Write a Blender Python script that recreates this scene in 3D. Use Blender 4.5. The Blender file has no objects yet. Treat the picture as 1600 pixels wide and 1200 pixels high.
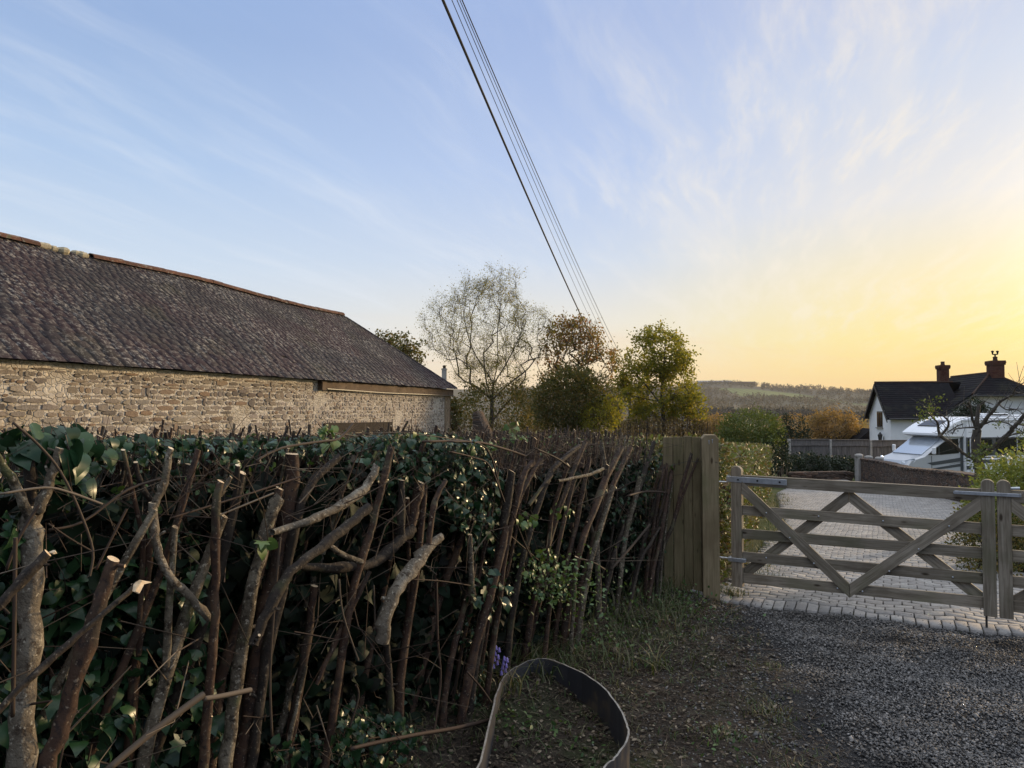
import bpy, math, random
import numpy as np
from mathutils import Vector, Matrix

C = bpy.context.scene.collection
R = math.radians
random.seed(7)
rng = np.random.default_rng(7)

# ------------------------------------------------------------------ camera
FPX = 1130.0                      # focal length in photo pixels (1600 wide)
CAMZ = 1.7
PITCH = math.atan(40.0 / FPX)
cam_d = bpy.data.cameras.new('camera')
cam_d.sensor_width = 36.0
cam_d.lens = 36.0 * FPX / 1600.0
cam_d.clip_start = 0.05
cam_d.clip_end = 9000
cam = bpy.data.objects.new('camera', cam_d)
C.objects.link(cam)
cam.location = (0, 0, CAMZ)
cam.rotation_euler = (R(90) + PITCH, 0, 0)
bpy.context.scene.camera = cam
sc = bpy.context.scene
sc.view_settings.view_transform = 'Standard'
sc.view_settings.look = 'None'
sc.view_settings.exposure = 0.0
sc.view_settings.gamma = 1.0
sc.cycles.max_bounces = 6
sc.cycles.transparent_max_bounces = 6

# ------------------------------------------------------------------ sun and sky
SUN_AZ, SUN_EL = R(53), R(9)
SUN = Vector((math.sin(SUN_AZ) * math.cos(SUN_EL), math.cos(SUN_AZ) * math.cos(SUN_EL), math.sin(SUN_EL)))
sd = bpy.data.lights.new('sun', 'SUN')
sd.energy = 4.3
sd.angle = R(4)
sd.color = (1.0, 0.72, 0.40)
so = bpy.data.objects.new('sun', sd)
C.objects.link(so)
so.location = (30, 30, 20)
so.rotation_euler = (-SUN).to_track_quat('-Z', 'Y').to_euler()


def lin(r, g, b):
    f = lambda c: (c / 255 / 12.92) if c / 255 <= 0.04045 else ((c / 255 + 0.055) / 1.055) ** 2.4
    return (f(r), f(g), f(b), 1.0)


class NT:
    """tiny node-tree builder"""
    def __init__(self, tree):
        self.t = tree
        tree.nodes.clear()

    def n(self, typ, ins=None, **kw):
        nd = self.t.nodes.new(typ)
        for k, v in kw.items():
            setattr(nd, k, v)
        for k, v in (ins or {}).items():
            self.set(nd, k, v)
        return nd

    def set(self, nd, k, v):
        s = nd.inputs[k]
        if isinstance(v, bpy.types.NodeSocket):
            self.t.links.new(v, s)
        elif isinstance(v, bpy.types.Node):
            self.t.links.new(v.outputs[0], s)
        else:
            s.default_value = v

    def math(self, op, a, b=0.0, c=None, clamp=False):
        nd = self.n('ShaderNodeMath', {0: a, 1: b}, operation=op, use_clamp=clamp)
        if c is not None:
            self.set(nd, 2, c)
        return nd.outputs[0]

    def smooth(self, v, lo, hi, a=0.0, b=1.0):
        nd = self.n('ShaderNodeMapRange', {0: v, 1: lo, 2: hi, 3: a, 4: b}, interpolation_type='SMOOTHSTEP')
        return nd.outputs[0]

    def mix(self, f, a, b, mode='MIX'):
        nd = self.n('ShaderNodeMix', data_type='RGBA', blend_type=mode)
        for i, v in ((0, f), (6, a), (7, b)):
            self.set(nd, i, v)
        return nd.outputs[2]

    def ramp(self, f, stops, interp='LINEAR'):
        nd = self.n('ShaderNodeValToRGB', {0: f})
        cr = nd.color_ramp
        cr.interpolation = interp
        while len(cr.elements) < len(stops):
            cr.elements.new(0.5)
        for e, (p, c) in zip(cr.elements, stops):
            e.position = p
            e.color = c
        return nd.outputs[0]

    def noise(self, vec, scale, detail=4, rough=0.55, dist=0.0, out=0):
        nd = self.n('ShaderNodeTexNoise', {'Vector': vec, 'Scale': scale, 'Detail': detail, 'Roughness': rough, 'Distortion': dist})
        return nd.outputs[out]

    def mapping(self, vec, loc=(0, 0, 0), rot=(0, 0, 0), scale=(1, 1, 1)):
        return self.n('ShaderNodeMapping', {0: vec, 1: loc, 2: rot, 3: scale}).outputs[0]


world = bpy.data.worlds.new('World')
sc.world = world
world.use_nodes = True
w = NT(world.node_tree)
dirv = w.n('ShaderNodeTexCoord').outputs['Generated']
sep = w.n('ShaderNodeSeparateXYZ', {0: dirv})
dz = sep.outputs[2]
dzc = w.math('MAXIMUM', dz, 0.0)
# azimuth factor towards the sun
hl = w.math('SQRT', w.math('SUBTRACT', 1.0001, w.math('MULTIPLY', dz, dz)))
hd = w.math('DIVIDE', w.math('ADD', w.math('MULTIPLY', sep.outputs[0], math.sin(SUN_AZ)), w.math('MULTIPLY', sep.outputs[1], math.cos(SUN_AZ))), hl)
away = w.ramp(dzc, [(0.0, lin(214, 214, 212)), (0.10, lin(220, 228, 236)), (0.18, lin(206, 222, 240)), (0.30, lin(178, 203, 236)),
                    (0.44, lin(153, 180, 222)), (0.56, lin(150, 178, 224)), (0.74, (1.1, 1.18, 1.3, 1)), (1.0, (1.55, 1.62, 1.75, 1))])
mid = w.ramp(dzc, [(0.0, lin(250, 214, 168)), (0.055, lin(252, 228, 190)), (0.12, lin(236, 232, 222)), (0.20, lin(208, 220, 238)), (0.32, lin(184, 203, 238)),
                   (0.48, lin(165, 186, 228)), (0.57, lin(165, 188, 230)), (0.74, (1.1, 1.18, 1.3, 1)), (1.0, (1.55, 1.62, 1.75, 1))])
toward = w.ramp(dzc, [(0.0, lin(250, 198, 128)), (0.04, lin(255, 220, 138)), (0.09, lin(255, 234, 150)), (0.16, lin(254, 237, 188)), (0.25, lin(236, 233, 230)),
                      (0.38, lin(212, 220, 236)), (0.48, lin(198, 207, 232)), (0.56, lin(194, 206, 234)), (0.74, (1.1, 1.18, 1.3, 1)), (1.0, (1.55, 1.62, 1.75, 1))])
away = w.mix(w.math('MULTIPLY', w.smooth(hd, -0.15, -0.55), w.smooth(dzc, 0.42, 0.18)), away, (0.16, 0.17, 0.20, 1))
c1 = w.mix(w.smooth(hd, 0.12, 0.72), away, mid)
c2 = w.mix(w.smooth(hd, 0.66, 0.985), c1, toward)
# wispy cirrus on a high plane
zz = w.math('ADD', dzc, 0.10)
pv = w.n('ShaderNodeCombineXYZ', {0: w.math('DIVIDE', sep.outputs[0], zz), 1: w.math('DIVIDE', sep.outputs[1], zz), 2: 0.0}).outputs[0]
warp = w.n('ShaderNodeVectorMath', {0: pv, 1: w.n('ShaderNodeVectorMath', {0: w.noise(pv, 0.9, 2, out=1), 3: 0.30}, operation='SCALE').outputs[0]}, operation='ADD').outputs[0]
m1 = w.mapping(w.mapping(warp, rot=(0, 0, R(26))), scale=(3.0, 0.36, 1))
s1 = w.noise(m1, 1.5, 6, 0.6)
m2 = w.mapping(w.mapping(warp, rot=(0, 0, R(16))), loc=(3, 1, 0), scale=(4.2, 0.8, 1))
s2 = w.noise(m2, 2.6, 7, 0.66)
big = w.smooth(w.noise(pv, 0.55, 2), 0.40, 0.66)
st = w.math('ADD', w.math('MULTIPLY', w.smooth(s1, 0.44, 0.78), 0.75), w.math('MULTIPLY', w.math('MULTIPLY', w.smooth(s2, 0.42, 0.70), w.math('ADD', w.math('MULTIPLY', big, 0.5), w.smooth(hd, 0.62, 0.9, 0.0, 0.6))), 1.0), clamp=True)
fade = w.math('MULTIPLY', w.smooth(dzc, 0.02, 0.16), w.smooth(dzc, 0.58, 0.38, 0.25, 1.0))
cloudc = w.mix(w.smooth(hd, 0.45, 0.97), lin(232, 238, 247), lin(255, 243, 224))
c3 = w.mix(w.math('MULTIPLY', w.math('MULTIPLY', st, fade), 0.50), c2, cloudc)
# thin grey streaks low in the west
m3 = w.mapping(pv, scale=(0.35, 1.2, 1))
lowst = w.math('MULTIPLY', w.smooth(w.noise(m3, 1.3, 3), 0.52, 0.72), w.smooth(dzc, 0.15, 0.05))
c3 = w.mix(w.math('MULTIPLY', lowst, 0.22), c3, lin(244, 196, 160))
sdot = w.n('ShaderNodeVectorMath', {0: dirv, 1: SUN}, operation='DOT_PRODUCT').outputs[1]
glow = w.math('POWER', w.math('MAXIMUM', sdot, 0.0), 60.0)
glowc = w.n('ShaderNodeVectorMath', {0: (1.7, 1.45, 1.05), 3: glow}, operation='SCALE').outputs[0]
tot = w.n('ShaderNodeVectorMath', {0: c3, 1: glowc}, operation='ADD').outputs[0]
nish = w.n('ShaderNodeTexSky', sky_type='NISHITA', sun_disc=False, sun_elevation=SUN_EL, sun_rotation=SUN_AZ)
bg1 = w.n('ShaderNodeBackground', {0: tot, 1: 1.0})
bg2 = w.n('ShaderNodeBackground', {0: nish.outputs[0], 1: 0.004})
wadd = w.n('ShaderNodeAddShader', {0: bg1.outputs[0], 1: bg2.outputs[0]})
w.n('ShaderNodeOutputWorld', {0: wadd.outputs[0]})


# ------------------------------------------------------------------ pixel helpers (photo pixels to places)
def ray(x, y):
    v = np.array([(x - 800) / FPX, (600 - y) / FPX, -1.0])
    a = math.pi / 2 + PITCH
    ca, sa = math.cos(a), math.sin(a)
    return np.array([v[0], ca * v[1] - sa * v[2], sa * v[1] + ca * v[2]])


def at(x, y, d):
    r = ray(x, y)
    return np.array([0, 0, CAMZ]) + r * (d / r[1])


def sstep(v, a, b):
    t = np.clip((v - a) / (b - a), 0, 1)
    return t * t * (3 - 2 * t)


HL = np.array([0.506, 0.862])          # hedge direction
HN = np.array([0.862, -0.506])         # its front normal
HQ = np.array([-0.46, 3.43])           # a point of the front line


def gz(x, y):
    """height of the ground"""
    x = np.asarray(x, float)
    y = np.asarray(y, float)
    base = np.interp(y, [-50, 6.5, 7.5, 60, 120, 200, 400, 600, 900, 1400, 1700, 3200], [0, 0, -0.05, -2.7, -5.5, -10, -13, -6, 9, 44, 46, 20])
    dip = -0.75 * sstep(y, 24, 28) * sstep(x - y * 0.35, 3.2, 4.6) * (1 - sstep(y, 60, 90))
    hill = sstep(y, 300, 1400)
    az = x / np.maximum(y, 1)
    base = base + hill * (-52 * (np.clip(az, 0.24, 0.9) - 0.27) * 0.8 + 5 * np.sin(x / 170 + y / 300) + 3 * np.sin(x / 71 - y / 130) + 1.5 * np.sin(x / 31 + 1))
    s = (x - HQ[0]) * HN[0] + (y - HQ[1]) * HN[1]
    bank = 0.14 * sstep(s, 0.55, -0.25) * (1 - sstep(y, 6.4, 8.5)) * (y > -20)
    n = (0.012 * np.sin(x * 7.1 + y * 3.3) + 0.010 * np.sin(x * 13.7 - y * 9.1) + 0.008 * np.sin(y * 17 + x * 5)) * (y < 9)
    return base + dip + bank + n * 0.6


def ground_at(px, py):
    r = ray(px, py)
    t = 1.0
    o = np.array([0, 0, CAMZ])
    for i in range(4000):
        p = o + r * t
        if p[2] <= float(gz(p[0], p[1])):
            return p
        t *= 1.004
    return p


def hp(x, y, b=0.0):
    """pixel on the hedge's front plane pushed b metres into the hedge"""
    r = ray(x, y)
    t = (HQ @ HN - b) / (r[0] * HN[0] + r[1] * HN[1])
    return np.array([0, 0, CAMZ]) + r * t


def inpoly(P, poly):
    x, y = P[:, 0], P[:, 1]
    ins = np.zeros(len(P), bool)
    n = len(poly)
    for i in range(n):
        x1, y1 = poly[i]
        x2, y2 = poly[(i + 1) % n]
        c = ((y1 > y) != (y2 > y)) & (x < (x2 - x1) * (y - y1) / (y2 - y1 + 1e-12) + x1)
        ins ^= c
    return ins


# ------------------------------------------------------------------ materials
def newmat(name):
    m = bpy.data.materials.new(name)
    m.use_nodes = True
    return m, NT(m.node_tree)


def layered(name, base, layers=(), rough=0.85, bumps=(), spec=0.3, metallic=0.0, island=0.0, coord='Object', islandhue=None, coat=0.0):
    """base colour + noise layers: (scale, detail, lo, hi, colour, stretch xyz)"""
    m, t = newmat(name)
    tc = t.n('ShaderNodeTexCoord').outputs[coord]
    col = (*base, 1) if len(base) == 3 else base
    if island or islandhue:
        rnd = t.n('ShaderNodeNewGeometry').outputs['Random Per Island']
    if islandhue:
        col = t.ramp(rnd, [(i / (len(islandhue) - 1), (*c, 1)) for i, c in enumerate(islandhue)])
    for L in layers:
        scale, det, lo, hi, c2 = L[:5]
        vec = t.mapping(tc, loc=(scale * 1.7, scale, 3.1), scale=L[5]) if len(L) > 5 else tc
        f = t.smooth(t.noise(vec, scale, det, 0.6), lo, hi)
        col = t.mix(f, col, (*c2, 1))
    if island:
        r2 = t.n('ShaderNodeTexWhiteNoise', {'W': rnd}, noise_dimensions='1D').outputs[0]
        k = t.math('ADD', t.math('MULTIPLY', r2, 2 * island), 1 - island)
        cb = t.n('ShaderNodeCombineColor', {0: k, 1: k, 2: k}).outputs[0]
        col = t.mix(1.0, col, cb, 'MULTIPLY')
    p = t.n('ShaderNodeBsdfPrincipled', {'Base Color': col, 'Roughness': rough, 'Specular IOR Level': spec, 'Metallic': metallic, 'Coat Weight': coat})
    nrm = None
    for b in bumps:
        scale, det, strength, dist = b[:4]
        vec = t.mapping(tc, scale=b[4]) if len(b) > 4 else tc
        bn = t.n('ShaderNodeBump', {'Strength': strength, 'Distance': dist, 'Height': t.noise(vec, scale, det, 0.65)})
        if nrm is not None:
            t.set(bn, 'Normal', nrm)
        nrm = bn.outputs[0]
    if nrm is not None:
        t.set(p, 'Normal', nrm)
    t.n('ShaderNodeOutputMaterial', {0: p})
    return m


def leafmat(name, cols, rough=0.5, trans=0.3, spec=0.35, noise=None):
    m, t = newmat(name)
    rnd = t.n('ShaderNodeNewGeometry').outputs['Random Per Island']
    col = t.ramp(rnd, [(i / max(1, len(cols) - 1), (*c, 1)) for i, c in enumerate(cols)])
    if noise:
        tc = t.n('ShaderNodeTexCoord').outputs['Object']
        f = t.smooth(t.noise(tc, noise[0], 3), noise[1], noise[2])
        col = t.mix(f, col, (*noise[3], 1))
    p = t.n('ShaderNodeBsdfPrincipled', {'Base Color': col, 'Roughness': rough, 'Specular IOR Level': spec})
    tr = t.n('ShaderNodeBsdfTranslucent', {0: t.mix(1.0, col, (1.7, 1.55, 0.6, 1), 'MULTIPLY')})
    mx = t.n('ShaderNodeMixShader', {0: trans, 1: p.outputs[0], 2: tr.outputs[0]})
    t.n('ShaderNodeOutputMaterial', {0: mx.outputs[0]})
    return m


M = {}
M['bark_grey'] = layered('bark_grey', (0.082, 0.066, 0.046), [(9, 5, .45, .66, (0.17, 0.145, 0.105)), (38, 5, .5, .62, (0.03, 0.022, 0.015)), (4, 4, .52, .66, (0.045, 0.035, 0.022)), (6, 3, .56, .70, (0.07, 0.075, 0.032)), (75, 3, .58, .66, (0.26, 0.23, 0.18))], .85, [(90, 6, .9, .006), (22, 4, .8, .014)])
M['bark_red'] = layered('bark_red', (0.040, 0.020, 0.012), [(10, 5, .42, .66, (0.075, 0.044, 0.026)), (40, 5, .48, .60, (0.018, 0.010, 0.008)), (4, 4, .52, .66, (0.028, 0.02, 0.014)), (6, 3, .58, .72, (0.075, 0.07, 0.04)), (80, 3, .60, .68, (0.16, 0.12, 0.085))], .8, [(60, 5, .6, .006), (14, 3, .5, .012)])
M['bark_dark'] = layered('bark_dark', (0.022, 0.016, 0.012), [(12, 5, .45, .7, (0.05, 0.039, 0.028)), (36, 5, .5, .62, (0.013, 0.010, 0.008)), (80, 3, .60, .68, (0.12, 0.10, 0.075)), (5, 3, .6, .75, (0.06, 0.065, 0.025))], .85, [(60, 5, .7, .006), (14, 3, .6, .012)])
M['cut_wood'] = layered('cut_wood', (0.58, 0.46, 0.31), [(40, 4, .4, .7, (0.42, 0.29, 0.16)), (15, 3, .55, .7, (0.62, 0.54, 0.40))], .8, [(80, 3, .4, .003)])
M['bark_pale'] = layered('bark_pale', (0.125, 0.104, 0.078), [(9, 5, .45, .66, (0.215, 0.19, 0.15)), (34, 5, .52, .64, (0.06, 0.045, 0.032)), (4, 4, .54, .68, (0.10, 0.08, 0.055)), (75, 3, .58, .66, (0.32, 0.29, 0.23))], .85, [(90, 6, .9, .006), (22, 4, .8, .014)])  # lighter bark; the light on the near left trunk is in its colour
M['old_cut'] = layered('old_cut', (0.30, 0.24, 0.16), [(40, 4, .45, .65, (0.12, 0.09, 0.06))], .85)
M['twig'] = layered('twig', (0.09, 0.06, 0.04), islandhue=[(0.02, 0.014, 0.01), (0.06, 0.038, 0.027), (0.036, 0.022, 0.015), (0.14, 0.11, 0.08), (0.035, 0.024, 0.017)], rough=.8)
M['ivy'] = leafmat('ivy', [(0.009, 0.030, 0.012), (0.014, 0.042, 0.015), (0.011, 0.034, 0.015), (0.022, 0.058, 0.019), (0.022, 0.055, 0.026)], .34, .02, .32, noise=(60, .6, .8, (0.06, 0.11, 0.05)))
M['ivy_young'] = leafmat('ivy_young', [(0.05, 0.11, 0.03), (0.09, 0.15, 0.04), (0.04, 0.09, 0.03), (0.12, 0.17, 0.05)], .45, .14, .4)
M['hedge_inner'] = leafmat('hedge_inner', [(0.006, 0.014, 0.007), (0.009, 0.021, 0.009), (0.010, 0.011, 0.008), (0.007, 0.016, 0.008)], .6, .02, .15)  # near-black: the shade inside the hedge is put into the leaf colour
M['grass'] = leafmat('grass', [(0.04, 0.068, 0.02), (0.062, 0.09, 0.03), (0.10, 0.10, 0.05), (0.035, 0.06, 0.02), (0.22, 0.19, 0.12), (0.05, 0.08, 0.025)], .55, .2, .3)
M['litter'] = leafmat('litter', [(0.045, 0.032, 0.02), (0.10, 0.07, 0.045), (0.035, 0.036, 0.022), (0.26, 0.21, 0.15), (0.022, 0.017, 0.013), (0.06, 0.08, 0.035)], .75, .05, .25)
M['birch_leaf'] = leafmat('birch_leaf', [(0.16, 0.165, 0.03), (0.22, 0.205, 0.035), (0.17, 0.14, 0.035), (0.12, 0.135, 0.028)], .55, .6, .2)
M['maple_leaf'] = leafmat('maple_leaf', [(0.10, 0.12, 0.022), (0.17, 0.17, 0.03), (0.13, 0.15, 0.028), (0.26, 0.215, 0.035), (0.10, 0.13, 0.024)], .55, .55, .2)
M['cherry_leaf'] = leafmat('cherry_leaf', [(0.17, 0.115, 0.05), (0.17, 0.14, 0.05), (0.22, 0.09, 0.045), (0.14, 0.14, 0.05), (0.18, 0.115, 0.06)], .55, .5, .2)
M['shrub_leaf'] = leafmat('shrub_leaf', [(0.055, 0.066, 0.02), (0.09, 0.09, 0.026), (0.042, 0.055, 0.018), (0.16, 0.125, 0.04), (0.13, 0.09, 0.035)], .55, .35, .2)
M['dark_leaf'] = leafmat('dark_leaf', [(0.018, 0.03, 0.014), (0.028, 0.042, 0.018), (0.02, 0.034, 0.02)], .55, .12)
M['green_leaf'] = leafmat('green_leaf', [(0.07, 0.10, 0.022), (0.10, 0.13, 0.03), (0.055, 0.085, 0.022)], .5, .3)
M['lime_leaf'] = leafmat('lime_leaf', [(0.17, 0.20, 0.05), (0.22, 0.25, 0.065), (0.13, 0.17, 0.045), (0.26, 0.25, 0.08)], .5, .35)
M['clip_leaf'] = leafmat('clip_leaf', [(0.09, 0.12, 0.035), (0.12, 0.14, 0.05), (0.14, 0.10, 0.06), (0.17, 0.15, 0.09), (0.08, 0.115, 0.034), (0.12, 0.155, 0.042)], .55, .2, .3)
M['orange_leaf'] = leafmat('orange_leaf', [(0.22, 0.145, 0.065), (0.27, 0.18, 0.08), (0.18, 0.125, 0.06)], .6, .4)
M['brown_leaf'] = leafmat('brown_leaf', [(0.20, 0.14, 0.07), (0.26, 0.18, 0.09), (0.15, 0.12, 0.06), (0.2, 0.17, 0.06)], .6, .35)
M['far_leaf'] = leafmat('far_leaf', [(0.11, 0.095, 0.06), (0.15, 0.118, 0.068), (0.20, 0.15, 0.08), (0.095, 0.09, 0.058), (0.18, 0.14, 0.09)], .8, .1, .1)  # lightened: part of the distance haze is in the leaf colour
M['fir_leaf'] = leafmat('fir_leaf', [(0.04, 0.036, 0.026), (0.052, 0.044, 0.03), (0.036, 0.036, 0.026)], .8, .05, .1)
M['bluebell'] = leafmat('bluebell', [(0.24, 0.20, 0.62), (0.32, 0.28, 0.7)], .5, .3)
M['tree_bark'] = layered('tree_bark', (0.06, 0.05, 0.04), [(6, 5, .45, .7, (0.12, 0.105, 0.085)), (14, 3, .55, .7, (0.03, 0.024, 0.018))], .9, [(20, 5, .6, .02)])
M['apple_bark'] = layered('apple_bark', (0.075, 0.065, 0.055), [(12, 5, .45, .7, (0.17, 0.16, 0.13)), (24, 3, .5, .7, (0.03, 0.025, 0.022))], .9, [(40, 5, .7, .012)])
M['soil'] = None


# wooden gate timber: grain runs along local X of the plank (planks carry their own object space)
def woodmat(name, c0, c1, c2, stretch=(2.2, 34, 34), green=None):
    m, t = newmat(name)
    tc = t.n('ShaderNodeTexCoord').outputs['Object']
    rnd = t.n('ShaderNodeObjectInfo').outputs['Random']
    off = t.n('ShaderNodeCombineXYZ', {0: t.math('MULTIPLY', rnd, 37.0), 1: t.math('MULTIPLY', rnd, 11.0), 2: 0.0}).outputs[0]
    v = t.n('ShaderNodeVectorMath', {0: tc, 1: off}, operation='ADD').outputs[0]
    mp = t.mapping(v, scale=stretch)
    g = t.noise(mp, 1.6, 6, 0.6, 0.6)
    col = t.ramp(g, [(0.28, (*c1, 1)), (0.5, (*c0, 1)), (0.72, (*c2, 1))])
    blot = t.smooth(t.noise(v, 3.2, 4), 0.46, 0.70)
    col = t.mix(t.math('MULTIPLY', blot, 0.5), col, (c1[0] * .9, c1[1] * .85, c1[2] * .8, 1))
    if green:
        gr = t.smooth(t.noise(v, 2.3, 3), 0.5, 0.7)
        col = t.mix(t.math('MULTIPLY', gr, 0.6), col, (*green, 1))
    # knots
    kn = t.n('ShaderNodeTexVoronoi', {'Vector': t.mapping(v, scale=(3.2, 9, 9)), 'Scale': 1.0}).outputs['Distance']
    col = t.mix(t.smooth(kn, 0.13, 0.05), col, (c1[0] * .45, c1[1] * .4, c1[2] * .35, 1))
    tone = t.math('ADD', t.math('MULTIPLY', rnd, 0.34), 0.83)
    col = t.mix(1.0, col, t.n('ShaderNodeCombineColor', {0: tone, 1: tone, 2: tone}).outputs[0], 'MULTIPLY')
    b = t.n('ShaderNodeBump', {'Strength': 0.5, 'Distance': 0.004, 'Height': g})
    p = t.n('ShaderNodeBsdfPrincipled', {'Base Color': col, 'Roughness': 0.82, 'Specular IOR Level': 0.25, 'Normal': b.outputs[0]})
    t.n('ShaderNodeOutputMaterial', {0: p})
    return m


M['gate_wood'] = woodmat('gate_wood', (0.225, 0.19, 0.143), (0.12, 0.098, 0.072), (0.34, 0.295, 0.235), green=(0.135, 0.13, 0.075))
M['post_wood'] = woodmat('post_wood', (0.20, 0.155, 0.09), (0.125, 0.095, 0.055), (0.26, 0.205, 0.128), green=(0.115, 0.108, 0.048))
M['board_wood'] = woodmat('board_wood', (0.155, 0.122, 0.066), (0.10, 0.08, 0.04), (0.205, 0.16, 0.09), green=(0.075, 0.078, 0.032))
M['fence_wood'] = layered('fence_wood', (0.115, 0.105, 0.10), [(3, 4, .4, .7, (0.17, 0.155, 0.145), (6, 6, .7)), (5, 3, .5, .7, (0.07, 0.065, 0.062), (7, 7, .5))], .85, [(12, 3, .4, .01, (6, 6, .5))], island=.22)
M['concrete'] = layered('concrete', (0.36, 0.34, 0.31), [(6, 4, .45, .7, (0.24, 0.23, 0.21))], .9, [(40, 3, .3, .004)])
M['galv'] = layered('galv', (0.42, 0.45, 0.49), [(30, 4, .4, .7, (0.52, 0.55, 0.60)), (8, 3, .55, .75, (0.26, 0.28, 0.31))], .42, metallic=.75)
M['band'] = layered('band', (0.045, 0.045, 0.052), [(9, 4, .5, .7, (0.075, 0.062, 0.055)), (60, 3, .55, .7, (0.05, 0.05, 0.055)), (4, 3, .58, .70, (0.14, 0.105, 0.075))], .5, [(60, 3, .25, .002)], spec=.5)
M['band_edge'] = layered('band_edge', (0.30, 0.28, 0.25), [(30, 3, .4, .7, (0.18, 0.16, 0.14))], .6)
M['black_iron'] = layered('black_iron', (0.02, 0.02, 0.022), rough=.5, spec=.5)
M['cable'] = layered('cable', (0.012, 0.012, 0.014), rough=.6)
M['white_render'] = layered('white_render', (0.88, 0.88, 0.88), [(0.9, 4, .5, .8, (0.78, 0.78, 0.77)), (14, 3, .6, .8, (0.74, 0.74, 0.73))], .85, [(30, 3, .25, .01)])
M['dark_glass'] = layered('dark_glass', (0.010, 0.011, 0.013), rough=.08, spec=.6)
M['sky_glass'] = layered('sky_glass', (0.55, 0.60, 0.66), rough=.12, spec=.9, metallic=.55)  # sky reflection partly put into the pale base colour
M['van_white'] = layered('van_white', (0.88, 0.89, 0.90), [(4, 3, .5, .8, (0.82, 0.83, 0.84))], .28, spec=.5, coat=.4)
M['van_silver'] = layered('van_silver', (0.50, 0.52, 0.54), rough=.32, spec=.5, coat=.4, metallic=.2)
M['van_grey'] = layered('van_grey', (0.055, 0.065, 0.07), rough=.35, spec=.5)
M['rubber'] = layered('rubber', (0.018, 0.018, 0.018), rough=.8)
M['lamp_glass'] = layered('lamp_glass', (0.75, 0.80, 0.85), rough=.1, spec=.8)
M['terracotta'] = layered('terracotta', (0.085, 0.038, 0.023), [(5, 4, .45, .7, (0.065, 0.033, 0.021)), (14, 3, .55, .7, (0.17, 0.085, 0.045)), (9, 4, .55, .68, (0.16, 0.15, 0.12)), (3, 3, .62, .75, (0.07, 0.06, 0.03))], .9, [(30, 4, .5, .01)], island=.25)
M['old_clay'] = layered('old_clay', (0.06, 0.032, 0.022), [(6, 4, .45, .7, (0.035, 0.022, 0.018)), (14, 3, .55, .7, (0.10, 0.05, 0.03))], .9, island=.2)
M['lime_mortar'] = layered('lime_mortar', (0.40, 0.35, 0.24), [(9, 4, .45, .7, (0.25, 0.22, 0.15))], .9, [(25, 4, .7, .03)])
M['old_timber'] = layered('old_timber', (0.022, 0.016, 0.012), [(4, 5, .45, .7, (0.045, 0.033, 0.025), (1, 1, 8)), (9, 3, .5, .7, (0.02, 0.015, 0.012))], .9, [(6, 5, .8, .03, (1, 1, 8))])
M['fascia'] = layered('fascia', (0.10, 0.068, 0.045), [(4, 4, .45, .7, (0.16, 0.115, 0.08)), (8, 3, .5, .7, (0.05, 0.032, 0.022))], .85, [(20, 4, .4, .01)])


def slate_mat(name, cols, lich, lichen_amt=(0.56, 0.70)):
    m, t = newmat(name)
    tc = t.n('ShaderNodeTexCoord').outputs['Object']
    rnd = t.n('ShaderNodeNewGeometry').outputs['Random Per Island']
    col = t.ramp(rnd, [(i / (len(cols) - 1), (*c, 1)) for i, c in enumerate(cols)])
    patch = t.smooth(t.noise(tc, 0.55, 4), 0.44, 0.62)
    col = t.mix(t.math('MULTIPLY', patch, 0.55), col, (cols[0][0] * 1.5, cols[0][1] * .95, cols[0][2] * 1.0, 1))
    moss = t.smooth(t.noise(t.mapping(tc, loc=(7, 2, 1)), 0.9, 4), 0.52, 0.70)
    col = t.mix(t.math('MULTIPLY', moss, 0.45), col, (0.036, 0.037, 0.026, 1))
    lf = t.smooth(t.noise(tc, 11, 7, 0.8), lichen_amt[0], lichen_amt[1])
    dens = t.smooth(t.noise(tc, 0.8, 3), 0.35, 0.65, 0.25, 1.0)
    col = t.mix(t.math('MULTIPLY', t.math('MULTIPLY', lf, dens), 0.9), col, (*lich, 1))
    b = t.n('ShaderNodeBump', {'Strength': 0.3, 'Distance': 0.008, 'Height': t.noise(tc, 22, 5, 0.7)})
    p = t.n('ShaderNodeBsdfPrincipled', {'Base Color': col, 'Roughness': 0.9, 'Specular IOR Level': 0.12, 'Normal': b.outputs[0]})
    t.n('ShaderNodeOutputMaterial', {0: p})
    return m


M['slate'] = slate_mat('slate', [(0.024, 0.022, 0.027), (0.029, 0.027, 0.031), (0.021, 0.020, 0.025), (0.032, 0.030, 0.034), (0.025, 0.021, 0.026), (0.037, 0.035, 0.038)], (0.23, 0.225, 0.215), (0.505, 0.59))
M['slate_edge'] = layered('slate_edge', (0.012, 0.010, 0.011), rough=.95, spec=.1)  # dark lower edges: course shadow line and dirt put into the colour
M['house_slate'] = slate_mat('house_slate', [(0.008, 0.009, 0.012), (0.012, 0.012, 0.015), (0.009, 0.009, 0.012), (0.016, 0.016, 0.019)], (0.10, 0.09, 0.085), (0.66, 0.8))


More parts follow.
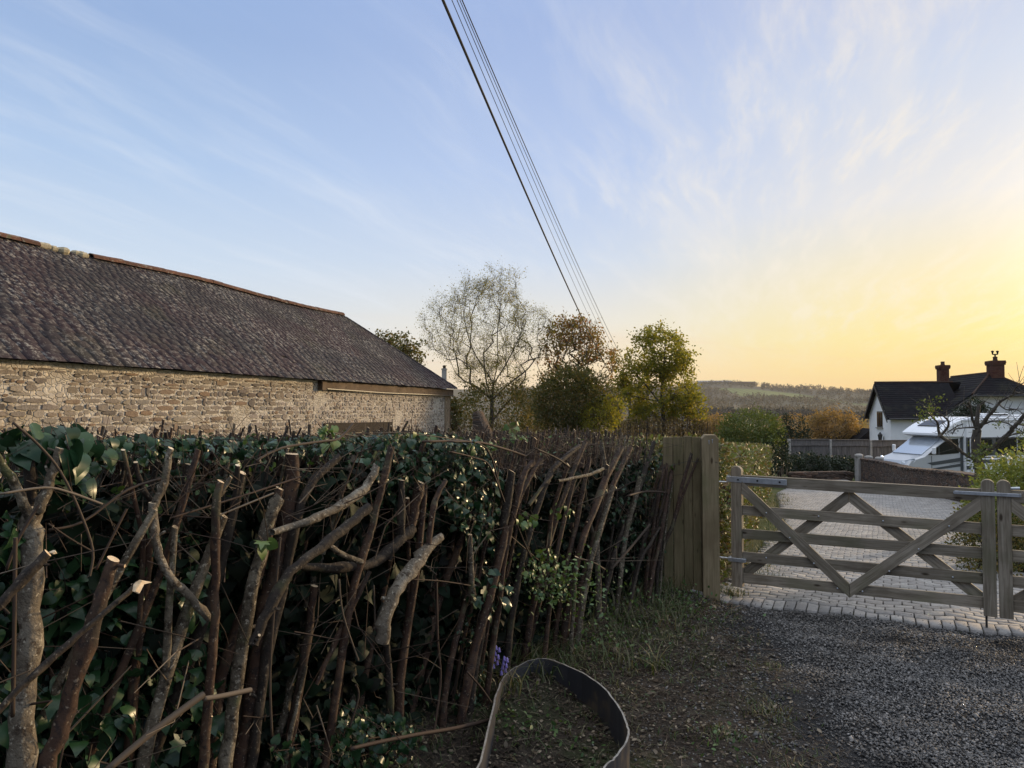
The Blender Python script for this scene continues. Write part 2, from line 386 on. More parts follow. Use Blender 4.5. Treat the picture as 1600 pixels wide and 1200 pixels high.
def rubble(name, stones, mortar, sx=4.6, sz=10.5, patches=True, mw=(0.02, 0.075), bump=0.05, dirv=(0.3115, 0.95)):
    """random rubble walling laid in rough courses, in wall coordinates (along, up)"""
    m, t = newmat(name)
    tc = t.n('ShaderNodeTexCoord').outputs['Object']
    s = t.n('ShaderNodeSeparateXYZ', {0: tc})
    along = t.math('ADD', t.math('MULTIPLY', s.outputs[0], dirv[0]), t.math('MULTIPLY', s.outputs[1], dirv[1]))
    v0 = t.n('ShaderNodeCombineXYZ', {0: along, 1: s.outputs[2], 2: 0.0}).outputs[0]
    wv = t.n('ShaderNodeVectorMath', {0: t.noise(v0, 1.7, 3, out=1), 3: 0.34}, operation='SCALE').outputs[0]
    wv2 = t.n('ShaderNodeVectorMath', {0: t.noise(v0, 9, 2, out=1), 3: 0.06}, operation='SCALE').outputs[0]
    v = t.n('ShaderNodeVectorMath', {0: t.n('ShaderNodeVectorMath', {0: v0, 1: wv}, operation='ADD').outputs[0], 1: wv2}, operation='ADD').outputs[0]
    mp = t.mapping(v, scale=(sx, sz, 1))
    de = t.n('ShaderNodeTexVoronoi', {'Vector': mp, 'Scale': 1.0, 'Randomness': 0.86}, feature='DISTANCE_TO_EDGE').outputs['Distance']
    cell = t.n('ShaderNodeTexVoronoi', {'Vector': mp, 'Scale': 1.0, 'Randomness': 0.86})
    rc = t.n('ShaderNodeSeparateColor', {0: cell.outputs['Color']})
    col = t.ramp(rc.outputs[0], [(i / (len(stones) - 1), (*c, 1)) for i, c in enumerate(stones)])
    k = t.math('ADD', t.math('MULTIPLY', t.noise(v, 14, 5, 0.7), 0.9), 0.55)
    col = t.mix(1.0, col, t.n('ShaderNodeCombineColor', {0: k, 1: k, 2: k}).outputs[0], 'MULTIPLY')
    wid = t.smooth(t.noise(v0, 0.7, 3), 0.35, 0.7, 0.6, 1.7)
    mort = t.smooth(t.math('DIVIDE', de, wid), mw[1], mw[0])
    mc = t.mix(t.smooth(t.noise(v0, 5, 4), 0.4, 0.65), (*mortar, 1), (mortar[0] * .55, mortar[1] * .52, mortar[2] * .48, 1))
    col = t.mix(mort, col, mc)
    h = t.math('ADD', t.smooth(de, 0.0, 0.14), t.math('MULTIPLY', t.noise(v, 22, 4, 0.7), 0.45))
    if patches:
        # old render smeared over some of the stones
        pf = t.smooth(t.noise(t.mapping(v0, loc=(4.3, 1, 0), scale=(0.8, 0.6, 1)), 0.9, 5, 0.65), 0.54, 0.62)
        pc = t.mix(t.smooth(t.noise(v0, 6, 5, .7), .4, .6), (0.26, 0.215, 0.15, 1), (0.36, 0.31, 0.245, 1))
        col = t.mix(t.math('MULTIPLY', pf, 0.75), col, pc)
        # broken whitewash towards the far end
        wf = t.math('MULTIPLY', t.smooth(t.noise(t.mapping(v0, scale=(1.0, 1.4, 1)), 7.5, 5, 0.72), 0.47, 0.56), t.smooth(along, 17.5, 20.5))
        col = t.mix(t.math('MULTIPLY', wf, 0.6), col, (0.46, 0.42, 0.37, 1))
    b = t.n('ShaderNodeBump', {'Strength': 0.9, 'Distance': bump, 'Height': h})
    p = t.n('ShaderNodeBsdfPrincipled', {'Base Color': col, 'Roughness': 0.9, 'Specular IOR Level': 0.2, 'Normal': b.outputs[0]})
    t.n('ShaderNodeOutputMaterial', {0: p})
    return m


M['barn_mortar'] = rubble('barn_mortar', [(0.44, 0.40, 0.35), (0.50, 0.46, 0.40), (0.36, 0.32, 0.275)], (0.54, 0.50, 0.44), sx=9, sz=14, bump=.02)


def stone_mat():
    m, t = newmat('barn_stone')
    tc = t.n('ShaderNodeTexCoord').outputs['Object']
    rnd = t.n('ShaderNodeNewGeometry').outputs['Random Per Island']
    cols = [(0.18, 0.155, 0.135), (0.25, 0.215, 0.185), (0.10, 0.087, 0.078), (0.30, 0.26, 0.215), (0.20, 0.185, 0.168), (0.22, 0.155, 0.108), (0.14, 0.118, 0.105), (0.28, 0.245, 0.22)]
    col = t.ramp(rnd, [(i / 7, (*c, 1)) for i, c in enumerate(cols)])
    k = t.math('ADD', t.math('MULTIPLY', t.noise(tc, 16, 6, 0.7), 1.1), 0.42)
    col = t.mix(1.0, col, t.n('ShaderNodeCombineColor', {0: k, 1: k, 2: k}).outputs[0], 'MULTIPLY')
    col = t.mix(t.math('MULTIPLY', t.smooth(t.noise(tc, 1.1, 5, .65), .5, .66), .4), col, (0.30, 0.25, 0.185, 1))
    s_ = t.n('ShaderNodeSeparateXYZ', {0: tc})
    along = t.math('ADD', t.math('MULTIPLY', s_.outputs[0], 0.3115), t.math('MULTIPLY', s_.outputs[1], 0.95))
    wf = t.math('MULTIPLY', t.smooth(t.noise(tc, 7.5, 5, 0.75), 0.45, 0.54), t.smooth(along, 16.2, 18.0))
    col = t.mix(t.math('MULTIPLY', wf, 0.7), col, (0.44, 0.39, 0.34, 1))
    lf = t.smooth(t.noise(tc, 30, 4, .7), .6, .7)
    col = t.mix(t.math('MULTIPLY', lf, .5), col, (0.42, 0.38, 0.31, 1))
    b = t.n('ShaderNodeBump', {'Strength': 0.8, 'Distance': 0.02, 'Height': t.noise(tc, 24, 5, 0.7)})
    p = t.n('ShaderNodeBsdfPrincipled', {'Base Color': col, 'Roughness': 0.92, 'Specular IOR Level': 0.15, 'Normal': b.outputs[0]})
    t.n('ShaderNodeOutputMaterial', {0: p})
    return m


M['barn_stone'] = stone_mat()
M['quoin_stone'] = rubble('quoin_stone', [(0.24, 0.18, 0.12), (0.17, 0.12, 0.08), (0.29, 0.23, 0.16)], (0.34, 0.28, 0.2), sx=9, sz=2.2, patches=False)
M['dark_stone'] = rubble('dark_stone', [(0.075, 0.055, 0.045), (0.11, 0.078, 0.06), (0.055, 0.043, 0.038), (0.13, 0.085, 0.06), (0.10, 0.06, 0.042)], (0.15, 0.125, 0.105), sx=3.4, sz=9, patches=False, bump=.04, dirv=(-0.27, -0.96))


def brickmat(name, c1, c2, cm, scale=1.0, bw=0.22, rh=0.075, mort=0.012, coord='Object'):
    m, t = newmat(name)
    tc = t.n('ShaderNodeTexCoord').outputs[coord]
    s = t.n('ShaderNodeSeparateXYZ', {0: tc})
    v = t.n('ShaderNodeCombineXYZ', {0: t.math('ADD', s.outputs[0], t.math('MULTIPLY', s.outputs[1], 0.97)), 1: s.outputs[2], 2: 0.0}).outputs[0]
    b = t.n('ShaderNodeTexBrick', {'Vector': v, 'Color1': (*c1, 1), 'Color2': (*c2, 1), 'Mortar': (*cm, 1), 'Scale': scale, 'Mortar Size': mort, 'Brick Width': bw, 'Row Height': rh})
    col = t.mix(t.smooth(t.noise(tc, 3, 4), .45, .7), b.outputs[0], (c1[0] * .5, c1[1] * .5, c1[2] * .5, 1))
    bp = t.n('ShaderNodeBump', {'Strength': 0.5, 'Distance': 0.01, 'Height': b.outputs[1]}, invert=True)
    p = t.n('ShaderNodeBsdfPrincipled', {'Base Color': col, 'Roughness': 0.9, 'Specular IOR Level': 0.2, 'Normal': bp.outputs[0]})
    t.n('ShaderNodeOutputMaterial', {0: p})
    return m


M['chimney_brick'] = brickmat('chimney_brick', (0.115, 0.036, 0.022), (0.085, 0.027, 0.018), (0.09, 0.065, 0.05))


def terrain_mat():
    m, t = newmat('terrain')
    tc = t.n('ShaderNodeTexCoord').outputs['Object']
    s = t.n('ShaderNodeSeparateXYZ', {0: tc})
    x, y = s.outputs[0], s.outputs[1]
    # near soil
    soil = t.ramp(t.noise(tc, 5, 6, 0.65), [(0.3, (0.018, 0.014, 0.011, 1)), (0.52, (0.042, 0.034, 0.027, 1)), (0.72, (0.078, 0.064, 0.052, 1))])
    soil = t.mix(t.smooth(t.noise(tc, 60, 4, .7), .5, .72), soil, (0.13, 0.105, 0.08, 1))
    soil = t.mix(t.smooth(t.noise(tc, 1.6, 4), .48, .66), soil, (0.045, 0.05, 0.026, 1))
    # mid grass
    grs = t.mix(t.smooth(t.noise(tc, 0.4, 4), .4, .65), (0.055, 0.07, 0.025, 1), (0.10, 0.09, 0.04, 1))
    # far fields and woods, colours lightened for distance haze
    wv = t.n('ShaderNodeVectorMath', {0: t.noise(tc, 0.006, 3, out=1), 3: 90.0}, operation='SCALE').outputs[0]
    fv = t.n('ShaderNodeVectorMath', {0: tc, 1: wv}, operation='ADD').outputs[0]
    cell = t.n('ShaderNodeTexVoronoi', {'Vector': t.mapping(fv, scale=(0.0052, 0.0042, 0.0)), 'Scale': 1.0})
    rc = t.n('ShaderNodeSeparateColor', {0: cell.outputs['Color']})
    fld = t.ramp(rc.outputs[1], [(0.0, (0.10, 0.086, 0.055, 1)), (0.3, (0.12, 0.10, 0.06, 1)), (0.5, (0.115, 0.10, 0.058, 1)), (0.75, (0.105, 0.088, 0.058, 1)), (1.0, (0.14, 0.115, 0.068, 1))], 'CONSTANT')
    fld = t.mix(t.smooth(t.noise(tc, 0.06, 5, .7), .42, .66), fld, (0.08, 0.068, 0.045, 1))
    # the striped green field below the crest
    fx = t.smooth(x, 355, 362)
    fx = t.math('MULTIPLY', fx, t.smooth(x, 505, 488))
    u = t.math('ADD', y, t.math('MULTIPLY', x, 0.42))
    fy = t.math('MULTIPLY', t.smooth(u, 1268, 1280), t.smooth(u, 1452, 1440))
    stripe = t.smooth(t.math('SINE', t.math('MULTIPLY', t.math('SUBTRACT', x, t.math('MULTIPLY', y, 0.05)), 0.55)), -0.4, 0.6)
    green = t.mix(stripe, (0.115, 0.135, 0.045, 1), (0.16, 0.175, 0.065, 1))
    fld = t.mix(t.math('MULTIPLY', fx, fy), fld, green)
    fx2 = t.math('MULTIPLY', t.smooth(x, 480, 490), t.smooth(x, 580, 560))
    fy2 = t.math('MULTIPLY', t.smooth(u, 1180, 1186), t.smooth(u, 1262, 1256))
    fld = t.mix(t.math('MULTIPLY', fx2, fy2), fld, (0.13, 0.145, 0.055, 1))
    col = t.mix(t.smooth(y, 7.0, 12.0), soil, grs)
    col = t.mix(t.smooth(y, 120, 300), col, fld)
    bmp = t.n('ShaderNodeBump', {'Strength': 0.9, 'Distance': 0.03, 'Height': t.noise(tc, 28, 6, 0.7)})
    p = t.n('ShaderNodeBsdfPrincipled', {'Base Color': col, 'Roughness': 0.95, 'Specular IOR Level': 0.1, 'Normal': bmp.outputs[0]})
    t.n('ShaderNodeOutputMaterial', {0: p})
    return m


M['terrain'] = terrain_mat()
M['gravel_bed'] = layered('gravel_bed', (0.030, 0.029, 0.029), [(70, 4, .42, .66, (0.06, 0.058, 0.057)), (24, 4, .55, .7, (0.03, 0.028, 0.028)), (1.5, 3, .55, .7, (0.055, 0.05, 0.042))], .9, [(90, 4, 1.0, .03)])
M['stone_chip'] = layered('stone_chip', (0.1, 0.1, 0.11), islandhue=[(0.045, 0.043, 0.042), (0.12, 0.116, 0.112), (0.07, 0.068, 0.066), (0.17, 0.165, 0.158), (0.09, 0.08, 0.07), (0.28, 0.265, 0.25), (0.058, 0.056, 0.056)], layers=[(0.9, 4, .52, .70, (0.042, 0.037, 0.032))], rough=.75, spec=.35)
M['paver'] = layered('paver', (0.3, 0.29, 0.28), islandhue=[(0.23, 0.215, 0.20), (0.30, 0.28, 0.26), (0.26, 0.245, 0.23), (0.36, 0.34, 0.31), (0.24, 0.22, 0.20), (0.20, 0.19, 0.18)], layers=[(22, 4, .45, .72, (0.20, 0.19, 0.18)), (1.1, 4, .52, .72, (0.185, 0.18, 0.165)), (120, 2, .6, .75, (0.40, 0.39, 0.37))], rough=.85, bumps=[(90, 4, .4, .004)])
M['paver_joint'] = layered('paver_joint', (0.022, 0.021, 0.017), [(4, 4, .5, .7, (0.05, 0.06, 0.028)), (50, 3, .5, .7, (0.09, 0.08, 0.065))], .95)


# ------------------------------------------------------------------ mesh helpers
class MB:
    def __init__(self):
        self.v, self.f, self.m, self.n = [], [], [], 0

    def add(self, verts, faces, mi=0):
        o = self.n
        self.v.extend([tuple(map(float, p)) for p in verts])
        self.f.extend([tuple(i + o for i in f) for f in faces])
        self.m.extend([mi] * len(faces))
        self.n += len(verts)

    def box(self, c, size, X=(1, 0, 0), Y=(0, 1, 0), Z=(0, 0, 1), mi=0, bev=0.0):
        c = np.array(c, float)
        X, Y, Z = (np.array(a, float) for a in (X, Y, Z))
        hx, hy, hz = [s / 2 for s in size]
        if bev <= 0:
            vs = [c + X * sx * hx + Y * sy * hy + Z * sz * hz for sz in (-1, 1) for sy in (-1, 1) for sx in (-1, 1)]
            self.add(vs, [(0, 2, 3, 1), (4, 5, 7, 6), (0, 1, 5, 4), (2, 6, 7, 3), (0, 4, 6, 2), (1, 3, 7, 5)], mi)
            return
        b = bev
        vs = []
        for sx in (-1, 1):
            for sy in (-1, 1):
                for sz in (-1, 1):
                    vs.append(c + X * sx * (hx - b) + Y * sy * (hy - b) + Z * sz * hz)
                    vs.append(c + X * sx * (hx - b) + Y * sy * hy + Z * sz * (hz - b))
                    vs.append(c + X * sx * hx + Y * sy * (hy - b) + Z * sz * (hz - b))
        ix = lambda sx, sy, sz, k: (((sx > 0) * 2 + (sy > 0)) * 2 + (sz > 0)) * 3 + k
        fs = []
        for s in (-1, 1):
            fs.append([ix(-1, -1, s, 0), ix(1, -1, s, 0), ix(1, 1, s, 0), ix(-1, 1, s, 0)][::s])
            fs.append([ix(-1, s, -1, 1), ix(1, s, -1, 1), ix(1, s, 1, 1), ix(-1, s, 1, 1)][::-s])
            fs.append([ix(s, -1, -1, 2), ix(s, 1, -1, 2), ix(s, 1, 1, 2), ix(s, -1, 1, 2)][::s])
        for a in (-1, 1):
            for b2 in (-1, 1):
                fs.append([ix(-1, a, b2, 0), ix(1, a, b2, 0), ix(1, a, b2, 1), ix(-1, a, b2, 1)])
                fs.append([ix(a, -1, b2, 0), ix(a, 1, b2, 0), ix(a, 1, b2, 2), ix(a, -1, b2, 2)])
                fs.append([ix(a, b2, -1, 1), ix(a, b2, 1, 1), ix(a, b2, 1, 2), ix(a, b2, -1, 2)])
                for c3 in (-1, 1):
                    pass
        for sx in (-1, 1):
            for sy in (-1, 1):
                for sz in (-1, 1):
                    fs.append([ix(sx, sy, sz, 0), ix(sx, sy, sz, 1), ix(sx, sy, sz, 2)])
        self.add(vs, fs, mi)

    def prism(self, poly, a, b, mi=0, bev=0.0):
        """closed polygon (list of 3d points) at offset vectors a..b"""
        a = np.array(a, float)
        b = np.array(b, float)
        P = [np.array(p, float) for p in poly]
        n = len(P)
        if bev > 0:
            c = sum(P) / n
            u = (b - a) / np.linalg.norm(b - a)
            shr = [p + (c - p) / max(1e-6, np.linalg.norm(c - p)) * bev for p in P]
            rings = [[p + a for p in shr], [p + a + u * bev for p in P], [p + b - u * bev for p in P], [p + b for p in shr]]
        else:
            rings = [[p + a for p in P], [p + b for p in P]]
        vs = [p for r in rings for p in r]
        fs = [tuple(range(n))[::-1], tuple(range(len(vs) - n, len(vs)))]
        for k in range(len(rings) - 1):
            for i in range(n):
                j = (i + 1) % n
                fs.append((k * n + i, k * n + j, (k + 1) * n + j, (k + 1) * n + i))
        self.add(vs, fs, mi)

    def tube(self, pts, rad, n=8, caps=(True, True), cm=None, mi=0, wob=0.0, rnd=None, cut=None):
        pts = [np.array(p, float) for p in pts]
        k = len(pts)
        if np.isscalar(rad):
            rad = [rad] * k
        T = []
        for i in range(k):
            d = pts[min(i + 1, k - 1)] - pts[max(i - 1, 0)]
            T.append(d / (np.linalg.norm(d) + 1e-9))
        ref = np.array([1.0, 0.2, 0.1]) if abs(T[0][0]) < 0.8 else np.array([0.1, 1.0, 0.2])
        u = np.cross(T[0], ref)
        u /= np.linalg.norm(u)
        vs = []
        for i in range(k):
            u = u - T[i] * (u @ T[i])
            u /= np.linalg.norm(u) + 1e-9
            v = np.cross(T[i], u)
            for j in range(n):
                a = 2 * math.pi * j / n
                r = rad[i] * (1 + (wob * (rnd.random() - .5) * 2 if rnd is not None else 0))
                p = pts[i] + (u * math.cos(a) + v * math.sin(a)) * r
                if cut is not None and i == k - 1:
                    p = p - T[i] * ((p - pts[i]) @ np.array([HN[0] * .8, HN[1] * .8, 0.0]) * cut[0])
                vs.append(p)
        fs = []
        for i in range(k - 1):
            for j in range(n):
                fs.append((i * n + j, i * n + (j + 1) % n, (i + 1) * n + (j + 1) % n, (i + 1) * n + j))
        self.add(vs, fs, mi)
        o = self.n - len(vs)
        if caps[0]:
            self.f.append(tuple(o + j for j in range(n))[::-1])
            self.m.append(mi)
        if caps[1]:
            base = o + (k - 1) * n
            q = [np.array(self.v[base + j]) for j in range(n)]
            self.add(q, [tuple(range(n))], mi if cm is None else cm)

    def lathe(self, c, prof, n=16, mi=0):
        c = np.array(c, float)
        vs = []
        for r, z in prof:
            for j in range(n):
                a = 2 * math.pi * j / n
                vs.append(c + np.array([r * math.cos(a), r * math.sin(a), z]))
        fs = [tuple(range(n))[::-1], tuple(range(len(vs) - n, len(vs)))]
        for i in range(len(prof) - 1):
            for j in range(n):
                fs.append((i * n + j, i * n + (j + 1) % n, (i + 1) * n + (j + 1) % n, (i + 1) * n + j))
        self.add(vs, fs, mi)

    def build(self, name, mats, parent=None, loc=None, smooth=False, rotz=None):
        me = bpy.data.meshes.new(name)
        me.from_pydata(self.v, [], self.f)
        return finish(me, name, mats, parent, loc, smooth, self.m)


def finish(me, name, mats, parent=None, loc=None, smooth=False, mi=None):
    if not isinstance(mats, (list, tuple)):
        mats = [mats]
    for mt in mats:
        me.materials.append(mt)
    if mi is not None and len(mats) > 1:
        me.polygons.foreach_set('material_index', np.array(mi, dtype=np.int32))
    if smooth:
        me.polygons.foreach_set('use_smooth', np.ones(len(me.polygons), bool))
    me.update()
    o = bpy.data.objects.new(name, me)
    C.objects.link(o)
    if loc is not None:
        L = np.array(loc, float)
        me.transform(Matrix.Translation(-Vector(L)))
        o.location = L
    if parent is not None:
        adopt(o, parent)
    return o


WORLD_LOC = {}


def adopt(o, parent):
    o.parent = parent
    M_ = Matrix.Identity(4)
    p = parent
    chain = []
    while p is not None:
        chain.append(p)
        p = p.parent
    mw = Matrix.Identity(4)
    for q in reversed(chain):
        mw = mw @ q.matrix_parent_inverse @ Matrix.LocRotScale(q.location, q.rotation_euler, q.scale)
    o.matrix_parent_inverse = mw.inverted()


def npmesh(name, verts, k, mats, parent=None, loc=None, smooth=False, faces=None, mi=None):
    """verts (N,3); faces: int array (F,k)"""
    me = bpy.data.meshes.new(name)
    verts = np.ascontiguousarray(verts, dtype=np.float32)
    F = np.ascontiguousarray(faces, dtype=np.int32)
    me.vertices.add(len(verts))
    me.vertices.foreach_set('co', verts.ravel())
    me.loops.add(F.size)
    me.loops.foreach_set('vertex_index', F.ravel())
    me.polygons.add(len(F))
    me.polygons.foreach_set('loop_start', np.arange(len(F), dtype=np.int32) * k)
    me.update(calc_edges=True)
    me.validate()
    return finish(me, name, mats, parent, loc, smooth, mi)


def tag(o, label=None, cat=None, group=None, kind=None):
    if label:
        o['label'] = label
    if cat:
        o['category'] = cat
    if group:
        o['group'] = group
    if kind:
        o['kind'] = kind
    return o


def empty(name, loc, label, cat, group=None):
    o = bpy.data.objects.new(name, None)
    C.objects.link(o)
    o.location = Vector(np.array(loc, float))
    o.empty_display_size = 0.2
    return tag(o, label, cat, group)


def nrmz(a):
    return a / (np.linalg.norm(a, axis=-1, keepdims=True) + 1e-9)


# leaf templates: local x across, y along, z up; triangles
def fan_template(outline, mid, curl):
    P = np.array([[mid[0], mid[1], 0.0]] + [[x, y, 0.0] for x, y in outline])
    P[:, 2] = -curl * (P[:, 0] ** 2 * 1.6 + (P[:, 1] - .45) ** 2)
    P[0, 2] = -0.06
    n = len(outline)
    F = np.array([[0, 1 + i, 1 + (i + 1) % n] for i in range(n)])
    return P, F


def rib_template(half, ribs, fold, curl):
    """leaf with a midrib; half: right-hand outline points paired with midrib points"""
    P, F = [], []
    for y in ribs:
        P.append([0, y, 0])
    nr = len(ribs)
    for sgn in (1, -1):
        o = len(P)
        for x, y in half:
            P.append([sgn * x, y, 0])
        nh = len(half)
        for k in range(nh - 1):
            ra, rb = min(k, nr - 1), min(k + 1, nr - 1)
            t1, t2 = (ra, o + k, o + k + 1), (ra, o + k + 1, rb)
            F.append(t1 if sgn > 0 else t1[::-1])
            if ra != rb:
                F.append(t2 if sgn > 0 else t2[::-1])
    P = np.array(P, float)
    P[:, 2] = fold * np.abs(P[:, 0]) - curl * (P[:, 1] - .35) ** 2 - .5 * curl * P[:, 0] ** 2
    return P, np.array(F)


IVY = rib_template([(.10, -.06), (.31, -.08), (.45, .08), (.47, .28), (.37, .54), (.18, .80), (0.005, 1.04)], [0, .06, .18, .34, .55, .8, 1.02], .16, .55)
IVYL = rib_template([(.08, -.06), (.30, -.13), (.60, .06), (.34, .30), (.50, .66), (.20, .66), (0.005, 1.06)], [0, .06, .16, .32, .52, .78, 1.02], .18, .5)
OVAL = fan_template([(0, 0), (.26, .3), (.24, .66), (0, 1), (-.24, .66), (-.26, .3)], (0, .45), .3)
DIAM = (np.array([[0, 0, 0], [.30, .5, .08], [0, 1, 0], [-.30, .5, .08]], float), np.array([[0, 1, 2], [0, 2, 3]]))


def leaves(P, D, N, S, tmpl):
    """vectorised instances of a leaf template -> verts, tris"""
    P = np.asarray(P, float)
    n = len(P)
    y = nrmz(np.asarray(D, float))
    x = nrmz(np.cross(y, np.asarray(N, float)))
    z = np.cross(x, y)
    T, F = tmpl
    S = np.broadcast_to(np.asarray(S, float), (n,))[:, None, None]
    V = P[:, None, :] + S * (T[None, :, 0:1] * x[:, None, :] + T[None, :, 1:2] * y[:, None, :] + T[None, :, 2:3] * z[:, None, :])
    k = len(T)
    FF = (F[None] + (np.arange(n) * k)[:, None, None]).reshape(-1, 3)
    return V.reshape(-1, 3), FF


def leaf_obj(name, P, D, N, S, tmpl, mat, parent=None, loc=None, smooth=True):
    V, F = leaves(P, D, N, S, tmpl)
    return npmesh(name, V, 3, mat, parent, loc, smooth, F)


def sticks(A, B, ra, rb, n=3):
    """straight tapered prisms"""
    A = np.asarray(A, float)
    B = np.asarray(B, float)
    t = nrmz(B - A)
    ref = np.where(np.abs(t[:, 2:3]) < .9, np.array([[0, 0, 1.0]]), np.array([[1.0, 0, 0]]))
    u = nrmz(np.cross(t, ref))
    v = np.cross(t, u)
    ra = np.broadcast_to(np.asarray(ra, float), (len(A),))[:, None]
    rb = np.broadcast_to(np.asarray(rb, float), (len(A),))[:, None]
    rings = []
    for base, r in ((A, ra), (B, rb)):
        for j in range(n):
            a = 2 * math.pi * j / n
            rings.append(base + r * (u * math.cos(a) + v * math.sin(a)))
    V = np.stack(rings, 1)
    Fq = []
    for j in range(n):
        Fq.append([j, (j + 1) % n, n + (j + 1) % n, n + j])
    Fq = np.array(Fq)
    FF = (Fq[None] + (np.arange(len(A)) * 2 * n)[:, None, None]).reshape(-1, 4)
    return V.reshape(-1, 3), FF


def rdir(n, up=0.0):
    v = rng.normal(size=(n, 3))
    v = nrmz(v)
    v[:, 2] += up
    return nrmz(v)


def in_ellipsoids(E, n, shell=0.0):
    """random points in a union of ellipsoids (c, r); shell>0 pushes towards the surface"""
    vol = np.array([r[0] * r[1] * r[2] for c, r in E])
    out = []
    pick = rng.choice(len(E), n, p=vol / vol.sum())
    for i in pick:
        c, r = E[i]
        d = rdir(1)[0]
        rr = rng.random() ** (1 / 3 * (1 - shell) if shell < 1 else 0.02)
        out.append(np.array(c) + d * rr * np.array(r))
    return np.array(out)


def catmull(P, k=5):
    P = np.asarray(P, float)
    out = []
    for i in range(len(P) - 1):
        p0, p1, p2, p3 = P[max(i - 1, 0)], P[i], P[i + 1], P[min(i + 2, len(P) - 1)]
        for j in range(k):
            t = j / k
            out.append(.5 * ((2 * p1) + (-p0 + p2) * t + (2 * p0 - 5 * p1 + 4 * p2 - p3) * t * t + (-p0 + 3 * p1 - 3 * p2 + p3) * t ** 3))
    out.append(P[-1])
    return np.array(out)


# ------------------------------------------------------------------ trees
def grow(trunk, A, r_tip=0.006, expo=0.42, step=0.35, droop=0.0, rise=0.55, wig=0.12, limbs=()):
    """branch skeleton reaching every attractor in A from a trunk polyline; returns chains of (pts, radii)"""
    pos = [np.array(p, float) for p in trunk]
    par = [-1] + list(range(len(trunk) - 1))
    for st_, pl_ in limbs:
        prev_ = st_
        for q_ in catmull(np.array([pos[st_]] + list(pl_)), 3)[1:]:
            pos.append(np.array(q_, float))
            par.append(prev_)
            prev_ = len(pos) - 1
    top = pos[-1]
    order = np.argsort(np.linalg.norm(A - top, axis=1))
    tips = []
    arr = np.array(pos)
    for ai in order:
        a = A[ai]
        d = arr - a
        dist = np.linalg.norm(d, axis=1)
        hi = np.maximum(0, d[:, 2] + rise * dist * 0.5)
        i = int(np.argmin(dist + 1.6 * hi))
        p0 = arr[i]
        L = np.linalg.norm(a - p0)
        k = max(1, int(L / step))
        prev = i
        pd = p0 - arr[par[i]] if par[i] >= 0 else np.array([0, 0, 1.0])
        pd = pd / (np.linalg.norm(pd) + 1e-9)
        c = p0 + (pd * 0.28 + (a - p0) / (L + 1e-9) * 0.72) * L * 0.5
        c[2] += droop * L
        new = []
        for j in range(1, k + 1):
            s = j / k
            q = (1 - s) ** 2 * p0 + 2 * s * (1 - s) * c + s * s * a
            if j < k:
                q = q + rng.normal(size=3) * wig * step
            new.append(q)
            pos.append(q)
            par.append(prev)
            prev = len(pos) - 1
        arr = np.vstack([arr, np.array(new)])
        tips.append(prev)
    n = len(pos)
    wgt = np.zeros(n)
    for t in tips:
        wgt[t] += 1
    for i in range(n - 1, 0, -1):
        if par[i] >= 0:
            wgt[par[i]] += wgt[i]
    # trunk nodes come first, so make the weights monotone along the trunk
    for i in range(len(trunk) - 2, -1, -1):
        wgt[i] = max(wgt[i], wgt[i + 1])
    rad = r_tip * np.maximum(wgt, 1) ** expo
    kids = [[] for _ in range(n)]
    for i in range(n):
        if par[i] >= 0:
            kids[par[i]].append(i)
    chains = []
    stack = [(0, None)]
    while stack:
        i, pre = stack.pop()
        ch = [] if pre is None else [pre]
        while True:
            ch.append(i)
            ks = kids[i]
            if not ks:
                break
            ks = sorted(ks, key=lambda q: -wgt[q])
            for o in ks[1:]:
                stack.append((o, i))
            i = ks[0]
        R_ = [rad[c] for c in ch]
        if pre is not None:
            R_[0] = min(R_[0], R_[1] * 1.15)
        chains.append(([pos[c] for c in ch], R_))
    return chains, np.array([pos[t] for t in tips])


def make_tree(name, label, cat, base, trunk, E, natt, leaf, nleaf, lsize, spread, bark='tree_bark', r_tip=0.008, expo=0.42, group=None, twigs=0, twig_len=0.5,
              twig_up=0.3, step=0.4, droop=0.0, up=0.2, shell=0.35, tmpl=DIAM, leafmat2=None, rise=.55, limbs=()):
    """a tree thing: trunk (with limbs) and crown as its parts"""
    t = empty(name, base, label, cat, group)
    A = in_ellipsoids(E, natt, shell)
    ch, tips = grow(trunk, A, r_tip, expo, step, droop, rise, limbs=limbs)
    mb = MB()
    for pts, rad in ch:
        mb.tube(pts, rad, n=7 if rad[0] > .05 else (5 if rad[0] > 0.02 else 4), caps=(False, True), rnd=rng, wob=.06)
    mb.build('trunk', M[bark], t, smooth=True)
    src = tips
    if twigs:
        n = len(tips) * twigs
        A0 = np.repeat(tips, twigs, 0) + rng.normal(size=(n, 3)) * .03
        d = rdir(n, twig_up)
        B0 = A0 + d * (twig_len * (0.4 + rng.random((n, 1)) * .8))
        mid = A0 + (B0 - A0) * .5 + rng.normal(size=(n, 3)) * .04 * twig_len
        V1, F1 = sticks(A0, mid, r_tip * .7, r_tip * .5)
        V2, F2 = sticks(mid, B0, r_tip * .5, r_tip * .25)
        npmesh('twigs', np.vstack([V1, V2]), 4, M[bark], t, faces=np.vstack([F1, F2 + len(V1)]))['kind'] = 'stuff'
        src = np.vstack([mid, B0])
    if nleaf:
        i = rng.integers(0, len(src), nleaf)
        P = src[i] + rng.normal(size=(nleaf, 3)) * spread
        D = rdir(nleaf, -.1)
        N = rdir(nleaf, up)
        leaf_obj('crown', P, D, N, lsize * (.6 + rng.random(nleaf) * .8), tmpl, M[leaf], t, smooth=False)
    return t


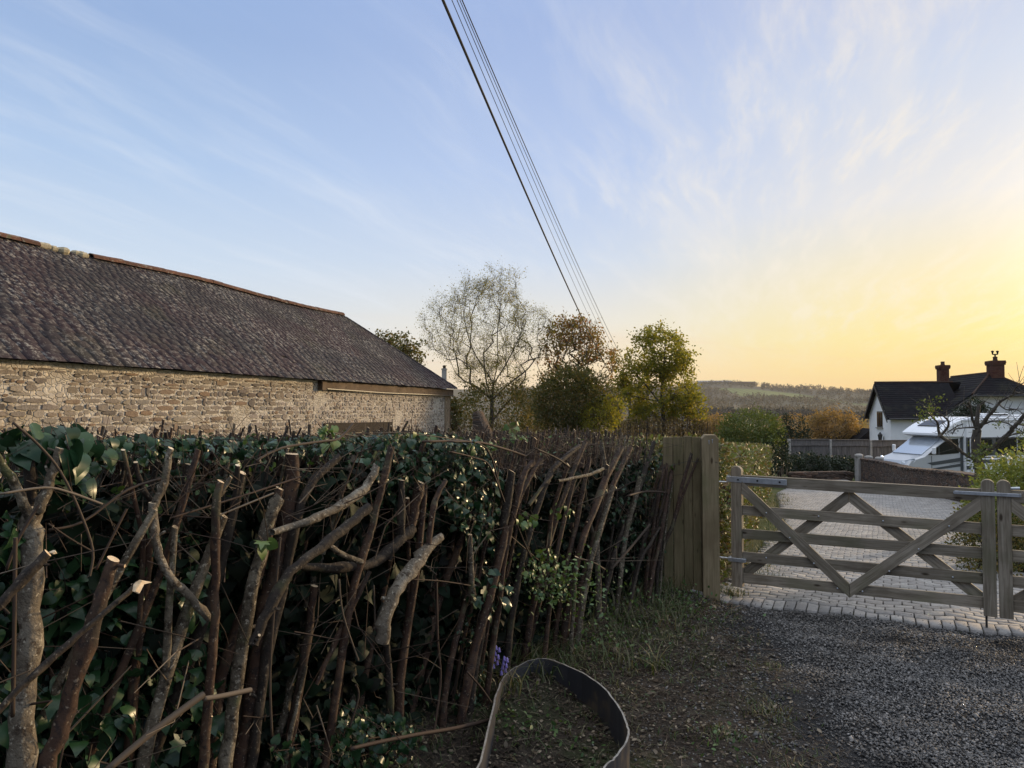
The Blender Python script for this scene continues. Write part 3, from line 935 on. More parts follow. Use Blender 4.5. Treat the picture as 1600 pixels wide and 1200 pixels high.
def bush(name, label, cat, base, E, nleaf, lsize, leaf, tmpl=DIAM, shell=.8, stems=14, group=None, up=.5, rough_out=.11, bark='tree_bark'):
    """a bush thing: foliage shell + stems"""
    t = empty(name, base, label, cat, group)
    P = in_ellipsoids(E, nleaf, shell)
    # lumps: offset by a smooth field so the outline is uneven
    k = np.sin(P * np.array([5.1, 4.3, 6.2]) / max(E[0][1]) * 2.2 + 1.0)
    P = P + (k[:, [1, 2, 0]] * .10 + rng.normal(size=P.shape) * rough_out) * np.mean(E[0][1])
    c = np.mean([e[0] for e in E], 0)
    out = nrmz(P - c)
    D = nrmz(out + rdir(nleaf) * .9)
    N = nrmz(out * .6 + rdir(nleaf, up))
    leaf_obj('foliage', P, D, N, lsize * (.6 + rng.random(nleaf) * .8), tmpl, M[leaf], t, smooth=False)
    if stems:
        mb = MB()
        b = np.array(base, float)
        for i in range(stems):
            tgt = in_ellipsoids(E, 1, .3)[0]
            midp = (b + tgt) / 2 + rng.normal(size=3) * .1
            mb.tube([b + rng.normal(size=3) * [.08, .08, 0], midp, tgt], [.02, .014, .004], 4)
        mb.build('stem', M[bark], t, smooth=True)
    return t


# ================================================================== THE SETTING
def sheet(name, xs, ys, mat, mask=None, dz=0.0):
    X, Y = np.meshgrid(xs, ys)
    V = np.stack([X, Y, gz(X, Y) + dz], -1).reshape(-1, 3)
    nx, ny = len(xs), len(ys)
    i, j = np.meshgrid(np.arange(nx - 1), np.arange(ny - 1))
    a = (j * nx + i).ravel()
    F = np.stack([a, a + 1, a + nx + 1, a + nx], 1)
    if mask is not None:
        cen = V[F].mean(1)
        F = F[mask(cen)]
        used, inv = np.unique(F, return_inverse=True)
        V, F = V[used], inv.reshape(-1, 4)
    o = npmesh(name, V, 4, mat, smooth=True, faces=F)
    o['kind'] = 'structure'
    return o


GRAVEL_EDGE = [ground_at(*p)[:2] for p in ((1124, 939), (1148, 970), (1178, 1005), (1200, 1055), (1228, 1110), (1262, 1165), (1285, 1200))]
GE = [tuple(p) for p in GRAVEL_EDGE]
PF0, PF1 = np.array([1.83, 6.47]), np.array([3.85, 5.44])         # front edge of the paving
PE = (PF1 - PF0) / np.linalg.norm(PF1 - PF0)                       # along the gate
PN = np.array([-PE[1], PE[0]])                                     # into the drive
GRAVEL = GE + [(GE[-1][0] - .25, 2.4), (GE[-1][0] - .4, 0.5), (9.0, 0.5), (9.0, 2.85), tuple(PF0 + PE * 8.0), tuple(PF0)]
PAVE = [tuple(PF0 - PE * .25), tuple(PF0 + PE * 6.2), (7.3, 6.2), (5.35, 7.6), (6.9, 11.0), (9.3, 15.0), (11.05, 17.6), (12.45, 22.7), (14.2, 29.6), (11.6, 29.6),
        (9.6, 25.0), (7.7, 21.0), (4.9, 13.0), (3.0, 9.0), (2.3, 7.4), (1.75, 6.75)]

us = np.linspace(-1, 1, 220)
xs = np.sign(us) * (np.sinh(np.abs(us) * 9.2) / np.sinh(9.2)) * 1500
ys = np.concatenate([np.linspace(-8, 1.5, 24)[:-1], np.linspace(1.5, 9, 90)[:-1], 9 + (np.exp(np.linspace(0, 5.9, 150)) - 1) / (math.exp(5.9) - 1) * 1740])


def terr_z(X, Y):
    z = gz(X, Y)
    P = np.stack([X.ravel(), Y.ravel()], 1)
    m = inpoly(P, GRAVEL) | inpoly(P, PAVE)
    return z - 0.05 * m.reshape(X.shape)


X, Y = np.meshgrid(xs, ys)
V = np.stack([X, Y, terr_z(X, Y)], -1).reshape(-1, 3)
nx = len(xs)
ii, jj = np.meshgrid(np.arange(nx - 1), np.arange(len(ys) - 1))
a = (jj * nx + ii).ravel()
ground = npmesh('ground', V, 4, M['terrain'], smooth=True, faces=np.stack([a, a + 1, a + nx + 1, a + nx], 1))
ground['kind'] = 'structure'

_ge = np.array(GE + [(GE[-1][0] - .4, 1.0)])


def edge_d(P):
    return np.min([np.linalg.norm(P - (_ge[i] + (_ge[i + 1] - _ge[i]) * q), axis=1) for i in range(len(_ge) - 1) for q in np.linspace(0, 1, 8)], axis=0)


sheet('gravel_drive', np.arange(0, 9.01, .06), np.arange(.5, 6.6, .06), M['gravel_bed'], lambda c: inpoly(c[:, :2], GRAVEL) | ((edge_d(c[:, :2]) < .22) & (((c[:, :2] - PF0) @ PN) < 0)), -0.006)
sheet('paved_drive', np.arange(1.2, 15, .2), np.arange(2, 30, .2), M['paver_joint'], lambda c: inpoly(c[:, :2], PAVE), -0.004)

# block paving laid in running bond parallel to the gates, with a soldier course along the front edge
bw_, bh_ = 0.145, 0.105
blocks = []
for r in range(0, 250):
    v = 0.205 + r * bh_ + bh_ / 2
    off = (r % 2) * bw_ / 2 + (rng.random() - .5) * .02
    for q in range(-22, 86):
        blocks.append((q * bw_ + off, v, bw_, bh_))
for q in range(-4, 75):
    blocks.append((q * 0.09 + .045, 0.1, 0.09, 0.2))
blocks = np.array(blocks)
cen = PF0 + blocks[:, 0:1] * PE + blocks[:, 1:2] * PN
ok = inpoly(cen, PAVE)
blocks, cen = blocks[ok], cen[ok]
nb = len(blocks)
zc = gz(cen[:, 0], cen[:, 1])
tilt = rng.normal(size=(nb, 2)) * 0.007
gap = 0.011
cor = []
for (dzz, shr) in ((-0.02, 0.0), (0.016, 0.0), (0.0185, 0.003)):
    for su, sv in ((-1, -1), (1, -1), (1, 1), (-1, 1)):
        du = su * (blocks[:, 2] / 2 - gap / 2 - shr)
        dv = sv * (blocks[:, 3] / 2 - gap / 2 - shr)
        p = cen + du[:, None] * PE + dv[:, None] * PN
        slope = gz(p[:, 0], p[:, 1])
        cor.append(np.column_stack([p, slope + dzz + tilt[:, 0] * du + tilt[:, 1] * dv + rng.normal(size=nb) * .0006]))
V = np.stack(cor, 1)
Fq = []
for k in (0, 4):
    for j in range(4):
        Fq.append([k + j, k + (j + 1) % 4, k + 4 + (j + 1) % 4, k + 4 + j])
Fq.append([8, 9, 10, 11])
FF = (np.array(Fq)[None] + (np.arange(nb) * 12)[:, None, None]).reshape(-1, 4)
pv_o = npmesh('paving', V.reshape(-1, 3), 4, M['paver'], faces=FF)
pv_o['kind'] = 'structure'

# loose slate chippings on the drive
def chips(n, region, size, thin):
    P = np.column_stack([rng.random(n) * (region[1] - region[0]) + region[0], rng.random(n) * (region[3] - region[2]) + region[2]])
    return P


P = chips(300000, (0.4, 7.0, 1.9, 6.5), 0, 0)
ins = inpoly(P, GRAVEL)
ge = np.array(GE + [(GE[-1][0] - .4, 1.0)])
dist_edge = np.min([np.linalg.norm(P - (ge[i] + (ge[i + 1] - ge[i]) * s), axis=1) for i in range(len(ge) - 1) for s in np.linspace(0, 1, 6)], axis=0)
bare = 0.5 + 0.5 * np.sin(P[:, 0] * 2.3 + np.sin(P[:, 1] * 1.7) * 1.5) * np.sin(P[:, 1] * 2.9 + 1)
dpv = (P - PF0) @ PN
keep = (ins & (rng.random(len(P)) < np.clip(dist_edge * 2.2, .2, 1) * (0.68 + 0.32 * bare))) | (~ins & (dpv < -0.01) & (P[:, 0] > -0.2) & (rng.random(len(P)) < 0.30 * np.exp(-dist_edge * 2.2)))
keep |= (~ins) & (dpv >= 0) & (dpv < .3) & (rng.random(len(P)) < .012 * np.exp(-dpv * 6))
P = P[keep]
n = len(P)
sz = 0.0046 + rng.random(n) ** 2.5 * 0.0085
sz[rng.random(n) < .012] *= 1.8
octa = np.array([[1, 0, 0], [.1, .8, .15], [-1, .1, 0], [-.1, -.8, -.1], [.1, .1, .55], [0, 0, -.5]])
Q = octa[None] * (0.65 + rng.random((n, 6, 3)) * .7)
ang = rng.random(n) * 6.283
ca, sa = np.cos(ang)[:, None], np.sin(ang)[:, None]
tx, ty = rng.normal(size=(n, 1)) * .35, rng.normal(size=(n, 1)) * .35
x_ = Q[..., 0] * ca - Q[..., 1] * sa
y_ = Q[..., 0] * sa + Q[..., 1] * ca
z_ = Q[..., 2] + x_ * tx + y_ * ty
V = np.stack([x_, y_, z_], -1) * sz[:, None, None]
zb = gz(P[:, 0], P[:, 1]) + np.where((P - PF0) @ PN > 0, .021, 0.0)
V += np.column_stack([P, zb + sz * .25])[:, None, :]
of = np.array([[0, 1, 4], [1, 2, 4], [2, 3, 4], [3, 0, 4], [1, 0, 5], [2, 1, 5], [3, 2, 5], [0, 3, 5]])
gr = npmesh('gravel', V.reshape(-1, 3), 3, M['stone_chip'], faces=(of[None] + (np.arange(n) * 6)[:, None, None]).reshape(-1, 3))
tag(gr, 'loose dark grey slate chippings spread in front of the wooden gates', 'gravel', kind='stuff')

# ------------------------------------------------------------------ litter, grass and twigs on the verge
def verge_pts(n, x0=-1.5, x1=2.2, y0=2.2, y1=7.0):
    P = np.column_stack([rng.random(n) * (x1 - x0) + x0, rng.random(n) * (y1 - y0) + y0])
    s = (P - HQ) @ HN
    return P[(~inpoly(P, GRAVEL) | (dist_to_edge(P) < .12)) & (s > -0.35) & ((P - PF0) @ PN < -0.02)]


def dist_to_edge(P):
    return np.min([np.linalg.norm(P - (ge[i] + (ge[i + 1] - ge[i]) * s), axis=1) for i in range(len(ge) - 1) for s in np.linspace(0, 1, 6)], axis=0)


P = verge_pts(46000)
n = len(P)
s = (P - HQ) @ HN
keep = rng.random(n) < np.clip(0.75 - s * .42, .12, 1)
P = P[keep]
n = len(P)
D = rdir(n, 0.0)
D[:, 2] *= .25
N = rdir(n, 2.2)
lo = leaf_obj('leaf_litter', np.column_stack([P, gz(P[:, 0], P[:, 1]) + .006 + rng.random(n) * .012]), D, N, .010 + rng.random(n) ** 2 * .03, OVAL, M['litter'])
tag(lo, 'dead leaves and chips littering the soil beside the cut hedge', 'leaf litter', kind='stuff')

P = verge_pts(9000)
n = len(P)
A = np.column_stack([P, gz(P[:, 0], P[:, 1]) + .008 + rng.random(n) * .01])
d = rdir(n)
d[:, 2] *= .12
B = A + d * (.03 + rng.random((n, 1)) ** 2 * .16)
B[:, 2] = np.maximum(B[:, 2], gz(B[:, 0], B[:, 1]) + .005)
V, F = sticks(A, B, .0014 + rng.random(n) * .002, .001)
tag(npmesh('twig_litter', V, 4, M['twig'], faces=F), 'broken twigs scattered over the soil beside the hedge', 'twigs', kind='stuff')


def blades(tufts):
    """curved grass blades; tufts: (x, y, n, spread, height, lean)"""
    Vs, Fs, k = [], [], 0
    for (x, y, n, sp, h, le) in tufts:
        P = np.array([x, y]) + rng.normal(size=(n, 2)) * sp
        z = gz(P[:, 0], P[:, 1])
        a = rng.random(n) * 6.283
        H = h * (.4 + rng.random(n) * .8)
        L = le * (.3 + rng.random(n))
        wd = (.0016 + rng.random(n) * .0022) * (1 + h * 2)
        dx, dy = np.cos(a), np.sin(a)
        px_, py_ = -dy, dx
        for t0 in range(1):
            rows = []
            for s_ in (0, .35, .7, 1.0):
                q = np.column_stack([P[:, 0] + dx * L * H * s_ ** 2, P[:, 1] + dy * L * H * s_ ** 2, z + H * (s_ - .38 * np.minimum(L, 1.6) * s_ ** 2.4)])
                ww = wd * (1 - s_) ** .6
                rows.append(q + np.column_stack([px_ * ww, py_ * ww, 0 * ww]))
                rows.append(q - np.column_stack([px_ * ww, py_ * ww, 0 * ww]))
            V = np.stack(rows, 1)
            f = np.array([[0, 1, 3, 2], [2, 3, 5, 4], [4, 5, 7, 6]])
            F = (f[None] + (np.arange(n) * 8)[:, None, None]).reshape(-1, 4) + k
            Vs.append(V.reshape(-1, 3))
            Fs.append(F)
            k += n * 8
    return np.vstack(Vs), np.vstack(Fs)


tufts = []
for (px_, py_, n, sp, h, le) in ((812, 985, 90, .10, .34, 1.0), (790, 1000, 60, .08, .40, .9), (845, 1010, 60, .10, .22, 1.2), (885, 965, 90, .12, .24, 1.0), (930, 955, 80, .12, .2, 1.0),
                                 (1010, 935, 120, .16, .16, 1.0), (1050, 950, 120, .16, .12, 1.0), (1035, 915, 90, .12, .22, .8), (960, 985, 90, .16, .10, 1.1), (1205, 1118, 190, .075, .05, .8),
                                 (1188, 1100, 90, .07, .045, .8), (1195, 1040, 60, .08, .04, .8), (1120, 1160, 60, .12, .035, .8), (1000, 1020, 110, .2, .07, 1.2), (900, 1010, 80, .16, .12, 1.2),
                                 (1128, 1145, 50, .05, .04, .8), (770, 1075, 50, .08, .26, .9), (1085, 985, 90, .16, .07, 1.0), (880, 1120, 70, .18, .07, 1.2), (830, 1150, 70, .16, .08, 1.2), (1240, 1185, 60, .10, .04, 1)):
    g = ground_at(px_, py_)
    tufts.append((g[0], g[1], n, sp, h, le))
for i in range(64):
    g = ground_at(780 + rng.random() * 290, 925 + rng.random() * 130)
    if ((g[:2] - HQ) @ HN) < .75:
        tufts.append((g[0], g[1], int(rng.integers(14, 40)), .07, .06 + .20 * rng.random() ** 2, 1.2))
P = verge_pts(2200)
s = (P - HQ) @ HN
for p, ss in zip(P, s):
    if rng.random() < .62 * math.exp(-max(0, ss) * 1.1):
        tufts.append((p[0], p[1], int(rng.integers(4, 12)), .035, .03 + .10 * math.exp(-max(0, ss) * 1.6) * rng.random(), 1.1))
for i in range(60):
    s_ = rng.random()
    p = np.array([2.35, 7.1]) + (np.array([7.7, 20.5]) - np.array([2.35, 7.1])) * s_ + rng.normal(size=2) * .06
    tufts.append((p[0], p[1], 22, .09, .13, .9))
for i in range(10):
    p = np.array([1.98, 6.75]) + rng.normal(size=2) * .08
    tufts.append((p[0], p[1], 14, .05, .14, .9))
V, F = blades(tufts)
tag(npmesh('grass', V, 4, M['grass'], faces=F), 'tufts of rough green grass along the foot of the hedge', 'grass', kind='stuff')

# low broad-leaved weeds on the verge
P = []
Dd = []
for (px_, py_, n, sp) in ((1000, 985, 120, .22), (900, 1010, 160, .22), (1070, 960, 160, .16), (820, 1030, 120, .16), (960, 940, 160, .16), (860, 900, 260, .16), (890, 930, 240, .16), (835, 960, 120, .12), (980, 960, 120, .2), (1060, 935, 150, .14), (940, 1000, 120, .2), (810, 1130, 60, .12), (560, 1190, 60, .2), (870, 1170, 50, .15), (1150, 1170, 40, .10)):
    g = ground_at(px_, py_) if py_ > 930 else hp(px_, py_, -.08)
    q = g + rng.normal(size=(n, 3)) * [sp, sp, sp * .45]
    q[:, 2] = np.maximum(q[:, 2], gz(q[:, 0], q[:, 1]) + .015)
    P.append(q)
P = np.vstack(P)
n = len(P)
weeds = leaf_obj('weeds', P, rdir(n, .3), rdir(n, 1.2), .016 + rng.random(n) * .022, OVAL, M['ivy_young'])
tag(weeds, 'small green weeds sprouting at the foot of the hedge', 'weeds', kind='stuff')


# ================================================================== THE BARN
BU = np.array([0.3115, 0.95, 0.0])
BU /= np.linalg.norm(BU)
BNv = np.array([-BU[1], BU[0], 0.0])            # away from the camera, into the barn
BC = np.array([-2.30, 30.0, 0.0])               # near right-hand corner of the eaves
EZ, RISE, HW, BL = 2.60, 2.82, 3.4, 25.0        # eaves height, ridge rise, half width, length
GB = -1.4


def bp(t, d, z):
    """barn point: t metres back from the corner along the long wall, d metres into the barn"""
    return BC - BU * t + BNv * d + np.array([0, 0, z])


barn = empty('stone_barn', bp(10, 3, -0.9), 'long old stone barn with a sagging purple slate roof behind the hedge', 'barn')
mb = MB()
ov = 0.22
for (t0, t1, d0, d1) in ((0.75, BL, ov, ov + .5), (0.75, BL, 2 * HW - ov - .5, 2 * HW - ov), ):
    mb.prism([bp(t0, d0, GB), bp(t1, d0, GB), bp(t1, d1, GB), bp(t0, d1, GB)], (0, 0, 0), (0, 0, EZ - GB - .06))
mb.prism([bp(ov, ov + .5, GB), bp(ov + .5, ov + .5, GB), bp(ov + .5, 2 * HW - ov - .5, GB), bp(ov, 2 * HW - ov - .5, GB)], (0, 0, 0), (0, 0, EZ - GB - .06))
mb.prism([bp(BL - .5, ov + .5, GB), bp(BL, ov + .5, GB), bp(BL, 2 * HW - ov - .5, GB), bp(BL - .5, 2 * HW - ov - .5, GB)], (0, 0, 0), (0, 0, EZ - GB - .06))
# the facing stones, laid in broken courses proud of the mortar
for lo_t, hi_t in ((.75, BL),):
    z = .1
    while z < EZ - .12:
        ch0 = .05 + rng.random() * .085
        t = lo_t + rng.random() * .1
        while t < hi_t:
            far_ = t < 11
            ww = (.08 + rng.random() ** 1.7 * .42) * (.7 if far_ else 1.0)
            hh = ch0 * (.78 + .34 * rng.random() + (.7 if rng.random() < .07 else 0))
            zc0 = z + ch0 / 2 + rng.normal() * .012
            skip = (math.sin(t * 1.9 + 2) * math.sin(z * 2.3 + t * .35) > .80) or rng.random() < .03
            if not skip and zc0 + hh / 2 < EZ - .08:
                n8 = int(rng.integers(6, 9))
                pr_ = .006 + .022 * rng.random()
                ring0, ring1 = [], []
                for q in range(n8):
                    an = 6.283 * (q + .5 + .35 * (rng.random() - .5)) / n8
                    cx_, sx_ = math.cos(an), math.sin(an)
                    f_ = 1 / max(abs(cx_), abs(sx_)) ** .92
                    du, dv = cx_ * f_ * ww * .485 * (.86 + .16 * rng.random()), sx_ * f_ * hh * .485 * (.84 + .18 * rng.random())
                    ring0.append(bp(t + ww / 2 + du, ov + .004, zc0 + dv))
                    ring1.append(bp(t + ww / 2 + du * .9, ov - pr_ * (.7 + .6 * rng.random()), zc0 + dv * .86))
                fs_ = [tuple(range(n8, 2 * n8))]
                for q in range(n8):
                    fs_.append((q, (q + 1) % n8, n8 + (q + 1) % n8, n8 + q))
                mb.add(ring0 + ring1, fs_, 1)
            t += ww + .008
        z += ch0 + .006
mb.build('wall', [M['barn_mortar'], M['barn_stone']], barn)
mb = MB()
mb.prism([bp(ov, ov - .03, GB), bp(.75, ov - .03, GB), bp(.75, ov + .5, GB), bp(ov, ov + .5, GB)], (0, 0, 0), (0, 0, EZ - GB - .07))
mb.build('quoin', M['quoin_stone'], barn)
# timber wall plate showing under the slates of the right-hand half, with a stub end
mb = MB()
t_end = 9.6
mb.prism([bp(0.1, .10, EZ - .32), bp(t_end, .10, EZ - .30), bp(t_end, ov - .03, EZ - .30), bp(0.1, ov - .03, EZ - .32)], (0, 0, 0), (0, 0, .24))
mb.prism([bp(t_end + .03, .05, EZ - .34), bp(t_end + .24, .05, EZ - .34), bp(t_end + .24, ov - .01, EZ - .34), bp(t_end + .03, ov - .01, EZ - .34)], (0, 0, 0), (0, 0, .27))
mb.build('wall_plate', M['fascia'], barn)
mb = MB()
mb.tube([bp(.15, .06, EZ - .335), bp(3, .06, EZ - .33), bp(6, .06, EZ - .34), bp(t_end, .06, EZ - .30)], .022, 6)
mb.build('gutter_bracket', M['black_iron'], barn)
# timber lintel over a blocked opening
lz = at(558, 663, 20)
mb = MB()


def wall_t(px_):
    """distance back along the wall face seen at this photo column"""
    best = min(np.linspace(0, 24, 2401), key=lambda t: abs(800 + FPX * bp(t, ov, 0)[0] / bp(t, ov, 0)[1] - px_))
    return float(best)


tl0, tl1 = wall_t(612), wall_t(505)
p0 = bp(tl0, ov, 0)
zl = CAMZ + (640 - 659) / FPX * p0[1]
p1 = bp(tl1, ov, 0)
zl1 = CAMZ + (640 - 661) / FPX * p1[1]
mb.prism([bp(tl0, ov - .05, zl), bp(tl1, ov - .05, zl1), bp(tl1, ov - .05, zl1 - .34), bp(tl0 + (tl1 - tl0) * .5, ov - .05, (zl + zl1) / 2 - .30), bp(tl0, ov - .05, zl - .32)], (0, 0, 0), BNv * .2)
mb.build('lintel', M['old_timber'], barn)
mb = MB()
mb.prism([bp(tl0 + .25, ov - .012, zl - .33), bp(tl1 - .25, ov - .012, zl1 - .36), bp(tl1 - .25, ov - .012, zl1 - 1.3), bp(tl0 + .25, ov - .012, zl - 1.3)], (0, 0, 0), BNv * .1)
mb.build('blocked_opening', M['old_timber'], barn)

# roof: battened underlay plus individual slates in diminishing courses
slope_len = math.hypot(HW, RISE)
sag = lambda t, q: -0.035 * math.sin(q * math.pi * .5) * (1 - math.cos(t * .55)) - .015 * math.sin(t * .9 + 1) * q


def rp(t, q, lift=0.0, side=0):
    """roof point: q 0 at the eaves, 1 at the ridge"""
    d = HW * q if side == 0 else 2 * HW - HW * q
    p = bp(t, d, EZ + RISE * q + sag(t, q))
    nv = -BNv * RISE / slope_len + np.array([0, 0, HW / slope_len])
    return p + nv * lift


mb = MB()
ts = np.linspace(0, BL, 26)
qs = np.linspace(0, 1, 7)
for side in (0, 1):
    base = mb.n
    vs = []
    for q in qs:
        for t in ts:
            vs.append(rp(max(t, q * HW), q, -0.02, side))
    fs = []
    for i in range(len(qs) - 1):
        for j in range(len(ts) - 1):
            a_ = i * len(ts) + j
            fs.append((a_, a_ + 1, a_ + len(ts) + 1, a_ + len(ts)))
    mb.add(vs, fs)
apex = rp(HW, 1.0, -0.02)
mb.add([rp(0, 0, -.02), rp(0, 0, -.02, 1), apex], [(0, 1, 2)])
roof = mb.build('roof', M['old_timber'], barn)

SV, SF, SM = [], [], []
q = -0.02
row = 0
while q < 0.985:
    exp_ = (0.27 - 0.18 * min(1, max(0, q)) ** .7) / slope_len           # exposed height
    wd = 0.34 - 0.18 * min(1, max(0, q)) ** .7
    t = HW * max(q, 0) - .02 - rng.random() * wd
    q += rng.normal() * .003
    while t < BL:
        ww = wd * (.7 + .6 * rng.random())
        qa, qb = q, min(q + exp_ * 1.75, 1.0)
        ta, tb = max(t, HW * max(qa, 0)), t + ww - .004
        if rng.random() > .004 and tb > ta:
            sl = rng.normal() * .0015
            dr = rng.normal() * .0025
            l0 = 0.0045 + rng.random() * .0008
            ta2 = max(ta, HW * qb)
            if ta2 < tb:
                c = [rp(ta, qa + dr, l0), rp(tb, qa + dr + sl / slope_len, l0 + rng.normal() * .0008), rp(tb, qb, 0.002), rp(ta2, qb, 0.002)]
                dn = np.array([0, 0, -0.005])
                SV.extend(c + [x + dn for x in c])
                b_ = len(SV) - 8
                SF += [[b_, b_ + 1, b_ + 2, b_ + 3], [b_ + 4, b_ + 5, b_ + 1, b_], [b_ + 5, b_ + 6, b_ + 2, b_ + 1], [b_ + 7, b_ + 4, b_, b_ + 3]]
                SM += [0, 1, 0, 0]
        t += ww
    q += exp_
    row += 1
npmesh('slates', np.array(SV), 4, [M['slate'], M['slate_edge']], roof, faces=np.array(SF), mi=SM)
# clay ridge tiles with one pale mortared gap, and a cement hip
def tile(mb, a_, b_, r, mi=0):
    ax = (b_ - a_) / np.linalg.norm(b_ - a_)
    sd_ = np.cross(ax, [0, 0, 1])
    sd_ /= np.linalg.norm(sd_)
    vs = []
    for p in (a_, b_):
        for rr in (r, r - .018):
            for j in range(7):
                an = math.pi * j / 6
                vs.append(p + sd_ * math.cos(an) * rr * 1.15 + np.array([0, 0, 1]) * (math.sin(an) * rr - .07))
    fs = []
    for j in range(6):
        fs += [(j, j + 1, 14 + j + 1, 14 + j), (7 + j + 1, 7 + j, 21 + j, 21 + j + 1), (j, 7 + j, 7 + j + 1, j + 1), (14 + j + 1, 21 + j + 1, 21 + j, 14 + j)]
    mb.add(vs, fs, mi)


mb = MB()
mb_far = MB()
t = HW
k = 0
patch_t = min(np.linspace(4, 20, 1601), key=lambda t: abs(800 + FPX * bp(t, HW, 0)[0] / bp(t, HW, 0)[1] - 92))
pl = []
while t < BL:
    a_, b_ = rp(t, 1, .02), rp(t + .44, 1, .02 + rng.normal() * .006)
    if abs(t + .2 - patch_t) < .55:
        pl.append((a_, b_))
    else:
        tile(mb if t < patch_t else mb_far, a_ + np.array([0, 0, rng.normal() * .006]), b_, .125 + rng.random() * .008)
    t += .45
mb.build('ridge_tiles', M['terracotta'], roof)
mb_far.build('ridge_tiles', M['terracotta'], roof)
mb = MB()
for a_, b_ in pl:
    for j in range(5):
        c = a_ + (b_ - a_) * rng.random() + rng.normal(size=3) * [.03, .03, .015] + np.array([0, 0, -.01])
        mb.lathe(c, [(.06, -.12), (.12, -.06), (.13, 0), (.08, .045), (.02, .055)], 7)
mb.build('mortar_patch', M['lime_mortar'], roof)
mb = MB()
hp_a, hp_b = rp(HW, 1, .01), rp(0, 0, .02)
for i in range(26):
    s0, s1 = i / 26, (i + .96) / 26
    tile(mb, hp_a + (hp_b - hp_a) * s0 + np.array([0, 0, .015]), hp_a + (hp_b - hp_a) * s1 + np.array([0, 0, .015 + rng.normal() * .006]), .075)
mb.build('hip_tile', M['slate'], roof)

# ivy climbing the far corner of the barn
n = 2600
P = np.column_stack([rng.random(n), rng.random(n), rng.random(n)])
P = np.array([bp(-.35 - .9 * a_ * (1.1 - c_ * .5), ov - .1 + 1.8 * b_, GB + (3.6 * c_)) for a_, b_, c_ in P]) + rng.normal(size=(n, 3)) * .08
iv = empty('ivy_bush', bp(-.6, .6, GB), 'dark ivy bush climbing the far corner of the stone barn', 'ivy')
leaf_obj('foliage', P, rdir(n, -.4), rdir(n, .2) + np.array([.6, -.6, 0]), .10 + rng.random(n) * .07, IVY, M['shrub_leaf'], iv)
mb = MB()
for i in range(6):
    b0 = bp(-.5 - rng.random() * .4, .3 + rng.random(), GB)
    mb.tube([b0, b0 + [0.05, 0, 1.4], b0 + [-.03, .05, 3.2]], [.03, .022, .008], 5)
mb.build('stem', M['tree_bark'], iv)


# ================================================================== THE GATES
GA = np.array([2.044, 6.60, 0.0])            # hanging stile of the left leaf
GBp = np.array([3.70, 5.57, 0.0])            # meeting stile
GD = (GBp - GA)
GLEN = float(np.linalg.norm(GD))
GD = GD / GLEN
GN = np.array([GD[1], -GD[0], 0.0])          # towards the camera
GN = GN if GN[1] < 0 else -GN


def plank(name, p, q, width, thick, off, mat, parent, ends=(0, 0), bev=.004, smoothtop=None):
    """a board from p to q (2-D gate coords u,z), centred off metres in front of the gate plane; built along its own X so the grain follows it"""
    p, q = np.array(p, float), np.array(q, float)
    d = q - p
    L = np.linalg.norm(d)
    d = d / L
    nrm2 = np.array([-d[1], d[0]])
    h = width / 2
    poly = [(-ends[0] * h, -h), (L + ends[1] * h, -h), (L - ends[1] * h, h), (ends[0] * h, h)] if smoothtop is None else smoothtop(L, h)
    mb = MB()
    mb.prism([(x, 0, z) for x, z in poly], (0, -thick / 2, 0), (0, thick / 2, 0), bev=bev)
    o = mb.build(name, mat, None)
    Xw = GD * d[0] + np.array([0, 0, d[1]])
    Zw = GD * nrm2[0] + np.array([0, 0, nrm2[1]])
    Yw = np.cross(Zw, Xw)
    W = GA + GD * p[0] + np.array([0, 0, p[1]]) + GN * off
    Mx = Matrix(((Xw[0], Yw[0], Zw[0], W[0]), (Xw[1], Yw[1], Zw[1], W[1]), (Xw[2], Yw[2], Zw[2], W[2]), (0, 0, 0, 1)))
    adopt(o, parent)
    o.matrix_basis = Mx
    return o


def rounded(L, h):
    pts = [(0, -h), (0, h)]
    pts = [(0, h), (0, -h)]
    arc = [(L - h * .95 + math.sin(a_) * h * .95, -h * math.cos(a_)) for a_ in np.linspace(0, math.pi, 9)]
    return [(0, h), (0, -h)] + arc


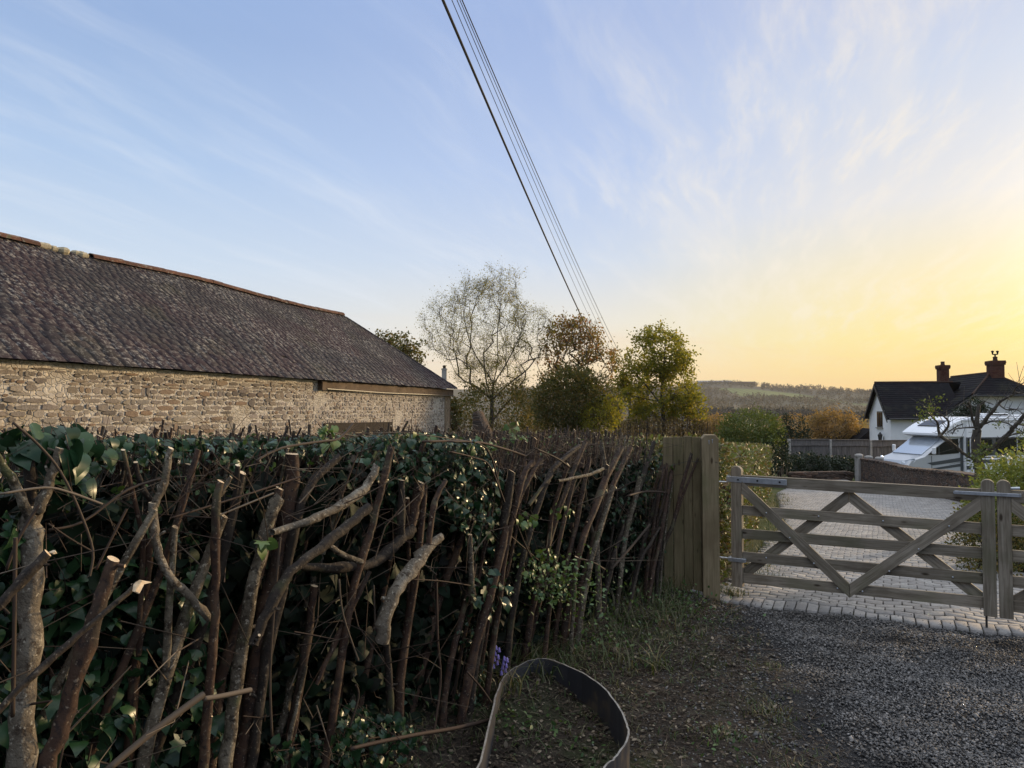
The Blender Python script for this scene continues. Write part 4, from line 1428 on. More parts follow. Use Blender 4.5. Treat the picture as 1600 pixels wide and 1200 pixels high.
def gate_leaf(label, u0, sgn):
    """five-bar leaf hung at u0; sgn +1 runs away from the left post, -1 mirrored"""
    U = lambda u: u0 + sgn * u
    c = GA + GD * U(0)
    t = empty('field_gate', (c[0], c[1], float(gz(c[0], c[1])) + .0), label, 'gate', 'pair of five-bar wooden drive gates')
    L = GLEN
    wood = M['gate_wood']
    plank('hanging_stile', (U(0.0), .105), (U(0.0), 1.19), .095, .070, 0, wood, t, smoothtop=rounded)
    plank('meeting_stile', (U(L - .045), .123), (U(L - .045), 1.165), .088, .070, 0, wood, t, smoothtop=rounded)
    zl_ = [1.062, .792, .582, .377, .184]
    zr_ = [1.042, .785, .596, .402, .219]
    x0, x1 = .047, L - .089
    for i, (za, zb_) in enumerate(zip(zl_, zr_)):
        wd = .092 if i == 0 else .086
        a_, b_ = (U(x0), za), (U(x1), zb_)
        if sgn < 0:
            a_, b_ = b_, a_
        plank('rail', a_, b_, wd, .026 if i else .05, 0, wood, t)
    zlo, zhi = .12, 1.01
    xm = L * .475
    for (a_, b_, off) in (((.05, 1.0), (xm - .001, .192), .029), ((xm + .001, .192), (L - .09, .985), .029), ((.05, .215), (xm - .001, .975), -.029), ((xm + .001, .975), (L - .09, .235), -.029)):
        p, q_ = (U(a_[0]), a_[1]), (U(b_[0]), b_[1])
        if sgn < 0:
            p, q_ = q_, p
        sl_ = (q_[1] - p[1]) / (q_[0] - p[0])
        plank('brace', p, q_, .086, .024, off, wood, t, ends=(sl_, -sl_))
    # bolt heads where braces cross rails
    for i in range(1, 5):
        for (a_, b_, off) in (((.06, 1.0), (xm - .028, .135), .043), ((xm + .028, .135), (L - .095, .985), .043), ((.06, .215), (xm - .02, .985), .0145), ((xm + .02, .985), (L - .10, .235), .0145)):
            zz_ = zl_[i] + (zr_[i] - zl_[i]) * .5
            s_ = (zz_ - a_[1]) / (b_[1] - a_[1])
            if 0.03 < s_ < .97:
                u = a_[0] + (b_[0] - a_[0]) * s_
                pw = GA + GD * U(u) + np.array([0, 0, zz_]) + GN * off
                mbb = MB()
                mbb.tube([pw, pw + GN * .004, pw + GN * .007], [.007, .0065, .003], 8)
                mbb.build('bolt', M['galv'], t)
    # strap hinge on the top rail
    mbb = MB()
    hc = GA + GD * U(.19) + GN * .037 + np.array([0, 0, 1.066])
    dr = np.array([GD[0], GD[1], (zr_[0] - zl_[0]) / L * sgn])
    mbb.box(hc, (.50, .006, .050), GD + np.array([0, 0, -.011 * sgn]), GN, (0, 0, 1), bev=.0015)
    mbb.tube([GA + GD * U(-.075) + np.array([0, 0, 1.035]), GA + GD * U(-.075) + np.array([0, 0, 1.10])], .017, 10)
    mbb.box(GA + GD * U(-.06) + GN * .02 + np.array([0, 0, 1.067]), (.05, .036, .048), GD, GN, (0, 0, 1), bev=.002)
    mbb.tube([GA + GD * U(-.16) + np.array([0, 0, 1.035]), GA + GD * U(-.075) + np.array([0, 0, 1.035])], .010, 8)
    hg = mbb.build('strap_hinge', M['galv'], t)
    for u in (.02, .19, .38):
        pw = GA + GD * U(u) + GN * .040 + np.array([0, 0, 1.066 - .011 * (u - .19)])
        m2_ = MB()
        m2_.tube([pw, pw + GN * .005], [.010, .008], 8)
        m2_.build('hinge_bolt', M['black_iron'], hg)
    mbb = MB()
    mbb.box(GA + GD * U(.0) + np.array([0, 0, .345]), (.16, .085, .035), GD, GN, (0, 0, 1), bev=.003)
    mbb.tube([GA + GD * U(-.17) + np.array([0, 0, .345]), GA + GD * U(-.06) + np.array([0, 0, .345])], .010, 8)
    mbb.build('lower_hinge', M['galv'], t)
    return t


leaf1 = gate_leaf('left leaf of the wooden gates, hung from the tall square post', 0.0, 1)
leaf2 = gate_leaf('right leaf of the wooden gates, running out of the frame', 2 * GLEN + .012, -1)
# drop bolt on the left leaf
mb = MB()
c = GA + GD * (GLEN - .07) - GN * .055
gzb = float(gz(c[0], c[1]))
mb.tube([c + [0, 0, .55], c + [0, 0, gzb + .012]], .008, 8)
mb.tube([c + [0, 0, .55], c + [0, 0, .55] - GN * .06], .008, 8)
mb.build('drop_bolt', M['black_iron'], leaf1)
# throw-over loop joining the leaves
mb = MB()
zc_ = 1.055
u0, u1 = GLEN - .26, GLEN + .155
pts = [GA + GD * u0 + GN * .035 + np.array([0, 0, zc_])]
mb.box(GA + GD * ((u0 + u1) / 2) + GN * .046 + np.array([0, 0, zc_]), (u1 - u0, .008, .026), GD, GN, (0, 0, 1), bev=.0015)
mb.box(GA + GD * ((u0 + u1) / 2) - GN * .046 + np.array([0, 0, zc_]), (u1 - u0, .008, .026), GD, GN, (0, 0, 1), bev=.0015)
mb.box(GA + GD * (u1 + .006) + np.array([0, 0, zc_]), (.008, .10, .026), GD, GN, (0, 0, 1), bev=.0015)
mb.tube([GA + GD * u0 - GN * .06 + np.array([0, 0, zc_]), GA + GD * u0 + GN * .06 + np.array([0, 0, zc_])], .011, 10)
lo_ = mb.build('gate_latch', M['galv'], None, loc=GA + GD * GLEN + np.array([0, 0, zc_]))
tag(lo_, 'flat galvanised throw-over loop holding the two gate leaves together', 'latch')
# small catch block on the right leaf
mb = MB()
mb.tube([GA + GD * (GLEN + .10) + GN * .0 + np.array([0, 0, 1.10]), GA + GD * (GLEN + .16) + np.array([0, 0, 1.105])], .012, 8)
mb.build('catch', M['galv'], leaf2)


# ------------------------------------------------------------------ gate post and board screen
def upright(name, c, wx, wy, z0, z1, mat, parent=None, X=GD, Y=GN, top=None, chamf=.006):
    """a vertical post; its own X runs up so the grain is vertical"""
    mb = MB()
    H = z1 - z0
    if top is None:
        mb.box((H / 2, 0, 0), (H, wx, wy), bev=chamf)
    else:
        prof = [(0, -wx / 2), (H - top, -wx / 2), (H, -wx / 2 + top * .8), (H, wx / 2 - top * .8), (H - top, wx / 2), (0, wx / 2)]
        mb.prism([(x, y, 0) for x, y in prof], (0, 0, -wy / 2), (0, 0, wy / 2), bev=chamf)
    o = mb.build(name, mat, None, smooth=False)
    Mx = Matrix(((0, X[0], Y[0], c[0]), (0, X[1], Y[1], c[1]), (1, X[2], Y[2], z0), (0, 0, 0, 1)))
    if parent is not None:
        adopt(o, parent)
        o.matrix_basis = Mx
    else:
        o.matrix_world = Mx
    return o


pc = at(1114, 937, 6.48)
PX = np.array([.99, -.14, 0.0])
PY = np.array([-.14, -.99, 0.0])
pc = np.array([pc[0], pc[1] + .07, 0])
post = upright('gate_post', pc, .145, .145, -.1, 1.475, M['post_wood'], None, PX, PY, top=.035)
tag(post, 'thick square timber post with a weathered sloping top carrying the gate', 'gate post')
mb = MB()
for dx_ in (-.012, .018):
    q_ = pc + PX * dx_ + PY * .0735 + np.array([0, 0, 1.425 + dx_ * .3])
    mb.tube([q_, q_ + PY * .003], [.007, .005], 6)
    mb.tube([q_ + np.array([0, 0, .0]), q_ + np.array([0, 0, -.03]) + PY * .002], [.004, .002], 5)
stn = mb.build('fixing_screw', M['galv'], None)
adopt(stn, post)
stn.matrix_parent_inverse = Matrix(((0, PX[0], PY[0], pc[0]), (0, PX[1], PY[1], pc[1]), (1, 0, 0, -.1), (0, 0, 0, 1))).inverted()
scr = empty('board_screen', (pc[0] - .25, pc[1] + .03, 0), 'short screen of upright timber boards between hedge and gate post', 'fence')
bx = -.0745
for i, wd in enumerate((.075, .08, .092, .09)):
    c = pc + PX * (bx - wd / 2) - PY * (.02 + .004 * (i % 2)) + np.array([0, 0, 0])
    upright('board', c, wd - .004, .024, -.08, 1.452 + (.006 if i % 2 else 0) - (.01 if i == 3 else 0), M['board_wood'], scr, PX, PY, chamf=.003)
    bx -= wd
for z in (.35, 1.1):
    mb = MB()
    mb.box(pc + PX * (-.27) - PY * .062 + np.array([0, 0, z]), (.39, .045, .075), PX, PY, (0, 0, 1), bev=.004)
    mb.build('batten', M['board_wood'], scr)
mb = MB()
mb.tube([pc + PX * (-.42) + PY * .012 + np.array([0, 0, 1.17]), pc + PX * (-.2) + PY * .004 + np.array([0, 0, 1.23]), pc + PX * .06 + PY * .078 + np.array([0, 0, 1.232])], .0018, 5)
mb.build('wire_tie', M['black_iron'], scr)


# ================================================================== BENT METAL BAND ON THE VERGE
prof = [(640, 1330), (690, 1260), (745, 1200), (758, 1155), (770, 1110), (779, 1076), (792, 1050), (818, 1036), (850, 1030), (880, 1037), (910, 1050), (938, 1071), (960, 1095), (975, 1118), (982, 1140),
        (980, 1157), (970, 1170), (957, 1185), (945, 1200), (925, 1240), (900, 1300)]
BH = .172
top = []
for x, y in prof:
    r = ray(x, y)
    tt = (BH + .015 - CAMZ) / r[2]
    top.append(np.array([0, 0, CAMZ]) + r * tt)
tp = np.array(top)


tp = catmull(tp, 4)
tp[:, :2] += rng.normal(size=(len(tp), 2)) * .0013
tp[:, 2] += .006 * np.sin(np.arange(len(tp)) * .45) + rng.normal(size=len(tp)) * .0012
bt = tp.copy()
bt[:, 2] = gz(bt[:, 0], bt[:, 1]) - .004
tan = nrmz(np.gradient(tp[:, :2], axis=0))
nn = np.column_stack([-tan[:, 1], tan[:, 0], 0 * tan[:, 0]])
th = .0045
rows = np.stack([tp + nn * th, tp - nn * th, bt + nn * th, bt - nn * th], 1)
k = len(tp)
VV = rows.reshape(-1, 3)
FFb, mi = [], []
for i in range(k - 1):
    a_, b_ = i * 4, (i + 1) * 4
    FFb += [(a_, b_, b_ + 1, a_ + 1), (a_ + 2, b_ + 2, b_, a_), (a_ + 1, b_ + 1, b_ + 3, a_ + 3), (a_ + 3, b_ + 3, b_ + 2, a_ + 2)]
    mi += [1, 0, 0, 0]
me_ = MB()
me_.v, me_.f, me_.m, me_.n = [tuple(p) for p in VV], FFb, mi, len(VV)
bo = me_.build('metal_band', [M['band'], M['band_edge']], None, loc=(float(tp[len(tp) // 2][0]), float(tp[len(tp) // 2][1]), 0), smooth=False)
tag(bo, 'bent dark metal band standing on edge in an open loop on the verge', 'metal band')


# ================================================================== THE CUT HEDGE
HB = np.array([HL[0], HL[1], 0.0])            # along the hedge, away from the camera
HF = np.array([HN[0], HN[1], 0.0])            # out of its front
hedge = empty('cut_hedge', (HQ[0], HQ[1], 0), 'thick hedge of hard-pruned bare stems running from the foreground to the gate post', 'hedge')


def smooth_path(P, R_, k=4):
    Q = catmull(P, k)
    rr = np.interp(np.arange(len(Q)) / k, np.arange(len(R_)), R_)
    return Q, rr


def stem(path, widths, b, mat, toground=True, cut=True, wob=.10, b2=None, tilt=.35):
    """pruned stem through photo pixels on the hedge plane b metres behind its front; widths in pixels"""
    k = len(path)
    bs = np.linspace(b, b if b2 is None else b2, k)
    P = [hp(x, y, bb) for (x, y), bb in zip(path, bs)]
    ws = np.interp(np.linspace(0, 1, k), np.linspace(0, 1, len(widths)), widths)
    R_ = [wd * .78 / 2 * p[1] / FPX for wd, p in zip(ws, P)]
    if toground:
        d = P[0] - P[1]
        d = d / np.linalg.norm(d)
        d = d * .7 + np.array([0, 0, -.5])
        d /= np.linalg.norm(d)
        g = float(gz(P[0][0], P[0][1])) - .05
        if P[0][2] > g + .05:
            L = (P[0][2] - g) / max(.3, -d[2])
            n_ = max(1, int(L / .35))
            for j in range(1, n_ + 1):
                q_ = P[0 + (j - 1) * 0] if j == 1 else P[0]
                P.insert(0, P[0] + d * L / n_)
                R_.insert(0, R_[0] * 1.04)
    Q, rr = smooth_path(P, R_)
    Q = Q + rng.normal(size=Q.shape) * (rr * .12)[:, None] * (np.arange(len(Q)) < len(Q) - 2)[:, None]
    # knuckles where side shoots were taken off
    kn = np.ones(len(Q))
    for j in range(max(1, len(Q) // 7)):
        c = rng.integers(1, max(2, len(Q) - 2))
        kn *= 1 + .22 * np.exp(-((np.arange(len(Q)) - c) / .8) ** 2)
    mb = MB()
    mb.tube(Q, rr * kn, n=10 if rr.max() > .012 else 7, caps=(False, True), cm=1 if cut else 0, rnd=rng, wob=wob, cut=(.1 + tilt * 1.6 * rng.random(),) if cut else None)
    # stubs of removed side shoots
    for j in range(rng.integers(0, 4)):
        c = int(rng.integers(1, max(2, len(Q) - 1)))
        dd = rdir(1, .3)[0]
        mb.tube([Q[c], Q[c] + dd * rr[c] * (1.3 + rng.random() * 1.5)], [rr[c] * .42, rr[c] * .3], 6, caps=(False, True), cm=1 if rng.random() < .6 else 0)
    return mb


stems = []
G_, RD, DK = 'bark_grey', 'bark_red', 'bark_dark'
S = lambda *a, **k: stems.append((a, k))
# foreground, left
S([(30, 1180), (40, 1040), (46, 930), (50, 850), (52, 795)], [44, 38, 36], .02, 'bark_pale')
S([(50, 812), (32, 775), (8, 735), (-14, 700)], [20, 17, 15], .0, G_, toground=False)
S([(48, 800), (47, 760), (44, 704)], [22, 22, 18], .08, DK, toground=False)
S([(58, 800), (72, 770), (82, 735), (93, 700)], [22, 18, 16], .0, G_, toground=False, tilt=.1)
S([(-30, 985), (0, 945), (38, 903), (75, 864)], [18, 20, 19], -.30, DK, toground=False, tilt=.6)
S([(70, 1215), (105, 1110), (135, 1010), (160, 930), (177, 873)], [34, 30, 24], -.18, RD, tilt=.3)
S([(-10, 1118), (50, 1058), (125, 990), (200, 926), (216, 909)], [14, 12, 9], -.24, DK, toground=False)
S([(213, 1035), (224, 950), (231, 880), (236, 800)], [17, 16, 14], .12, RD)
S([(328, 968), (300, 936), (268, 905), (249, 868), (241, 830), (239, 785)], [15, 16, 17], -.02, 'bark_pale', toground=False)
S([(240, 790), (253, 762), (262, 722), (267, 700)], [16, 15, 11], -.02, G_, toground=False)
S([(238, 785), (224, 765), (217, 745), (212, 722)], [11, 11, 9], .04, DK, toground=False)
S([(316, 1215), (326, 1100), (335, 960), (337, 850), (338, 785), (345, 752)], [20, 17, 14], -.06, RD)
S([(343, 775), (352, 760), (361, 745)], [9, 8], -.06, G_, toground=False)
S([(272, 900), (282, 820), (288, 770), (294, 725)], [17, 15, 13], .2, DK)
S([(186, 900), (197, 800), (193, 730), (187, 680)], [13, 12, 9], .25, DK)
S([(100, 850), (106, 780), (110, 720)], [12, 10], .3, DK)
S([(372, 1200), (398, 1060), (418, 945), (440, 845), (455, 770), (457, 709)], [30, 30, 26], .10, RD)
S([(348, 1215), (368, 1080), (388, 950), (412, 845), (424, 800), (438, 776)], [24, 26, 23], .0, G_)
S([(420, 1010), (446, 900), (466, 800), (492, 750), (531, 713)], [20, 18, 13], .06, DK)
S([(425, 832), (478, 816), (512, 800), (560, 772), (578, 752), (589, 727)], [13, 17, 17, 15], -.04, 'bark_pale', toground=False)
S([(395, 1010), (418, 955), (455, 893), (500, 856), (545, 820), (577, 792)], [20, 19, 19], -.16, DK, toground=False, tilt=.5)
S([(540, 980), (566, 870), (580, 830), (592, 780), (603, 735), (612, 697)], [16, 14, 13], .0, RD)
S([(470, 884), (520, 887), (570, 884), (600, 868), (626, 842), (645, 826)], [16, 20, 21, 20], .02, DK, toground=False, cut=False)
S([(628, 845), (626, 800), (628, 750)], [18, 15, 12], .02, DK, toground=False)
S([(640, 832), (650, 790), (656, 752)], [20, 20, 20], .06, RD, toground=False)
S([(512, 850), (535, 866), (565, 878)], [9, 11, 12], -.04, G_, toground=False, cut=False)
S([(598, 1000), (602, 962), (622, 915), (648, 882), (668, 858), (690, 838)], [29, 26, 28, 22, 16], -.08, 'bark_pale', toground=False)
S([(668, 862), (676, 800), (685, 770), (697, 750)], [13, 11, 9], -.08, RD, toground=False)
S([(452, 1160), (470, 1060), (484, 970), (491, 915)], [18, 17, 15], .12, RD)
S([(495, 1070), (525, 1000), (553, 945), (577, 892)], [9, 11, 11], .02, RD, toground=False)
S([(440, 1215), (462, 1110), (478, 1040)], [11, 9], .1, G_, cut=False)
S([(548, 1200), (550, 1120), (553, 1040)], [13, 11], .18, G_)
S([(664, 1110), (672, 980), (680, 860), (690, 770)], [13, 11, 9], .2, RD)
S([(698, 1070), (712, 1000), (728, 940), (742, 880)], [13, 12, 11], .04, RD)
S([(722, 1110), (738, 1030), (762, 945), (777, 890), (792, 820)], [18, 17, 13], -.02, RD)
S([(738, 940), (736, 880), (734, 835)], [13, 10], .0, G_, toground=False)
S([(755, 960), (772, 890), (788, 810), (800, 736)], [17, 16, 14], .02, DK)
S([(790, 860), (806, 790), (817, 745), (833, 722)], [11, 11, 12], .0, RD)
S([(775, 900), (800, 810), (826, 750), (846, 718)], [9, 9, 9], .1, RD)
S([(826, 790), (846, 762), (863, 742)], [7, 7], .0, DK, toground=False)
S([(872, 752), (905, 745), (925, 740), (943, 732)], [6, 7, 6], -.06, G_, toground=False)
S([(866, 890), (878, 830), (888, 785), (897, 750)], [9, 9, 8], .0, RD)
S([(880, 905), (898, 830), (910, 770), (922, 716)], [9, 9, 8], .05, RD)
S([(886, 960), (905, 860), (925, 805), (948, 745), (972, 699)], [14, 13, 11], .0, RD)
S([(908, 920), (930, 840), (950, 775), (986, 699)], [13, 12, 9], .03, RD)
S([(918, 900), (940, 820), (958, 760)], [12, 10], .0, G_)
S([(978, 840), (990, 790), (1000, 745)], [10, 8], .02, G_)
S([(894, 980), (897, 930), (901, 870)], [8, 8], -.05, G_)
S([(1000, 880), (1016, 850), (1031, 824)], [6, 5], -.05, DK)
S([(800, 960), (815, 880), (838, 800), (862, 735), (905, 697)], [14, 12, 9], .06, DK)
S([(830, 960), (852, 870), (872, 800), (915, 690)], [13, 11, 9], .08, RD)
S([(945, 930), (965, 850), (1000, 760), (1022, 690)], [11, 9, 8], .06, DK)
S([(985, 930), (1005, 850), (1028, 770), (1040, 700)], [10, 8, 7], .08, DK)
S([(1018, 905), (1030, 850), (1044, 770), (1058, 702)], [8, 7, 6], -.06, RD)
S([(1028, 890), (1036, 820), (1047, 745), (1052, 692)], [7, 6, 5], -.03, DK)
S([(1010, 900), (1022, 820), (1036, 740), (1046, 690)], [8, 7, 6], .02, RD)
S([(1035, 870), (1045, 790), (1056, 725)], [5, 4], -.05, G_)
S([(612, 1150), (608, 1070), (603, 990)], [15, 14, 13], .03, DK, cut=False)
nst = 0
for a_, k_ in stems:
    path, widths, b, bark = a_
    o = stem(path, widths, b, bark, **k_).build('stem', [M[bark], M['cut_wood']], hedge, smooth=True)
    nst += 1


# the rest of the stems stand in rows through the hedge's depth, leaning the same way
def htop(s):
    """height of the hedge top above its foot"""
    return np.interp(s, [-2.8, 0, 1.5, 3.6], [1.46, 1.41, 1.36, 1.31])


def row_stem(mb, s, b, h, lean, r):
    base = np.array([HQ[0], HQ[1], 0]) + HB * s - HF * b
    base[2] = float(gz(base[0], base[1])) - .05
    d = HB * lean + HF * (rng.normal() * .08)
    k = 5
    pts = []
    for j in range(k):
        q_ = j / (k - 1)
        pts.append(base + np.array([0, 0, h * q_]) + d * h * q_ + rng.normal(size=3) * .018 * (j > 0))
    R_ = np.linspace(r, r * .62, k)
    Q, rr = smooth_path(pts, R_, 2)
    mb.tube(Q, rr, 7, caps=(False, True), cm=1, rnd=rng, wob=.12, cut=(.15 + .7 * rng.random(),))
    if rng.random() < .75:
        c = int(len(Q) * (.35 + rng.random() * .4))
        e = Q[c] + (HB * (lean + rng.normal() * .3) + HF * rng.normal() * .2) * h * .35 + np.array([0, 0, min(h, base[2] + h - Q[c][2] + .03 * rng.normal())])
        e[2] = min(e[2], Q[-1][2] + .04)
        mid_ = (Q[c] + e) / 2 + rng.normal(size=3) * .03
        mb.tube([Q[c], mid_, e], [rr[c] * .7, rr[c] * .6, rr[c] * .5], 6, caps=(False, True), cm=1, cut=(.15 + .6 * rng.random(),))


front_n = 100 - nst
for i in range(front_n):
    s = -2.2 + 5.75 * (i + rng.random()) / front_n
    mb = MB()
    row_stem(mb, s, .05 + rng.random() * .3, float(htop(s)) + .05 - .24 * rng.random(), .16 + rng.random() * .24, .012 + rng.random() * .016)
    mb.build('stem', [M[random.choice([G_, RD, RD, DK])], M[random.choice(['cut_wood', 'old_cut'])]], hedge, smooth=True)
for bark, cnt in ((RD, 190), (DK, 200), (G_, 40)):
    mb = MB()
    for i in range(cnt):
        s = -2.6 + 6.15 * rng.random() ** .75
        row_stem(mb, s, .30 + rng.random() * .72, float(htop(s)) + .09 - .12 * rng.random() ** 2, .1 + rng.random() * .25, .006 + rng.random() * .012)
    o = mb.build('back_stems', [M[bark], M['old_cut']], hedge, smooth=True)
    o['kind'] = 'stuff'


def hpt(n, s0, s1, b0, b1, z0, z1):
    s = s0 + rng.random(n) * (s1 - s0)
    b = b0 + rng.random(n) * (b1 - b0)
    z = z0 + rng.random(n) * (z1 - z0)
    P = np.array([HQ[0], HQ[1], 0]) + s[:, None] * HB - b[:, None] * HF
    P[:, 2] = gz(P[:, 0], P[:, 1]) + z
    return P


# thin shoots and whips
mb_twV, mb_twF, kk = [], [], 0
P0 = hpt(2000, -2.6, 3.5, -.06, .95, .25, 1.30)
d = rdir(len(P0), .5) + HB * .35
L = .10 + rng.random((len(P0), 1)) ** 2 * .55
P1 = P0 + nrmz(d) * L * .5 + rng.normal(size=P0.shape) * .02
P2 = P1 + nrmz(d + rdir(len(P0)) * .5) * L * .5
lim = gz(P0[:, 0], P0[:, 1]) + htop((P0[:, :2] - HQ) @ HL) + .06 * rng.random(len(P0))
P1[:, 2] = np.minimum(P1[:, 2], lim)
P2[:, 2] = np.minimum(P2[:, 2], lim)
r0 = .0012 + rng.random(len(P0)) ** 2 * .0028
for A_, B_, ra, rb in ((P0, P1, r0, r0 * .8), (P1, P2, r0 * .8, r0 * .4)):
    V, F = sticks(A_, B_, ra, rb, 4)
    mb_twV.append(V)
    mb_twF.append(F + kk)
    kk += len(V)
# fine tangle along the top
P0 = hpt(3400, -2.8, 3.45, -.05, 1.0, 1.12, 1.38)
d = rdir(len(P0), .25)
P1 = P0 + d * (.05 + rng.random((len(P0), 1)) * .16)
P1[:, 2] = np.minimum(P1[:, 2], gz(P0[:, 0], P0[:, 1]) + htop((P0[:, :2] - HQ) @ HL) + .10 * rng.random(len(P0)))
P0b = hpt(700, -2.8, 1.6, .0, .9, 1.25, 1.42)
d = rdir(700, .9)
P1b = P0b + d * (.06 + rng.random((700, 1)) ** 2 * .20)
P0, P1 = np.vstack([P0, P0b]), np.vstack([P1, P1b])
V, F = sticks(P0, P1, .0012 + rng.random(len(P0)) * .0012, .0007)
mb_twV.append(V)
mb_twF.append(F + kk)
tw = npmesh('twigs', np.vstack(mb_twV), 4, M['twig'], hedge, faces=np.vstack(mb_twF))
tw['kind'] = 'stuff'
# long whips seen across the front
mb = MB()
for path, wd, b in (([(0, 772), (70, 762), (110, 770), (160, 788)], 4, -.1), ([(76, 828), (130, 815), (200, 765), (265, 745)], 4, .0), ([(20, 660), (60, 695), (95, 738), (125, 800), (145, 860), (140, 900)], 4, -.05),
                    ([(150, 890), (170, 850), (198, 795)], 4, -.05), ([(75, 818), (110, 842), (145, 862)], 3, -.05), ([(265, 810), (330, 790), (400, 768), (470, 745)], 3, .02),
                    ([(10, 890), (30, 840), (60, 790)], 5, -.05), ([(20, 1120), (22, 1000), (24, 840)], 6, -.08), ([(700, 690), (760, 700), (785, 782)], 3, -.05), ([(700, 705), (740, 715), (765, 728), (788, 784)], 3, -.06),
                    ([(425, 1150), (422, 1050), (430, 930), (438, 840)], 4, -.1), ([(530, 905), (536, 960), (560, 1032)], 3, -.05), ([(584, 915), (586, 975)], 3, -.06), ([(545, 1140), (560, 1090), (556, 1070)], 4, -.06),
                    ([(682, 905), (684, 1000), (688, 1070), (670, 1190)], 4, -.04), ([(800, 800), (820, 850), (835, 880)], 3, -.06), ([(900, 872), (925, 878), (945, 890)], 3, -.08), ([(640, 905), (690, 908), (735, 915)], 2, -.05),
                    ([(548, 1170), (590, 1160), (650, 1148), (715, 1137), (765, 1125)], 6, -.12), ([(165, 1205), (230, 1150), (290, 1105), (318, 1085)], 11, -.22), ([(318, 1092), (345, 1088), (392, 1078)], 8, -.22),
                    ([(835, 700), (870, 716), (890, 730)], 3, -.05), ([(660, 690), (740, 690), (790, 702), (820, 712)], 4, .0), ([(980, 775), (1010, 768), (1045, 770)], 3, -.05), ([(955, 890), (990, 850), (1015, 820)], 4, -.05),
                    ([(400, 720), (440, 700), (500, 690), (530, 685), (552, 662)], 4, .1), ([(730, 1050), (752, 1075), (768, 1098)], 3, -.15)):
    P = [hp(x, y, b) for x, y in path]
    r = [wd / 2 * p[1] / FPX for p in P]
    Q, rr = smooth_path(P, r, 4)
    mb.tube(Q, rr, 6)
o = mb.build('whips', M['twig'], hedge, smooth=True)
o['kind'] = 'stuff'
# torn pale ends of the snapped branches
for (x, y), pts in (((214, 908), [(-2, 4), (8, -3), (30, 2), (14, 6), (2, 32), (-8, 26), (-6, 10)]), ((85, 862), [(-12, 2), (0, -4), (4, 4), (-4, 7)])):
    P = [hp(x + dx_ * .72, y + dy_ * .62, -.25 - .0009 * abs(dy_)) for dx_, dy_ in pts]
    mb = MB()
    mb.prism(P, HF * -.007, HF * .007, bev=.003)
    mb.build('torn_end', M['cut_wood'], hedge)

# leaf inside the hedge, coloured near-black for the deep shade between stems
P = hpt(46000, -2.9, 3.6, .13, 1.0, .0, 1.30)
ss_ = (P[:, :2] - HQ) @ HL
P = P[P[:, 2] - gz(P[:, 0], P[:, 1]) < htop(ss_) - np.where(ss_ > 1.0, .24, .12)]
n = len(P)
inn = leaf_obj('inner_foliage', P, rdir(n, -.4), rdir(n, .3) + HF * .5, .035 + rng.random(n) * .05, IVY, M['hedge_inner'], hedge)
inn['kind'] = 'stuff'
# small fresh leaves breaking along the top and the back face
P = hpt(3000, -2.8, 3.5, .15, 1.05, 1.22, 1.44)
ss_ = (P[:, :2] - HQ) @ HL
P = P[(P[:, 2] - gz(P[:, 0], P[:, 1]) < htop(ss_) + .02) & (rng.random(len(P)) < np.where(ss_ > 1.0, .35, 1))]
n = len(P)
nl = leaf_obj('young_leaves', P, rdir(n, .2), rdir(n, 1), .016 + rng.random(n) * .02, OVAL, M['ivy_young'], hedge)
nl['kind'] = 'stuff'


# ------------------------------------------------------------------ ivy growing through the hedge
def ivy_patch(label, spots, mat='ivy', base_px=None, trails=8):
    """spots: (px, py, rx, ry, n, b0, b1, size)"""
    P, Sz = [], []
    for (x, y, rx, ry, n, b0, b1, s) in spots:
        for i in range(n):
            a = rng.random() * 6.283
            r = math.sqrt(rng.random())
            p = hp(x + math.cos(a) * r * rx, y + math.sin(a) * r * ry, b0 + rng.random() * (b1 - b0))
            P.append(p)
            Sz.append(s * (.42 + rng.random() * .72))
    P = np.array(P)
    n = len(P)
    c = P.mean(0)
    t = empty('ivy', (c[0], c[1], float(gz(c[0], c[1]))), label, 'ivy', 'ivy growing through the cut hedge')
    D = nrmz(np.array([0, 0, -1.0]) + HF * .35 + rng.normal(size=(n, 3)) * .65)
    N = nrmz(HF * 1.0 + np.array([0, 0, .55]) + rng.normal(size=(n, 3)) * .6)
    half = rng.random(n) < .10
    SZ = np.array(Sz)
    V1, F1 = leaves(P[half], D[half], N[half], np.array(Sz)[half], IVYL)
    V2, F2 = leaves(P[~half], D[~half], N[~half], np.array(Sz)[~half], IVY)
    npmesh('foliage', np.vstack([V1, V2]), 3, M[mat], t, smooth=True, faces=np.vstack([F1, F2 + len(V1)]))
    # stalks from the leaves back to a few trailing stems
    mb = MB()
    for i in range(trails):
        q0, q1 = P[rng.integers(n)], P[rng.integers(n)]
        lo_, hi_ = (q0, q1) if q0[2] < q1[2] else (q1, q0)
        mb.tube([lo_ - HF * .03, (lo_ + hi_) / 2 - HF * .05 + rng.normal(size=3) * .03, hi_ - HF * .02], [.003, .0025, .0015], 5)
    mb.build('stem', M['twig'], t, smooth=True)
    V, F = sticks(P, P - D * np.array(Sz)[:, None] * .6 - HF * .02, .0011, .0014)
    npmesh('leaf_stalk', V, 4, M['twig'], t, faces=F)['kind'] = 'stuff'
    return t


